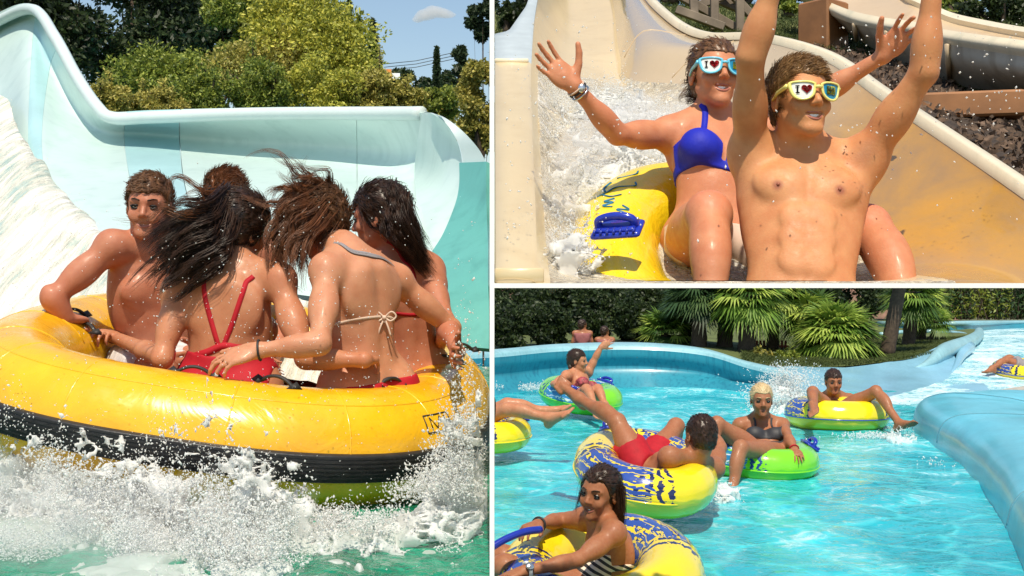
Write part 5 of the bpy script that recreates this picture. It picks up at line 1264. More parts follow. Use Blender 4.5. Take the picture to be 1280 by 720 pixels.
def handle(p, u, v, n_, s_, mat, parent, name='handle'):
    """moulded grip: oval base plate with ridges, two posts and a bar"""
    m = MB(); Rm = np.stack([u, v, n_], 1)
    m.box(p, (.15 * s_, .085 * s_, .018 * s_), Rm, .006 * s_); m.box(p + n_ * .012 * s_, (.12 * s_, .06 * s_, .012 * s_), Rm, .004 * s_)
    for k in range(-3, 4): m.box(p + u * k * .02 * s_ - v * .03 * s_ + n_ * .014 * s_, (.006 * s_, .02 * s_, .012 * s_), Rm)
    b_ = m.build(name, mat, parent)
    m = MB(); q = [p - u * .055 * s_, p - u * .05 * s_ + n_ * .035 * s_, p + n_ * .047 * s_, p + u * .05 * s_ + n_ * .035 * s_, p + u * .055 * s_]
    m.tube(cr(q, 5), .0125 * s_, 8); m.build('grip', mat, b_)
    for sx in (-1, 1):
        m = MB(); m.ball(p + u * sx * .06 * s_ + v * .02 * s_ + n_ * .02 * s_, .006 * s_, 8, 6); m.build('rivet', M['metal'], b_)
hp = P(772, 287, 3.02); hn = nrm([-.25, -.5, .8]); hu = nrm(np.array([.85, 0, -.45])); hu = nrm(hu - hn * np.dot(hu, hn)); handle(hp, hu, np.cross(hn, hu), hn, .86, M['blue_plastic'], ring)
def rp(th, ph): # a point on the ring skin
    cx = np.sign(cos(th)) * abs(cos(th)) ** (2 / 2.2) * .25; cy = np.sign(sin(th)) * abs(sin(th)) ** (2 / 2.2) * .50; t = nrm([-.25 * sin(th), .5 * cos(th)]); r_ = .1362
    return tc + tu * (cx + t[1] * r_ * cos(ph)) + tv * (cy - t[0] * r_ * cos(ph)) + tn * r_ * sin(ph)
teal = simple('print_teal', (.01, .16, .30), .4)
for pl in ([(2.62, 1.0), (2.58, 1.25), (2.5, 1.4), (2.42, 1.75), (2.36, 1.7)], [(2.56, 1.2), (2.48, 1.1), (2.38, 1.15)], [(2.6, 1.15), (2.66, 1.4), (2.62, 1.6)], [(2.3, 1.2), (2.2, 1.5), (2.12, 1.45)], [(2.82, 1.5), (2.80, 1.3), (2.76, 1.5), (2.74, 1.3), (2.70, 1.5)], [(2.92, 1.62), (2.9, 1.85), (2.86, 1.6), (2.83, 1.85), (2.79, 1.7)]):
    m = MB(); m.tube(cr([rp(*q) for q in pl], 5), .0042, 5, flat=.5); m.build('printed_stroke', teal, ring)

# ---- man in front
man = Person('smiling tanned young man in front on the slide, both arms raised high', .0038, .9, False, SK['top'], clip=(np.array([-9, 0, ZC - .012]), np.array([9, 9, 9.0])))
man.J['neck'] = P(1004, 196, 3.0)
torso_pts(man, P(1004, 196, 3.0), P(1078, 203, 2.98), P(938, 196, 3.0), P(1000, 440, 2.78), mid=P(1002, 318, 2.88))
man.J['head'] = P(1000, 124, 2.93); man.HF0 = head_frame((.26, -.95, .06), (.02, -.06, 1)); man.opt.update(abs=True, smile=1.0, slim=1.0, waist=1.22, arm=1.02, hiplat=(1, 0, 0))
man.J['elR'] = P(938, 72, 2.84); man.J['wrR'] = P(970, -30, 2.80); man.J['haR'] = P(985, -90, 2.8)
man.J['elL'] = P(1155, 90, 2.86); man.J['wrL'] = P(1166, -18, 2.84); man.J['haL'] = P(1166, -90, 2.84)
for sx in (-1, 1): man.opt.setdefault('extra', [])
def armpit(g, s):
    for q in 'LR':
        sh = s.J['sh' + q]; g.cap(sh * .9 + s.J['el' + q] * .1, s.hd(0, 0, 0) * 0 + s.chest + (np.array([(.115 if q == 'R' else -.115) * (1 if q == 'R' else 1), -.01, .03]) * s.sc) @ s.UF, .05 * s.sc, .05 * s.sc, .04 * s.sc)
man.opt['extra'].append(armpit)
man.J_pre = 1
ft = frame(man.J['shR'] - man.J['shL'], man.J['neck'] - man.J['mid'])
for sx in (-1, 1): man.tints.append((man.J['neck'] + (np.array([sx * .082, .098, -.158]) * .9) @ ft, .017, (.30, .09, .05), .9))
for q, (x0, y0) in (('R', (935, 172)), ('L', (1083, 190))): man.tints.append((P(x0, y0, 2.90), .045, (.20, .10, .05), .35))
man.build(); man.teeth(); man.lips()
def nipple(s):
    for sx in (-1, 1):
        p_ = s.g.stick(s.J['neck'] + (np.array([sx * .082, .11, -.158]) * s.sc) @ s.UF, .0)[0]; m = MB(); m.ball(p_, .0045, 8, 6); m.build('nipple', simple('nipple', (.3, .09, .05), .5), s.root)
nipple(man)
man.brows(M['hair_brown'])
man.cap_hair(M['hair_fair'], grow=.007, front=.054, back=-.05, n=4200, ln=.032, bumps=.007, spike=(-.75, .5, .35), lift=.45, seed=31, mm=.003)
def sunglasses(s, frame_mat, label_col):
    """frame front, two flat printed lenses (I, heart / panel with lettering), temples"""
    c_ = s.sc; o = s.hd; root = empty('sunglasses', o(0, .1, 0), label_col, 'sunglasses'); k = 1.28
    def yy(x): return .108 - 4.2 * x * x
    for sx in (1, -1):       # sx=+1: the wearer's right = left in the picture
        out = []; 
        ctrl = [(.006, .016), (.02, .0205), (.045, .0215), (.062, .019), (.063, .008), (.056, -.012), (.042, -.0215), (.024, -.0205), (.011, -.011), (.007, .002)]
        cc = cr(np.array(ctrl + [ctrl[0]]), 4)[:-1] * k
        ctr = cc.mean(0)
        inner = ctr + (cc - ctr) * .80
        m = MB(); F_ = []
        for (q, y) in ((cc, 0), (cc, .006), (inner, .006), (inner, 0)):
            F_.append([o(sx * a, yy(a * 1) + y - .004, b_ + .003) for a, b_ in q])
        m.grid(F_, closeu=True, closev=True); m.build('rim', frame_mat, root)
        # lens: flat disc slightly inside
        m = MB(); lens = [o(sx * a, yy(a) - .001, b_ + .003) for a, b_ in inner]; cpt = o(sx * ctr[0], yy(ctr[0]) + .0005, ctr[1] + .003)
        n_ = len(lens); m.add(lens + [cpt], None, [(i, (i + 1) % n_, n_) if sx < 0 else ((i + 1) % n_, i, n_) for i in range(n_)])
        lensm = M['white_plastic'] if sx > 0 else simple('lens_blue', (.02, .25, .45), .2)
        ln = m.build('lens', lensm, root)
        def flat(pts, mat, name, dy=.0022, tri=None):
            m = MB(); P3 = [o(sx * (ctr[0] - sx * u), yy(ctr[0] - sx * u) + dy, ctr[1] + .003 + v) for u, v in pts]
            if tri is None: n_ = len(P3); cpt = np.mean(P3, 0); m.add(P3 + [cpt], None, [(i, (i + 1) % n_, n_) for i in range(n_)] + [((i + 1) % n_, i, n_) for i in range(n_)])
            m.build(name, mat, ln)
        # u runs to the right in the picture, v up
        if sx > 0:
            L = lambda x0, z0, x1, z1: [(x0, z0), (x1, z0), (x1, z1), (x0, z1)]
            ink = M['black_strap']; flat(L(-.0185, -.010, -.0145, .010), ink, 'letter_i'); flat(L(-.0215, .008, -.0115, .0115), ink, 'letter_i'); flat(L(-.0215, -.0115, -.0115, -.008), ink, 'letter_i')
            hpts = [(.0078 + .0155 * (16 * sin(t) ** 3) / 17, .001 + .0145 * (13 * cos(t) - 5 * cos(2 * t) - 2 * cos(3 * t) - cos(4 * t)) / 16) for t in np.linspace(0, 2 * pi, 37)[:-1]]
            flat(hpts, simple('heart_red', (.75, .01, .02), .35), 'heart')
        else:
            ylw = simple('print_yellow', (.80, .78, .05), .35)
            flat([(-.017, -.011), (-.008, -.0125), (.002, -.011), (.010, -.0125), (.0165, -.010), (.0165, .011), (.006, .0125), (-.004, .011), (-.016, .0125)], ylw, 'printed_panel')
            for row, (zz, wd) in enumerate(((.0065, .012), (-.0065, .012))):
                for i in range(4): flat([(-wd + i * .0066, zz - .0022), (-wd + i * .0066 + .0045, zz - .0022), (-wd + i * .0066 + .0045, zz + .0022), (-wd + i * .0066, zz + .0022)], simple('print_blue', (.03, .3, .35), .4) if row == 0 or i % 2 else ylw, 'print_block', .003)
            m = MB(); zg = [( -.012 + .0022 * i, .0018 * (1 if i % 2 else -1)) for i in range(12)]
            m.tube([o(sx * (ctr[0] - sx * u), yy(ctr[0] - sx * u) + .0035, ctr[1] + .003 + v) for u, v in zg], .0007, 4); m.build('script_line', M['black_strap'], ln)
        m = MB(); a0 = .064 * k
        m.tube([o(sx * a0, yy(a0) - .003, .018), o(sx * .081, .06, .016), o(sx * .083, .02, .010), o(sx * .081, -.012, -.004)], np.array([.0065, .006, .005, .004]) * c_ * 1.0, 6, flat=1.0); m.build('temple', frame_mat, root)
    m = MB(); m.tube([o(.008 * k, yy(0) - .001, .0125), o(0, yy(0) + .001, .0145), o(-.008 * k, yy(0) - .001, .0125)], .0042, 6); m.build('bridge', frame_mat, root)
    return root
sunglasses(man, M['yellow_frame'], 'yellow novelty sunglasses with a red heart print worn by the man')

# ---- woman behind
wo = Person('smiling woman in a blue bikini sitting behind the man, arms spread wide', .0046, .95, True, SK['topw'], clip=(np.array([-9, 0, ZC - .012]), np.array([9, 9, 9.0])))
wo.opt.update(smile=1.0, slim=.97, arm=1.04)
torso_pts(wo, P(893, 152, 3.56), P(952, 170, 3.62), P(835, 168, 3.52), P(890, 300, 3.38), mid=P(890, 222, 3.44), hipw=.1)
wo.J['head'] = P(893, 94, 3.52); wo.HF0 = head_frame((.16, -.97, .10), (.04, .0, 1))
wo.J['elR'] = P(772, 168, 3.42); wo.J['wrR'] = P(718, 108, 3.34); wo.J['haR'] = P(672, 66, 3.32)
wo.J['elL'] = P(1020, 122, 3.6); wo.J['wrL'] = P(1104, 70, 3.5); wo.J['haL'] = P(1130, 40, 3.46)
wo.opt.update(palmR=np.array([.3, -1, .1]), curlR=.12, spreadR=.22, thumbR=1.15, palmL=np.array([.2, -1, .1]), curlL=.3, spreadL=.3, thumbL=.9)
wo.J['hipR'] = P(868, 305, 3.36); wo.J['hipL'] = P(925, 305, 3.36)
wo.J['knR'] = P(886, 268, 2.99); wo.J['knL'] = P(1085, 285, 2.99); wo.J['hipL'] = P(960, 320, 3.32)
wo.J['anR'] = P(890, 420, 2.78); wo.J['anL'] = P(1150, 410, 2.74); wo.opt['leg'] = 1.2
wo.tints.append((wo.J['knR'] + [0, -.03, .04], .07, (.62, .2, .12), .35)); wo.tints.append((wo.J['knL'] + [0, -.03, .04], .07, (.62, .2, .12), .35))
wo.build(); wo.teeth(); wo.lips(); wo.brows(M['hair_brown'])
wo.cap_hair(M['hair_brown'], grow=.008, front=.055, back=-.07, n=1200, ln=.04, bumps=.003, spike=(.3, -1, -.1), lift=.05, seed=41, side=-.05, mm=.003)
hb = wo.hd
flow_hair(wo, None, [[hb(.05, -.07, .0), P(868, 118, 3.62), P(860, 128, 3.6), P(866, 138, 3.6)], [hb(.06, -.05, .0), P(866, 108, 3.6), P(856, 116, 3.58), P(858, 128, 3.58)], [hb(.05, -.08, -.02), P(874, 126, 3.6), P(866, 140, 3.58), P(874, 148, 3.58)]], 170, M['hair_brown'], .0016, .008, .02, 4, endspread=.014)
Lc = loc_coords(wo.UF, wo.J['neck'], .95)
def cups(X, Y, Z):
    x, y, z = Lc(X, Y, Z); a = np.abs(x)
    tri = np.maximum(z + .105 + .55 * np.maximum(.075 - a, 0) * .4 + np.abs(a - .07) * .75, -(z + .248)); band = np.abs(z + .238) - .014
    ctr_ = .008 - a
    return np.maximum(np.minimum(np.maximum(np.maximum(tri, ctr_), -y), band), a - .145)
cloth(wo, 'bikini_top', cups, M['blue_cloth'], .005)
for sx in (-1, 1):
    b0 = wo.J['neck'] + (np.array([sx * .072, .1, -.125]) * .95) @ wo.UF; b1 = wo.J['neck'] + (np.array([sx * .058, .07, -.05]) * .95) @ wo.UF; b2 = wo.J['neck'] + (np.array([sx * .045, .02, .025]) * .95) @ wo.UF
    strap(wo, [b0, b1, b2], .009, M['blue_cloth'], 'halter_strap')
Lp = loc_coords(wo.LF, wo.J['pel'], .95)
def bot(X, Y, Z):
    x, y, z = Lp(X, Y, Z); return np.maximum(np.maximum(z - .02, np.abs(x) - .14), np.maximum(-z - .12, np.sqrt(x * x + y * y) - .16))
cloth(wo, 'bikini_bottom', bot, M['beige_cord'], .004)
sunglasses(wo, M['cyan_frame'], 'light blue novelty sunglasses with a red heart print worn by the woman')
for fr, mt in ((.86, 'metal'), (.92, 'black_strap'), (.97, 'beige_cord')): bracelet(wo, 'R', fr, M[mt], 'bracelet', .028, .003)
m = MB(); a, b_ = wo.J['elR'], wo.J['wrR']; q = a + (b_ - a) * .9; m.ball(wo.g.stick(q + np.array([.02, -.05, 0]), .003)[0], np.array([.011, .005, .013]), 10, 8); m.build('charm', M['metal'], wo.root)

# ---- second chute, its supports, the garden slope
ch = empty('distant_chute', P(1150, 80, 5.8), 'weathered grey-cream chute crossing the upper right above the mulch', 'water slide')
fr_ = [(1420, 78, 4.7), (1300, 62, 5.15), (1182, 46, 5.9), (1142, 36, 6.2), (1100, 30, 6.5), (1058, 20, 6.9), (1018, 0, 7.4), (985, -35, 8.0)]
lo_ = [(1420, 92, 4.7), (1300, 74, 5.17), (1182, 55, 5.92), (1142, 45, 6.22), (1100, 37, 6.52), (1058, 27, 6.92), (1022, 8, 7.42), (985, -28, 8.0)]
md_ = [(1420, 120, 4.72), (1300, 98, 5.2), (1182, 76, 5.97), (1142, 62, 6.27), (1100, 50, 6.6), (1064, 36, 7.0), (1030, 16, 7.5), (990, -15, 8.05)]
bt_ = [(1420, 145, 4.95), (1300, 123, 5.5), (1182, 104, 6.2), (1142, 88, 6.5), (1104, 68, 6.8), (1074, 50, 7.15), (1040, 28, 7.6), (1000, 0, 8.15)]
sheet('outer_wall', loft(PP([lo_, md_, bt_]), 6, 6), poolmat('weathered_cream', (.50, .46, .38), .5, streak=.7, dirt=(.45, .38, .3)), ch, 0)
sheet('front_rim', loft(PP([[(x, y - 9, d + .06) for x, y, d in fr_], fr_, lo_]), 3, 6), mat_rimc, ch, 0)
in0 = [(1420, 69, 4.76), (1300, 53, 5.21), (1182, 37, 5.96), (1142, 27, 6.26), (1100, 21, 6.56), (1058, 11, 6.96), (1018, -9, 7.46), (985, -44, 8.06)]
in1 = [(1420, 95, 5.1), (1300, 80, 5.6), (1182, 62, 6.3), (1150, 50, 6.7), (1120, 40, 7.0), (1080, 28, 7.4), (1040, 4, 7.9), (1010, -30, 8.4)]
in2 = [(1420, 62, 5.6), (1300, 50, 6.1), (1222, 36, 6.7), (1182, 26, 7.0), (1144, 8, 7.3), (1127, -1, 7.6), (1100, -20, 8.2), (1070, -45, 8.7)]
in3 = [(x + 2, y - 6, d + .1) for x, y, d in in2]
sheet('inner_channel', loft(PP([in0, in1, in2]), 6, 6), mat_creamd, ch, 0); sheet('back_rim', loft(PP([in2, in3]), 2, 6), mat_rimc, ch, .03)
for px in (1068, 1108, 1184):
    i = np.interp(px, [1058, 1100, 1142, 1182], [0, 1, 2, 3]); y0 = np.interp(px, [1058, 1100, 1142, 1182], [27, 37, 45, 55]); y1 = np.interp(px, [1058, 1100, 1142, 1182], [46, 64, 86, 103]); dq = np.interp(px, [1058, 1100, 1142, 1182], [6.9, 6.5, 6.2, 5.88])
    m = MB(); m.tube([P(px, y0, dq), P(px + 1, y0 * .5 + y1 * .5, dq + .04), P(px + 3, y1, dq + .25)], .014, 6); m.build('stiffening_rib', mat_creamd, ch)
def block(name, quads, mat, label, cat, th_=.5):
    V = [P(*q) for q in quads]; m = MB(); W_ = [v + np.array([0, th_, 0]) for v in V]; m.add(V + W_, [(0, 1, 2, 3), (7, 6, 5, 4), (0, 4, 5, 1), (1, 5, 6, 2), (2, 6, 7, 3), (3, 7, 4, 0)]); return tag(m.build(name, mat, smooth=False), label, cat)
def obox(name, c, size, rz, mat, label, cat):
    m = MB(); m.box(c, size, rotm((0, 0, 1), rz), .01); return tag(m.build(name, mat, smooth=False, loc=c), label, cat)
obox('support_block', P(1029, 47, 7.3), (.22, .22, .42), .7, M['brown_paint'], 'tall square brown block holding up the far chute', 'block')
obox('support_beam', P(1180, 134, 5.0), (.62, .16, .105), -.25, M['brown_paint'], 'long low brown beam lying on the dark mulch below the far chute', 'beam')
mulch = simple('mulch', (.045, .03, .02), .95, var=.6, scale=14, bmp=1.0, bscale=45)
lawn = simple('lawn_soil', (.13, .14, .04), .95, var=.3, scale=3, bmp=.6, bscale=60)
g0 = [(1480, 345, 2.75), (1345, 320, 2.95), (1290, 262, 3.25), (1180, 190, 3.85), (1050, 108, 4.85), (960, 78, 5.6), (905, 68, 6.1)]
g1 = [(1500, 240, 3.8), (1400, 215, 4.1), (1310, 185, 4.5), (1210, 145, 5.0), (1090, 92, 5.9), (980, 66, 6.6), (900, 52, 7.1)]
g2 = [(1500, 170, 5.0), (1400, 155, 5.2), (1310, 140, 5.5), (1220, 118, 6.0), (1110, 74, 6.8), (990, 55, 7.3), (895, 44, 7.8)]
Gm = loft(PP([g0, g1, g2]), 10, 8); Gm[..., 2] += .012 * fbm(Gm * 14, 3); Gm[..., 2] = np.maximum(Gm[..., 2], ZC)
mm = MB(); mm.grid(Gm); tag(mm.build('mulch_bank', mulch), kind='structure')
R = np.random.default_rng(5); I = R.integers(0, Gm.shape[0] - 1, 6000); J_ = R.integers(0, Gm.shape[1] - 1, 6000); pc = Gm[I, J_] + R.normal(0, .03, (6000, 3)) * [1, 1, .1]
o = leafmesh('wood_chips', pc + [0, 0, .012], .035, simple('wood_chip', (.14, .09, .06), .9, var=.6, scale=40), None, .1); tag(o, kind='stuff')
h0 = [(1520, 175, 4.95), (1400, 158, 5.15), (1310, 143, 5.45), (1220, 122, 5.95), (1110, 80, 6.7), (990, 62, 7.1), (895, 56, 7.4), (760, 40, 8.0), (690, 60, 7.5), (618.4, 90, 6.6)]
h1 = [(1500, 80, 7.0), (1400, 75, 7.2), (1310, 70, 7.4), (1220, 55, 7.8), (1110, 45, 8.3), (990, 36, 8.6), (895, 34, 8.9), (760, 25, 9.0), (690, 40, 8.8), (618.4, 52, 8.2)]
h2 = [(1500, 25, 10.4), (1400, 22, 10.4), (1310, 18, 10.4), (1220, 15, 10.4), (1110, 10, 10.4), (990, 8, 10.4), (895, 6, 10.4), (760, 5, 10.4), (690, 10, 10.4), (618.4, 14, 10.4)]
Gl = loft(PP([h0, h1, h2]), 8, 6); Gl[..., 0] = np.maximum(Gl[..., 0], XL(Gl[..., 1], 618.4)); Gl[..., 2] = np.maximum(Gl[..., 2] + .01 * fbm(Gl * 5, 3), ZC)
mm = MB(); mm.grid(Gl); tag(mm.build('terrace_lawn', lawn), kind='structure')
I = R.integers(0, Gl.shape[0] - 1, 26000); J_ = R.integers(0, Gl.shape[1] - 1, 26000); t1_ = R.random((26000, 1)); t2_ = R.random((26000, 1)); pc = Gl[I, J_] * (1 - t1_) + Gl[I + 1, J_] * t1_; pc = pc + (Gl[I, J_ + 1] - Gl[I, J_]) * t2_; k = pc[:, 0] > XL(pc[:, 1], 619.5); pc = pc[k]
bl = [[q, q + [R.normal(0, .01), R.normal(0, .01), .025], q + [R.normal(0, .02), R.normal(0, .02), .045]] for q in pc[:16000]]
o = strands(bl, .005, L_GRASS, None, 'grass'); tag(o, kind='stuff')
# grey kerb and plank path at the left edge
path = empty('plank_path', P(632, 100, 6.2), 'weathered plank path running beside the left edge of the cream slide', 'path')
for k in range(9):
    t = k / 8; d = 5.5 + t * 2.4; y = np.interp(d, [5.5, 6.6, 8.2], [130, 92, 54]); x1 = np.interp(d, [5.5, 6.6, 7.9], [628, 640, 652]); a = P(619.2, y, d); b_ = P(x1, y, d)
    m = MB(); m.box((a + b_) / 2 + [0, 0, .02], (abs(b_[0] - a[0]), .22, .03), bev=.004); m.build('plank', M['timber'], path, smooth=False)
# timber lattice supports behind the bend
lat = empty('timber_trestle', P(880, 20, 8.6), 'weathered crossed timber trestle standing behind the bend of the slide', 'trestle')
for (x0, y0, x1, y1, d) in ((838, -12, 925, 38, 8.4), (850, -20, 945, 20, 8.6), (870, 8, 925, -12, 8.5), (893, -25, 893, 38, 8.3), (925, -25, 925, 40, 8.3), (905, -18, 955, 36, 8.5), (845, 12, 905, 34, 8.2), (866, -15, 868, 22, 8.3)):
    a, b_ = P(x0, y0, d), P(x1, y1, d); m = MB(); L_ = np.linalg.norm(b_ - a); ax = nrm(b_ - a); m.box((a + b_) / 2, (L_, .05, .055), np.stack([ax, [0, 1, 0], np.cross(ax, [0, 1, 0])], 1), .004); m.build('timber_beam', M['timber'], lat, smooth=False)
# hedges and bushes closing the terrace
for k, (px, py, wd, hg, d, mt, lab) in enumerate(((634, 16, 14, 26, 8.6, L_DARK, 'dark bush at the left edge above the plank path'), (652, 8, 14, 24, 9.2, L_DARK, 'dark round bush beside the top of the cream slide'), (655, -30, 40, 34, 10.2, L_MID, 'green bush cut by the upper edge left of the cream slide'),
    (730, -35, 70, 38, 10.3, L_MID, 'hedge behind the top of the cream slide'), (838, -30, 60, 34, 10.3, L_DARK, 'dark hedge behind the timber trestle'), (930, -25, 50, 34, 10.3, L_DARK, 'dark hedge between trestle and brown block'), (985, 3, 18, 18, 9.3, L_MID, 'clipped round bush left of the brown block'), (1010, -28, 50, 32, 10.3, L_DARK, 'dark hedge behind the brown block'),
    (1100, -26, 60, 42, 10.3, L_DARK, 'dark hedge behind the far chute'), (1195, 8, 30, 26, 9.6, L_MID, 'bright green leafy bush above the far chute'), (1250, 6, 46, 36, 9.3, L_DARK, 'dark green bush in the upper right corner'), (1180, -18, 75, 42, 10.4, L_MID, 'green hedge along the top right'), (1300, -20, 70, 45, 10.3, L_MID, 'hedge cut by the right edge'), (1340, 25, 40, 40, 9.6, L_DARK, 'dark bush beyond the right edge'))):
    c_ = P(px, py, d); 
    o = pt_bush('terrace_bush', px, py, wd, hg, d, mt, lab, int(1500 + wd * hg * 2.4), 7, 10, 200 + k, 'bushes at the back of the terrace')
# ================================================================ LOWER RIGHT SET: wave pool with rings
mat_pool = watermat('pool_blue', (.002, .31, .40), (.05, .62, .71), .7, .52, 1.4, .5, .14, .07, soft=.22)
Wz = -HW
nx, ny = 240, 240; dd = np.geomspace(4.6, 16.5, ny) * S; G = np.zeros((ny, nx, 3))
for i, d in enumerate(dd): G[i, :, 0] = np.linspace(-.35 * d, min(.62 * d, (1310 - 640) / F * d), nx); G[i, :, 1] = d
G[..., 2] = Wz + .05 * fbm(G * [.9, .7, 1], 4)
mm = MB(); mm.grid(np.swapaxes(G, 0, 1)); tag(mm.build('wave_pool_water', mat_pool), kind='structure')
mat_wall = poolmat('pool_wall_teal_shade', (.025, .24, .33), .35, var=.12, streak=.9, scale=.5, dirt=(.3, .5, .6))  # deepened teal: the shade of the trees is put into the colour
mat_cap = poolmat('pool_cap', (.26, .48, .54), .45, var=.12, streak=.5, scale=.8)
mat_lt = poolmat('pool_light_blue', (.24, .50, .66), .3, var=.12, streak=.5, scale=.5)
def BB(rows): return [[B(*q) for q in r] for r in rows]
wl = [(380, 452, 12.0), (500, 445, 13.0), (618, 440, 14.0), (700, 433, 14.8), (800, 431, 15.0), (880, 438, 14.8), (935, 454, 14.3), (985, 465, 13.8)]
def off(rows, dx=0, dy=0, dz=0): return rows
base_top = np.array([B(*q) for q in wl])
def wrow(dout, dz, zabs=None):
    q = base_top.copy(); q[:, 1] += dout * S; q[:, 2] = q[:, 2] + dz * S if zabs is None else zabs * S; return q
Wl = loft([wrow(.75, -.25), wrow(.5, -.03), wrow(.25, .02), wrow(0, 0), wrow(-.06, -.06)], 5, 8)
pw = empty('pool_wall', B(800, 450, 15), 'tall curving turquoise pool wall with a pale rounded top, tree shade painted in', 'wall')
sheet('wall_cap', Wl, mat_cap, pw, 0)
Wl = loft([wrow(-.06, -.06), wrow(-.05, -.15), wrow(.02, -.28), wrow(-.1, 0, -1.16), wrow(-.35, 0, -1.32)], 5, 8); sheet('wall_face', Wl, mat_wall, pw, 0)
# chute run-out on the right of the wall
r0 = [(960, 461, 15.2), (1000, 461, 15.6), (1050, 461, 15.9), (1100, 456, 16.3), (1140, 449, 16.7), (1168, 438, 17.2), (1186, 432, 17.8)]
r0 = [(x, y - 3, d + .25) for x, y, d in r0]
r1 = [(965, 466, 14.6), (1000, 472, 14.9), (1050, 474, 15.2), (1100, 470, 15.6), (1145, 463, 16.0), (1178, 456, 16.6), (1196, 450, 17.0)]
r2 = [(975, 478, 13.9), (1005, 488, 13.9), (1050, 492, 14.0), (1100, 490, 14.2), (1150, 482, 14.8), (1190, 474, 15.4), (1215, 470, 15.8)]
r3 = [(985, 492, 13.3), (1010, 502, 12.9), (1050, 508, 12.6), (1100, 508, 12.6), (1150, 500, 13.2), (1195, 492, 13.6), (1235, 486, 14.0)]
r4 = [(985, 520, 11.9), (1010, 524, 11.6), (1050, 530, 11.3), (1100, 530, 11.3), (1150, 528, 11.5), (1200, 520, 12.0), (1250, 516, 12.3)]
run = empty('run_out_chute', B(1080, 480, 14.5), 'pale blue sloping run-out where the upper river spills into the pool', 'water slide')
Gq = loft(BB([r0, r1, r2, r3, r4]), 7, 8); Gq[..., 2] += .02 * fbm(Gq * [.6, .6, .6], 3) * S; sheet('sloping_floor', Gq, mat_lt, run, 0)
# upper river water running down to the pool
ur = [[(1100, 409, 31), (1180, 409, 31), (1260, 409, 31), (1340, 409, 31), (1420, 409, 31)], [(1215, 418, 24), (1250, 419, 24), (1300, 421, 23.5), (1370, 424, 23), (1450, 428, 22)], [(1222, 430, 20.5), (1262, 432, 20.2), (1310, 434, 20), (1380, 440, 19.4), (1460, 446, 19)],
      [(1206, 450, 17.6), (1250, 450, 17.6), (1310, 453, 17.4), (1380, 458, 17), (1460, 463, 16.6)], [(1192, 466, 16.0), (1240, 466, 16.1), (1300, 469, 15.9), (1370, 473, 15.5), (1440, 478, 15.2)], [(1176, 480, 14.8), (1225, 480, 14.9), (1280, 483, 14.7), (1340, 487, 14.3), (1400, 491, 14.0)],
      [(1130, 492, 13.7), (1175, 492, 13.7), (1215, 494, 13.5), (1255, 497, 13.3), (1300, 500, 13.0)], [(1075, 507, 12.6), (1110, 508, 12.5), (1150, 508, 12.5), (1190, 508, 12.5), (1215, 508, 12.5)], [(1020, 522, 11.6), (1060, 524, 11.4), (1095, 524, 11.4), (1130, 524, 11.4), (1155, 524, 11.4)]]
Gu = loft(BB(ur), 16, 14); dU = Gu[..., 1] / S; Gu[..., 2] += (.012 + .03 * np.exp(-((dU - 15.3) / 1.3) ** 2)) * S * fbm(Gu * [.8, .5, .8], 4) + .012 * S
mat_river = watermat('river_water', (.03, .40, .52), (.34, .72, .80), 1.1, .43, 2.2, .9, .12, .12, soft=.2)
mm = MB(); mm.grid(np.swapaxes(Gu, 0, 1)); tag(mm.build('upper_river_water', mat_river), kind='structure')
b0 = [(1098, 404, 29), (1150, 406, 27), (1205, 404, 26), (1280, 403, 30), (1420, 402, 30)]; b1 = [(1098, 412, 28.8), (1150, 415, 26.8), (1205, 413, 26), (1280, 412, 29.5), (1420, 412, 29.5)]
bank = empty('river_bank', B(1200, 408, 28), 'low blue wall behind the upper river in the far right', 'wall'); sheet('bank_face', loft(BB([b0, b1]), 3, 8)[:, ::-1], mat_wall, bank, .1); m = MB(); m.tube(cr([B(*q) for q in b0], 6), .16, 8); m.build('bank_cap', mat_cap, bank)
# humped left bank of the river and concrete lip
hump = empty('river_lip', B(1180, 440, 18), 'pale blue rounded lip where the river drops into the run-out', 'wall')
m = MB(); hp_ = cr([B(1140, 463, 16.2), B(1160, 455, 16.5), B(1176, 443, 17.0), B(1190, 436, 17.8), B(1208, 429, 19), B(1222, 420, 21), B(1224, 414, 24)], 6)
m.tube(hp_, np.interp(np.linspace(0, 1, len(hp_)), [0, .2, .4, .6, 1], [.02, .07, .13, .12, .08]) * S, 14); m.build('lip_wall', mat_cap, hump)
m = MB(); hp_ = cr([B(1188, 470, 16.0), B(1196, 456, 16.6), B(1202, 444, 17.4), B(1212, 434, 18.6)], 6); m.tube(hp_, np.linspace(.02, .09, len(hp_)) * S, 12); m.build('lip_shoulder', mat_lt, hump)
c0 = [(1100, 418, 24), (1150, 414, 24.5), (1200, 417, 24), (1212, 424, 22), (1195, 430, 20), (1180, 436, 18.6)]
m = MB(); m.tube(cr([B(*q) for q in c0], 6), .13, 8); tag(m.build('lawn_kerb', mat_cap), 'thin pale kerb curving round the lawn beside the upper river', 'kerb')
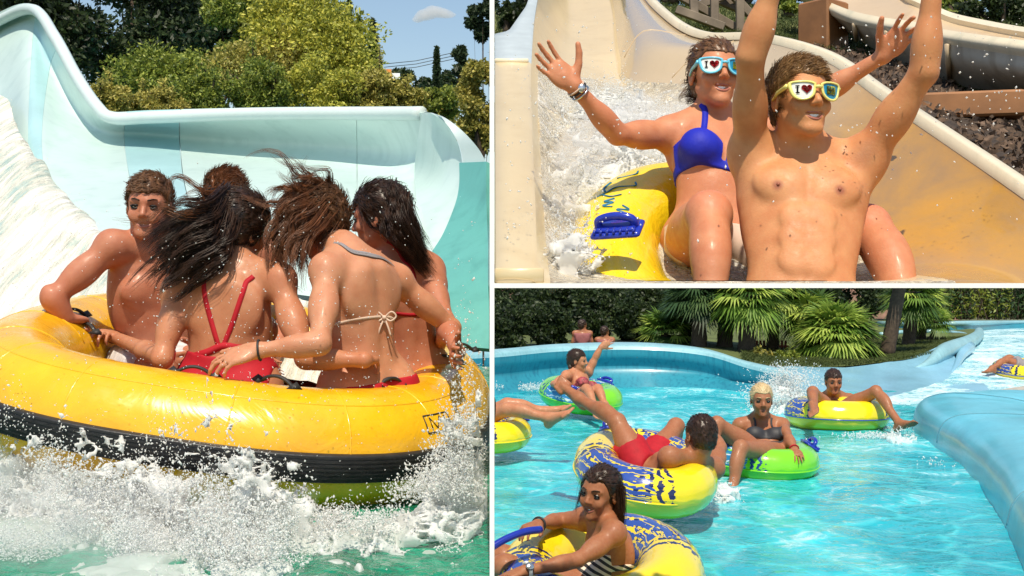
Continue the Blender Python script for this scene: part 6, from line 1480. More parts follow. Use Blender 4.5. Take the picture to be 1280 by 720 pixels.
# kerb and soil at right
kb = [(1200, 506, 12.6), (1240, 500, 13.0), (1300, 492, 13.4), (1400, 480, 14)]; kb2 = [(1200, 512, 12.5), (1240, 509, 12.8), (1300, 502, 13.1), (1400, 490, 13.7)]
sheet('stone_kerb', loft(BB([kb, kb2]), 3, 6), M['concrete'], None, .35); bpy.data.objects['stone_kerb']; tag(bpy.data.objects['stone_kerb'], 'grey stone kerb above the soil at the right edge', 'kerb')
sl0 = [(1190, 512, 12.55), (1240, 508, 12.75), (1300, 501, 13.0), (1420, 492, 13.5)]; sl1 = [(1200, 518, 11.6), (1250, 519, 11.6), (1320, 522, 11.5), (1420, 530, 11.2)]; sl2 = [(1230, 545, 10.4), (1290, 560, 9.8), (1400, 590, 9), (1500, 600, 8.6)]
mm = MB(); mm.grid(loft(BB([sl0, sl1, sl2]), 5, 6)); tag(mm.build('soil_bank', M['soil']), kind='structure')
# big rounded pool edge at the right: inner foot, upright, shoulder, broad crown, outer fall
ep = np.array([(2.10, 4.3), (2.17, 5.0), (2.36, 5.63), (2.75, 6.87), (3.12, 8.3), (3.30, 9.4), (3.46, 10.3), (3.66, 10.95), (3.92, 11.35), (4.35, 11.55), (5.0, 11.5), (6.2, 11.2)])
sp = np.array([(3.3, 4.3), (3.35, 5.0), (3.45, 5.7), (3.8, 7.0), (4.1, 8.3), (4.2, 9.2), (4.3, 9.9), (4.42, 10.3), (4.6, 10.5), (4.9, 10.6), (5.4, 10.5), (6.3, 10.2)])
rowsE = []
for f, z in ((-.02, -1.45), (0, -1.27), (.012, -1.19), (.04, -1.10), (.12, -1.03), (.32, -.985), (.65, -.975), (1.0, -1.01), (1.5, -1.12), (2.4, -1.2)):
    q = ep + (sp - ep) * f; rowsE.append(np.concatenate([q, np.full((len(q), 1), z)], 1) * S)
Ge = loft(rowsE, 5, 9); Ge[..., 2] += .012 * fbm(Ge * .8, 3) * S
me_ = poolmat('pool_edge_blue', (.11, .47, .60), .35, var=.22, streak=.6, scale=.5, dirt=(.6, .8, .85))
kE = [0, 22, 44, 66, Ge.shape[1] - 1]; edge = empty('rounded_pool_edge', (3.3 * S, 8.5 * S, -1.2 * S), 'broad rounded pale blue pool edge sweeping along the right side', 'wall')
for i in range(4):
    sheet('edge_section', Ge[:, kE[i]:kE[i + 1] + 1], me_, edge, 0)
    if i < 3: m = MB(); m.tube(Ge[8:, kE[i + 1]] + [0, 0, .004], .018, 5); m.build('joint_line', simple('joint_grey', (.10, .26, .33), .7) if i == 0 else bpy.data.materials['joint_grey'], edge)
# lawn behind
l0 = [(360, 458, 13.5), (618, 447, 15.2), (800, 438, 16), (900, 446, 16), (975, 458, 15.7), (1050, 458, 16.2), (1100, 453, 16.6), (1140, 448, 16.8), (1172, 441, 17.3), (1200, 436, 18.0)]
l1 = [(360, 430, 20), (618, 425, 20), (800, 422, 20), (900, 424, 20), (975, 432, 20), (1050, 434, 20), (1100, 430, 20.5), (1150, 428, 20.5), (1195, 426, 20.2), (1222, 423, 20.2)]
l2 = [(360, 385, 48), (618, 385, 48), (800, 385, 48), (900, 385, 48), (975, 388, 46), (1050, 392, 42), (1100, 400, 34), (1160, 406, 30), (1205, 410, 27), (1225, 412, 25)]
Gl2 = loft(BB([l0, l1, l2]), 10, 6); mm = MB(); mm.grid(Gl2); tag(mm.build('lawn', simple('lawn_dark', (.09, .115, .03), .95, var=.4, scale=.5, bmp=.5, bscale=6)), kind='structure')
R = np.random.default_rng(15); I = R.integers(0, 12, 22000); J_ = R.integers(20, Gl2.shape[1] - 1, 22000); t1_, t2_ = R.random((22000, 1)), R.random((22000, 1)); pc = Gl2[I, J_] + (Gl2[I + 1, J_] - Gl2[I, J_]) * t1_ + (Gl2[I, J_ + 1] - Gl2[I, J_]) * t2_
bl = [[q, q + [R.normal(0, .03), R.normal(0, .03), .08], q + [R.normal(0, .07), R.normal(0, .07), .15]] for q in pc[:15000]]; tag(strands(bl, .02, L_GRASS, None, 'lawn_grass'), kind='stuff')

# ---- rings
YEL, YELL = (.86, .66, .012), (.88, .60, .02); GRN, GRNL = (.20, .62, .015), (.16, .55, .02); INK, INK2 = (.03, .08, .36), (.012, .02, .10)
mt_y1 = printmat('ring_print_yellow', YEL, YELL, INK, INK2, -.2, .25); mt_y2 = printmat('ring_print_yellow_far', YEL, YELL, INK, INK2, 1.9, .55); mt_g = printmat('ring_print_green', GRN, GRNL, (.02, .20, .42), (.01, .05, .2), .6, .62, False)
def water_ring(name, px, py, d, a, b_, r, tiltx, tilty, rot, mat, label, hand=(), ex=2.0, nu=96, group=None):
    c_ = B(px, py, d); n_ = nrm([tiltx, -tilty, 1]); u = nrm(np.array([cos(rot), sin(rot), 0]) - n_ * np.dot([cos(rot), sin(rot), 0], n_)); v = np.cross(n_, u)
    rt = empty(name, c_, label, 'swim ring', group); inflated('ring_tube', c_, u, v, n_, a * S, b_ * S, r * S, mat, rt, ex, nu, 26, wr=.004 * S)
    m = MB(); t = np.linspace(0, 2 * pi, 73); m.tube([c_ + u * cos(q) * (a + r) * S + v * sin(q) * (b_ + r) * S - n_ * .15 * r * S for q in t], .006 * S, 5, cap=False); m.build('seam', mat, rt)
    for (ang, up) in hand:
        hn = nrm((u * cos(ang) + v * sin(ang)) * cos(up) + n_ * sin(up)); p_ = c_ + (u * cos(ang) * a + v * sin(ang) * b_) * S + hn * r * S; hu_ = nrm(-u * sin(ang) + v * cos(ang)); handle(p_, hu_, np.cross(hn, hu_), hn, 1.0 * S * 1.15, M['blue_plastic'], rt)
    # foam collar where it meets the water
    return rt, c_, u, v, n_
GRP = 'swim rings floating in the wave pool'
water_ring('swim_ring', 748, 722, 5.05, .30, .42, .145, -.06, .12, -.15, mt_y1, 'nearest yellow ring with blue wave print carrying the woman in the striped bikini', (), 2.0, 120, GRP)
water_ring('swim_ring', 806, 588, 6.4, .255, .42, .125, .10, .12, -.05, mt_y1, 'yellow ring with blue print under the boy in red shorts', ((2.1, 1.1),), 2.2, 120, GRP)
water_ring('swim_ring', 950, 572, 8.1, .27, .30, .115, .05, .05, .2, mt_g, 'bright green ring under the blonde woman', ((-.15, 1.0), (3.3, 1.0)), 2.0, 96, GRP)
water_ring('swim_ring', 1046, 517, 10.7, .33, .30, .135, .02, -.02, .3, mt_y2, 'yellow ring with a low bulging side carrying the boy near the run-out', (), 2.0, 96, GRP)
water_ring('swim_ring', 726, 494, 11.6, .27, .30, .13, .12, .10, .4, mt_g, 'green ring with pale blue print at the back left of the pool', ((.35, 1.0), (3.9, .9)), 2.0, 96, GRP)
water_ring('swim_ring', 607, 540, 8.6, .22, .25, .11, .02, .05, .0, mt_y1, 'yellow ring cut by the white post at the left', ((.3, 1.2),), 2.0, 80, GRP)
water_ring('swim_ring', 1290, 463, 15.9, .40, .4, .11, .0, .08, .3, mt_y2, 'far yellow ring coming down the upper river at the right edge', (), 2.0, 64, GRP)
# long grip bar of the nearest ring
m = MB(); m.tube(cr([B(600, 694, 4.75), B(628, 676, 4.8), B(655, 665, 4.85), B(676, 662, 4.9)], 5), .016 * S, 8); m.build('grip_bar', M['blue_plastic'], bpy.data.objects['swim_ring.001'])

# ---- people in the pool (sizes follow this set)
def bp(label, fem, mt, h=.0085): return Person(label, h, S, fem, SK[mt])
def B3(*q): return B(*q)
# P1
w1 = bp('laughing woman with wet dark hair and striped bikini top in the nearest ring', True, 'brown', .007)
torso_pts(w1, B(757, 655, 5.05), B(768, 668, 4.90), B(730, 650, 5.22), B(752, 742, 5.1), mid=B(756, 700, 5.06)); w1.J['head'] = B(750, 616, 5.03); w1.HF0 = head_frame((-.6, -.78, -.02), (.15, .0, 1)); w1.opt.update(smile=1, slim=.95, sc=1)
w1.J['elR'] = B(700, 650, 5.3); w1.J['wrR'] = B(672, 656, 5.1); w1.J['haR'] = B(652, 662, 5.0); w1.opt['palmR'] = np.array([0, 0, -1.0]); w1.opt['curlR'] = .4
w1.J['elL'] = B(722, 700, 4.78); w1.J['wrL'] = B(656, 714, 4.68); w1.J['haL'] = B(636, 720, 4.66); w1.opt['palmL'] = np.array([0, 0, -1.0])
w1.J['hipL'] = B(745, 738, 4.98); w1.J['hipR'] = B(742, 734, 5.18); w1.J['knL'] = B(632, 708, 4.95); w1.J['knR'] = B(630, 696, 5.15); w1.J['anL'] = B(520, 715, 5.1); w1.J['anR'] = B(520, 700, 5.25)
w1.build(); w1.eyes(); w1.brows(M['hair_dark']); w1.teeth(); w1.lips(M['lip_dark']); w1.cap_hair(M['hair_dark'], grow=.010, front=.062, back=-.1, n=1000, ln=.04, bumps=.004, spike=(0, -1, -.3), seed=51, lift=.06, side=-.065)
hb = w1.hd
flow_hair(w1, None, [[hb(.065, .0, .05), hb(.082, .015, -.02), hb(.085, .03, -.09), hb(.08, .04, -.15)], [hb(.05, .04, .07), hb(.078, .04, .0), hb(.08, .05, -.06), hb(.078, .055, -.13)]], 90, M['hair_dark'], .0016, .006, .008, 4, endspread=.008)
flow_hair(w1, None, [[hb(-.065, -.03, .04), hb(-.085, -.03, -.04), hb(-.085, -.04, -.11), hb(-.08, -.05, -.18)], [hb(-.03, -.09, .0), hb(-.06, -.08, -.08), hb(-.07, -.08, -.15), hb(-.06, -.07, -.2)], [hb(.0, -.1, .0), hb(.0, -.1, -.08), hb(.0, -.09, -.14), hb(.01, -.09, -.18)]], 1100, M['hair_dark'], .0016, .012, .008, 5, endspread=.012)
zeb, nt, b = newmat('striped_cloth'); nn = noise(nt, 2.2, 2, coord(nt, 'Object'), dist=.6); sx_ = nt.nodes.new('ShaderNodeSeparateXYZ'); nt.links.new(coord(nt), sx_.inputs[0])
sw_ = math_(nt, 'SINE', math_(nt, 'ADD', math_(nt, 'ADD', math_(nt, 'MULTIPLY', sx_.outputs[2], 150 / S * 1.6), math_(nt, 'MULTIPLY', sx_.outputs[0], 40)), math_(nt, 'MULTIPLY', nn, 5)))
nt.links.new(mixc(nt, math_(nt, 'GREATER_THAN', sw_, 0), (.02, .018, .018), (.72, .62, .50)), b.inputs['Base Color']); b.inputs['Roughness'].default_value = .6
def top_region(p, zc=-.19, hw=.042, mid=True):
    L_ = loc_coords(p.UF, p.J['neck'], p.sc)
    def fn(X, Y, Z):
        x, y, z = L_(X, Y, Z); a = np.abs(x); return np.maximum(np.abs(z - zc) - np.where(y > .02, hw - .25 * np.maximum(.02 - a, 0), .012), np.maximum(a - .145, np.sqrt(x * x + y * y) - .17))
    return fn
def bot_region(p, zt=.03):
    L_ = loc_coords(p.LF, p.J['pel'], p.sc)
    def fn(X, Y, Z):
        x, y, z = L_(X, Y, Z); return np.maximum(np.maximum(z - zt, np.abs(x) - .16), np.maximum(-z - .12, np.sqrt(x * x + y * y) - .175))
    return fn
cloth(w1, 'bikini_top', top_region(w1, zc=-.155, hw=.055), zeb, .005); cloth(w1, 'bikini_bottom', bot_region(w1, .05), zeb, .005)
bracelet(w1, 'R', .95, M['black_strap'], 'bracelet', .03, .005)
m = MB(); wj = w1.J['wrL'] * .95 + w1.J['elL'] * .05; ax = nrm(w1.J['wrL'] - w1.J['elL']); u = nrm(np.cross(ax, [0, 1, 0])); v = np.cross(ax, u)
wt_ = empty('wrist_watch', wj, 'silver wrist watch on the near arm of the woman in the striped bikini', 'watch')
m.tube([wj + (u * cos(t) + v * sin(t)) * .031 * S for t in np.linspace(0, 2 * pi, 25)], .008 * S, 6, cap=False); m.build('watch_band', M['white_plastic'], wt_)
m = MB(); fc = wj + nrm(np.array([0, -.8, .6]) - ax * np.dot([0, -.8, .6], ax)) * .036 * S; m.ball(fc, np.array([.018, .018, .008]) * S, 16, 8, frame(ax, fc - wj).T); m.build('watch_face', M['metal'], wt_)
# P2 boy seen from behind
b2 = bp('boy with short dark hair in red shorts seen from behind in a yellow ring', False, 'brown', .0085)
torso_pts(b2, B(868, 578, 6.25), B(838, 574, 6.15), B(892, 590, 6.3), B(800, 586, 6.45), mid=B(838, 592, 6.32)); b2.J['head'] = B(875, 546, 6.2); b2.HF0 = head_frame((-.35, .93, -.1), (.1, 0, 1)); b2.opt.update(slim=.9)
b2.J['shL'] = B(836, 572, 6.1); b2.J['shR'] = B(892, 586, 6.35)
b2.J['elL'] = B(822, 590, 6.55); b2.J['wrL'] = B(800, 580, 6.8); b2.J['haL'] = B(792, 572, 6.85); b2.J['elR'] = B(900, 560, 6.6); b2.J['wrR'] = B(888, 540, 6.75); b2.J['haR'] = B(884, 528, 6.8)
b2.J['hipL'] = B(800, 584, 6.35); b2.J['hipR'] = B(812, 580, 6.6); b2.J['knL'] = B(771, 527, 6.5); b2.J['anL'] = B(724, 498, 6.75); b2.J['toeL'] = B(700, 476, 6.8)
b2.J['knR'] = B(845, 533, 6.85); b2.J['anR'] = B(838, 575, 7.0); b2.opt['leg'] = .95
b2.build(); b2.cap_hair(M['hair_dark'], n=1500, ln=.02, spike=(.3, -.5, -.4), seed=52, back=-.075, lift=.15, bumps=.004); shorts(b2, M['red_cloth'], .42, .098, top=.12)
# P3 blonde
w3 = bp('laughing blonde woman in a dark striped bikini sitting in the green ring', True, 'brown', .0085)
torso_pts(w3, B(951, 526, 8.35), B(978, 532, 8.3), B(925, 532, 8.3), B(959, 572, 8.1), mid=B(954, 550, 8.22)); w3.J['head'] = B(952, 500, 8.2); w3.HF0 = head_frame((-.05, -1, -.05), (0, -.1, 1)); w3.opt.update(smile=.6, slim=.9)
w3.J['elR'] = B(908, 548, 8.35); w3.J['wrR'] = B(890, 562, 8.1); w3.J['haR'] = B(884, 570, 8.0); w3.J['elL'] = B(986, 548, 8.0); w3.J['wrL'] = B(993, 562, 7.85); w3.J['haL'] = B(999, 570, 7.75); w3.opt.update(palmL=np.array([0, 0, -1.0]), palmR=np.array([0, 0, -1.0]))
w3.J['hipR'] = B(947, 567, 8.0); w3.J['hipL'] = B(970, 567, 8.0); w3.J['knR'] = B(896, 530, 7.85); w3.J['anR'] = B(888, 572, 7.75); w3.J['knL'] = B(926, 560, 7.62); w3.J['anL'] = B(915, 614, 7.5); w3.J['toeL'] = B(905, 630, 7.35)
w3.build(); w3.eyes(); w3.brows(M['hair_blonde']); w3.teeth(); w3.lips(M['lip_dark']); w3.cap_hair(M['hair_blonde'], grow=.008, n=900, ln=.03, front=.055, back=-.07, spike=(0, -1, -.1), seed=53, lift=.05, bumps=.003, side=-.05)
cloth(w3, 'bikini_top', top_region(w3, zc=-.2, hw=.045), M['dark_cloth'], .005); cloth(w3, 'bikini_bottom', bot_region(w3, .03), M['dark_cloth'], .005)
for sx in (-1, 1): strap(w3, [w3.J['neck'] + (np.array(q) * S) @ w3.UF for q in ((sx * .065, .1, -.13), (sx * .055, .07, -.05), (sx * .045, .02, .02))], .007 * S, M['dark_cloth'], 'halter_strap')
bracelet(w3, 'L', .95, M['red_cloth'], 'bracelet', .03, .005)
# P4 boy beyond
b4 = bp('boy peering over a yellow ring with both legs hanging over its sides', False, 'brown', .0085)
torso_pts(b4, B(1042, 494, 11.05), B(1062, 500, 11.1), B(1022, 500, 11.1), B(1042, 514, 10.75), mid=B(1042, 510, 11.0)); b4.J['head'] = B(1042, 477, 10.85); b4.HF0 = head_frame((0, -1, -.1), (0, -.2, 1)); b4.opt.update(smile=.5, slim=.9)
b4.J['elR'] = B(1010, 512, 11.2); b4.J['wrR'] = B(1004, 508, 10.9); b4.J['haR'] = B(1000, 508, 10.8); b4.J['elL'] = B(1076, 512, 11.2); b4.J['wrL'] = B(1082, 507, 10.9); b4.J['haL'] = B(1086, 507, 10.8)
b4.J['hipR'] = B(1036, 514, 10.7); b4.J['hipL'] = B(1050, 514, 10.7); b4.J['knR'] = B(1016, 490, 10.35); b4.J['anR'] = B(1018, 512, 9.9); b4.J['toeR'] = B(1021, 524, 9.75)
b4.J['knL'] = B(1095, 489, 10.4); b4.J['anL'] = B(1124, 529, 10.1); b4.J['toeL'] = B(1146, 519, 9.95)
b4.build(); b4.lips(M['lip_dark']); b4.eyes(); b4.brows(M['hair_dark']); b4.cap_hair(M['hair_dark'], n=300, ln=.02, seed=54)
# P5 girl with braid
w5 = bp('girl with a long dark braid pointing across the pool from the back green ring', True, 'tan', .0095)
torso_pts(w5, B(723, 465, 11.7), B(735, 466, 11.9), B(708, 470, 11.55), B(730, 500, 11.5), mid=B(727, 483, 11.6)); w5.J['head'] = B(722, 451, 11.65); w5.HF0 = head_frame((.95, -.3, 0), (-.05, 0, 1)); w5.opt.update(slim=.85, smile=.6)
w5.J['elR'] = B(692, 480, 11.35); w5.J['wrR'] = B(704, 484, 11.1); w5.J['haR'] = B(712, 488, 11.0); w5.J['elL'] = B(745, 446, 11.9); w5.J['wrL'] = B(751, 434, 11.9); w5.J['haL'] = B(757, 430, 11.9)
w5.J['hipR'] = B(724, 500, 11.35); w5.J['hipL'] = B(740, 500, 11.4); w5.J['knR'] = B(733, 487, 11.05); w5.J['anR'] = B(744, 508, 10.8); w5.J['toeR'] = B(749, 514, 10.7); w5.J['knL'] = B(747, 487, 11.1); w5.J['anL'] = B(756, 506, 10.9); w5.J['toeL'] = B(760, 512, 10.8)
w5.build(); w5.lips(M['lip_dark']); w5.eyes(); w5.cap_hair(M['hair_dark'], grow=.009, n=700, ln=.03, back=-.1, seed=55, lift=.05, bumps=.002, spike=(0, -1, -.3), side=-.05); hb = w5.hd
m = MB(); pts = cr([hb(.03, -.08, -.0), hb(.06, -.06, -.08), hb(.08, .0, -.16), hb(.09, .03, -.24)], 6); m.tube(pts, (.022 + .006 * np.sin(np.arange(len(pts)) * 1.6)) * S * np.linspace(1, .5, len(pts)), 8); m.build('braid', M['hair_dark'], w5.root)
cloth(w5, 'bikini_top', top_region(w5, hw=.045), simple('coral_print', (.30, .05, .06), .6, var=.9, scale=14), .006)
# P6 legs from behind the post
m6 = bp('person beside the white post with only bare shins and feet showing', False, 'tan', .0095)
torso_pts(m6, B(540, 505, 9.1), B(540, 512, 8.9), B(536, 500, 9.3), B(585, 530, 8.8)); m6.J['head'] = B(520, 492, 9.0); m6.HF0 = head_frame((.8, 0, .3), (-.3, 0, 1)); m6.J['hipL'] = B(588, 530, 8.85); m6.J['hipR'] = B(588, 526, 8.6)
m6.J['knR'] = B(634, 512, 8.4); m6.J['anR'] = B(686, 522, 8.3); m6.J['toeR'] = B(700, 512, 8.25); m6.J['knL'] = B(634, 506, 8.7); m6.J['anL'] = B(682, 514, 8.7); m6.J['toeL'] = B(696, 506, 8.7)
m6.J['elR'] = B(560, 535, 8.7); m6.J['wrR'] = B(580, 540, 8.4); m6.J['haR'] = B(588, 542, 8.3); m6.J['elL'] = B(545, 520, 9.4); m6.J['wrL'] = B(565, 525, 9.5); m6.J['haL'] = B(575, 525, 9.5)
m6.build()
# P7 far right rider
m7 = bp('distant rider with outstretched legs in the far ring at the right edge', False, 'brown', .011)
torso_pts(m7, B(1308, 447, 16.4), B(1310, 453, 16.2), B(1306, 447, 16.7), B(1280, 460, 16.1)); m7.J['head'] = B(1318, 438, 16.4); m7.HF0 = head_frame((-.9, -.3, 0), (.2, 0, 1)); m7.J['hipL'] = B(1278, 460, 15.95); m7.J['hipR'] = B(1278, 459, 16.25)
m7.J['knL'] = B(1258, 451, 15.9); m7.J['anL'] = B(1240, 460, 15.7); m7.J['toeL'] = B(1229, 460, 15.6); m7.J['knR'] = B(1262, 448, 16.2); m7.J['anR'] = B(1248, 457, 16.1); m7.J['toeR'] = B(1238, 458, 16.0)
m7.J['elL'] = B(1296, 461, 15.9); m7.J['wrL'] = B(1284, 463, 15.7); m7.J['haL'] = B(1278, 463, 15.7); m7.J['elR'] = B(1298, 451, 16.8); m7.J['wrR'] = B(1288, 453, 16.9); m7.J['haR'] = B(1282, 453, 16.9)
m7.build(); shorts(m7, M['grey_cloth'], .6, .1)
# P8 two people beyond the wall
for (x, y, d, lab, clm, hc) in ((728, 424, 16.6, 'distant person in a pink top walking beyond the pool wall', 'pink_cloth', 'hair_dark'), (756, 432, 16.8, 'distant dark-haired person behind the raised hand of the girl', 'pink_cloth', 'hair_dark')):
    q = bp(lab, True, 'brown', .014); q.sc = S * .72; c0_ = B(x, y, d)
    up = lambda dx, dz, dy=0: c0_ + np.array([dx, dy, dz]) * S * .72
    q.J.update(neck=up(0, .14), shL=up(-.15, .11), shR=up(.15, .11), pel=up(0, -.38), mid=up(0, -.12)); q.J['head'] = up(0, .27); q.HF0 = head_frame((.7, .7, 0), (0, 0, 1)); q.J['hipL'] = up(-.09, -.4); q.J['hipR'] = up(.09, -.4)
    q.J['knL'] = up(-.1, -.85); q.J['knR'] = up(.1, -.85, .1); q.J['anL'] = up(-.1, -1.27); q.J['anR'] = up(.1, -1.27, .0); q.J['toeL'] = up(-.08, -1.3, .12); q.J['toeR'] = up(.12, -1.3, .12)
    q.J['elL'] = up(-.2, -.18, .05); q.J['wrL'] = up(-.14, -.38, .2); q.J['haL'] = up(-.1, -.45, .3); q.J['elR'] = up(.2, -.18, .05); q.J['wrR'] = up(.2, -.4, .15); q.J['haR'] = up(.2, -.5, .2)
    q.build(); q.cap_hair(M[hc], n=0, mm=.006, back=-.1); cloth(q, 'top', (lambda L_: (lambda X, Y, Z: np.maximum(np.maximum(L_(X, Y, Z)[2] + .02, -L_(X, Y, Z)[2] - .5), np.abs(L_(X, Y, Z)[0]) - .17)))(loc_coords(q.UF, q.J['neck'], S * .72)), M[clm], .01)
# ---- splashes and foam on the pool
def pool_env(A):
    q = 0
    for (x0, d0, wx, wd_, hh, k) in ((975, 12.3, 30, .5, .16, .75), (1000, 12.0, 40, .4, .07, .6), (640, 14.3, 60, .4, .05, .5), (905, 7.1, 20, .2, .05, .6), (1120, 9.7, 22, .25, .05, .5), (1015, 10.0, 40, .2, .035, .5)):
        u = A[..., 0] / A[..., 1] * F + 640; q = np.maximum(q, k * np.exp(-((u - x0) / wx) ** 2 - ((A[..., 1] / S - d0) / wd_) ** 2 - np.maximum(A[..., 2] / S + 1.25, 0) / hh))
    return q * (A[..., 2] > -1.27 * S)
for (x0, x1, d0, d1, z1) in ((900, 1060, 11.3, 13.2, .45), (870, 940, 6.7, 7.5, .2), (1080, 1165, 9.2, 10.2, .2)):
    splash_mesh('pool_splash', [B(x0, 0, d1)[0], d0 * S, -1.27 * S], [B(x1, 0, d1)[0], d1 * S, (-1.25 + z1) * S], .028, pool_env, 2.6, M['foam'], 2.2)
R = np.random.default_rng(88); L = []
for (x0, y0, wd, hg, d, n) in ((985, 478, 45, 22, 12.4, 2600), (955, 492, 30, 10, 10.6, 1500), (650, 484, 60, 5, 14.0, 1500), (1010, 520, 20, 8, 11.3, 600), (905, 636, 22, 10, 7.3, 700), (1135, 535, 25, 6, 10.6, 500), (880, 620, 40, 4, 7.2, 500), (700, 482, 30, 4, 13.5, 500), (1090, 545, 40, 5, 9.9, 600), (1180, 585, 30, 14, 8.6, 900)):
    px = x0 + R.normal(0, wd * .5, n); py = y0 + R.normal(0, hg * .5, n); dq = (d + R.normal(0, .12, n)) * S; p = np.stack([(px - 640) / F * dq, dq, (357 - py) / F * dq], 1); f = fbm(p * 1.2, 3); L.append(p[f > -.15])
p = np.concatenate(L); p = p[p[:, 2] > Wz - .05]; tag(drops('pool_splashes', p, R.uniform(.004, .014, len(p)) * 1.5, M['foam'], R.normal(0, 1, p.shape)), kind='stuff')
# ---- planting behind the pool
def bt(name, px, py, wpx, hpx, d, mat, label, n, sz, nc=14, seed=0, group=None):
    c = B(px, py, d); D = d * S; gz = np.interp(d, [15, 20, 48], [-.93, -.9, -.9]) * S
    return tree(name, (c[0], c[1], gz), 0, c, np.array([wpx / F * D, wpx / F * D * .8, hpx / F * D]), nc, n, sz * D / F, mat, label, group, wpx / F * D * .06, seed, 'tree')
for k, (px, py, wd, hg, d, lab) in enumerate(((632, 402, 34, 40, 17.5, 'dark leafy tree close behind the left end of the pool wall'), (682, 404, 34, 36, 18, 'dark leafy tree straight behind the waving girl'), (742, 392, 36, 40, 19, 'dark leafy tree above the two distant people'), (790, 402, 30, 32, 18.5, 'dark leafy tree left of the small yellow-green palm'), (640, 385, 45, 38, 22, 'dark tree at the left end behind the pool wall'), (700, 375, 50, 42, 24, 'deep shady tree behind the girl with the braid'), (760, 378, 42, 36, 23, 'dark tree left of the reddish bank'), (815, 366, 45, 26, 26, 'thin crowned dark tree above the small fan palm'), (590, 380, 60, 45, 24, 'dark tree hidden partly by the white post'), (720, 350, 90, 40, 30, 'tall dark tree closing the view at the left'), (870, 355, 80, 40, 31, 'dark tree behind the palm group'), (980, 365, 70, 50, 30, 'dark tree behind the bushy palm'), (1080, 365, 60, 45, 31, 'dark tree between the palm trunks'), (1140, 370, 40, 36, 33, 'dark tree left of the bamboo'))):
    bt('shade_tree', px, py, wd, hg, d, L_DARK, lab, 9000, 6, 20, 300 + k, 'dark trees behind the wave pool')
for k, (px, wd, lab) in enumerate(((1165, 42, 'bamboo clump left of the hedge end'), (1215, 40, 'bamboo clump behind the upper river'), (1265, 40, 'bamboo clump near the right edge'), (1320, 45, 'bamboo clump at the right edge'))):
    c = B(px, 382, 34); rt = empty('bamboo', (c[0], c[1], -.92 * S), lab, 'bamboo', 'bamboo hedge beyond the upper river'); D = 34 * S
    st = [[(c[0] + R.uniform(-1, 1) * wd / F * D, c[1] + R.uniform(-2, 2), -.95 * S), (c[0] + R.uniform(-1, 1) * wd / F * D, c[1] + R.uniform(-2, 2), 1.6 * S)] for _ in range(60)]; st = [[a, [a[0] * .7 + b_[0] * .3, a[1], 0], [a[0] * .5 + b_[0] * .5, a[1], b_[2]]] for a, b_ in st]; strands(st, .06, M['bark'], rt, 'canes')
    n = 6000; q = np.stack([c[0] + R.uniform(-1, 1, n) * wd / F * D, c[1] + R.uniform(-2.5, 2.5, n), R.uniform(-.9, 1.8, n) * S], 1); q = q[(fbm(q * .5, 3) > -.1) | (q[:, 2] < .1)]; leafmesh('leaves', q, .42, L_MID if k % 2 else L_PALMD, rt, asp=.3)
# back bank: reddish slope seen between trunks, deep dark hedge
mm = MB(); mm.grid(loft(BB([[(560, 396, 36), (760, 392, 36), (800, 390, 36), (900, 395, 38), (1200, 400, 42)], [(560, 350, 42), (760, 350, 42), (800, 350, 42), (900, 350, 46), (1200, 350, 50)], [(560, 330, 50), (760, 330, 50), (800, 330, 50), (900, 330, 52), (1200, 330, 60)]]), 3, 4)); tag(mm.build('earth_bank', simple('earth_red', (.20, .11, .07), .95, var=.4, scale=.4)), kind='structure')
PG = 'fan palms behind the wave pool'
def bpalm(bx, by, tx, ty, d, rpx, flpx, nf, mat, label, seed, tr=5, low=-.7, blades=16, petiole=.6): 
    D = d * S; palm('fan_palm', B(bx, by, d), B(tx, ty, d), rpx * 1.12 / F * D, int(nf * 1.3), flpx * 1.2 / F * D, mat, label, PG, seed, tr / F * D, low, 'palm tree', blades + 5, True, petiole)
bpalm(1045, 455, 1045, 424, 17.5, 34, 34, 80, L_PALM, 'broad bushy fan palm in full sun, fronds down to the lawn', 1, 7, -.75, 18, .7)
bpalm(1012, 450, 1012, 398, 18.3, 26, 28, 40, L_PALM, 'smaller fan palm leaning on the left of the bushy palm', 2, 5, -.6)
bpalm(873, 452, 875, 372, 17.5, 34, 30, 50, L_PALMD, 'dark fan palm on a thick trunk nearest the pool wall bend', 3, 9, -.55)
bpalm(905, 452, 908, 366, 17.8, 34, 32, 50, L_PALMD, 'dark fan palm second from the left in the palm group', 4, 9, -.5)
bpalm(932, 452, 936, 374, 17.2, 36, 32, 54, L_PALM, 'fan palm with drooping fronds in the middle of the palm group', 5, 10, -.6)
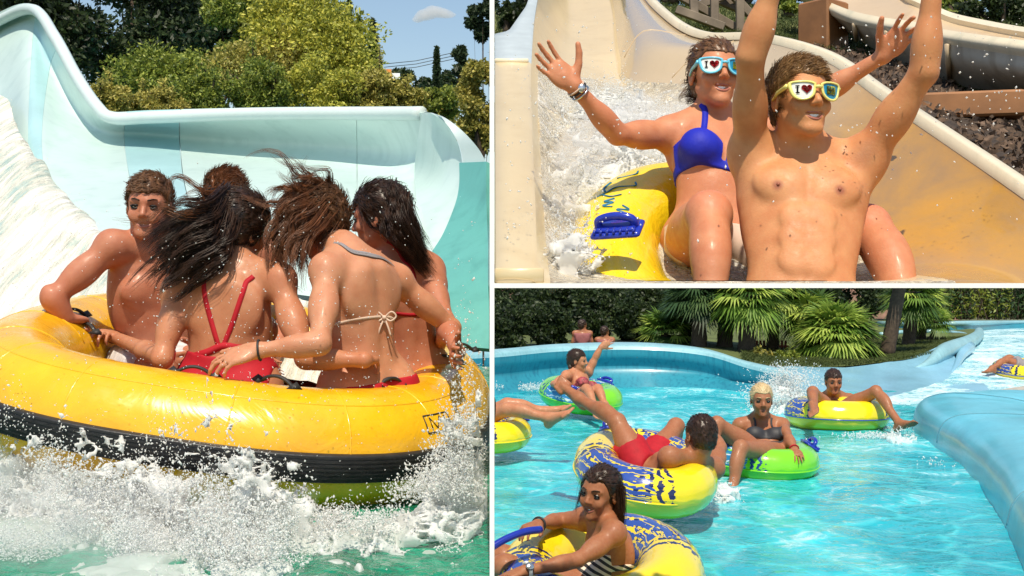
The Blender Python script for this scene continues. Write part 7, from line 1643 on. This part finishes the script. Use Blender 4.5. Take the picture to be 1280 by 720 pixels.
bpalm(965, 446, 968, 370, 18.5, 34, 32, 44, L_PALM, 'sunlit fan palm right of the dark palm group', 6, 7, -.6)
bpalm(832, 440, 830, 418, 18.0, 24, 26, 26, L_PALM, 'small yellow-green fan palm just above the pool wall', 7, 4, -.2, 16)
bpalm(858, 438, 856, 392, 18.6, 26, 26, 34, L_PALMD, 'short dark fan palm beside the small yellow-green palm', 8, 6, -.6)
bpalm(1108, 446, 1132, 318, 17.6, 30, 30, 34, L_PALMD, 'tall leaning palm trunk right of the bushy palm', 9, 8, -.6)
bpalm(1135, 438, 1140, 372, 19.5, 26, 26, 36, L_PALM, 'fan palm with dark trunk beside the tall leaning trunk', 10, 7, -.8)
bpalm(1150, 434, 1152, 380, 21, 24, 24, 34, L_PALM, 'fan palm right of the twin dark trunks', 11, 6, -.7)
bpalm(1163, 428, 1170, 404, 20.5, 15, 16, 22, L_PALM, 'small young fan palm at the tip of the lawn', 12, 3, -.4, 14)
for k, (px, py, wd, hg, d, mt, lab) in enumerate(((985, 448, 18, 10, 16.8, L_MID, 'low green bush left of the bushy palm on the bank'), (950, 448, 20, 12, 16.9, L_OLV, 'dry looking low bush below the palm group'), (1090, 448, 16, 8, 17.4, L_MID, 'low bush at the foot of the tall leaning trunk'), (790, 420, 20, 16, 19, L_DARK, 'dark bush beside the small yellow-green palm'), (1278, 500, 14, 7, 12.6, L_MID, 'small green tuft on the soil at the right edge'))):
    c = B(px, py, d); bush('low_bush', c, np.array([wd, wd * .7, hg]) / F * d * S, 8, 1500, 6 / F * d * S, mt, lab, 'low bushes round the wave pool', 400 + k)
fc = empty('red_fence', B(962, 440, 19), 'reddish wooden fence glimpsed between the palms', 'fence')
for k in range(9):
    m = MB(); m.box(B(946 + k * 4.5, 440, 19), (.1, .06, 1.1)); m.build('slat', simple('red_wood', (.35, .08, .04), .7) if k == 0 else bpy.data.materials['red_wood'], fc, smooth=False)
for y in (433, 447):
    m = MB(); m.box(B(964, y, 19.05), (1.7, .05, .1)); m.build('rail', bpy.data.materials['red_wood'], fc, smooth=False)
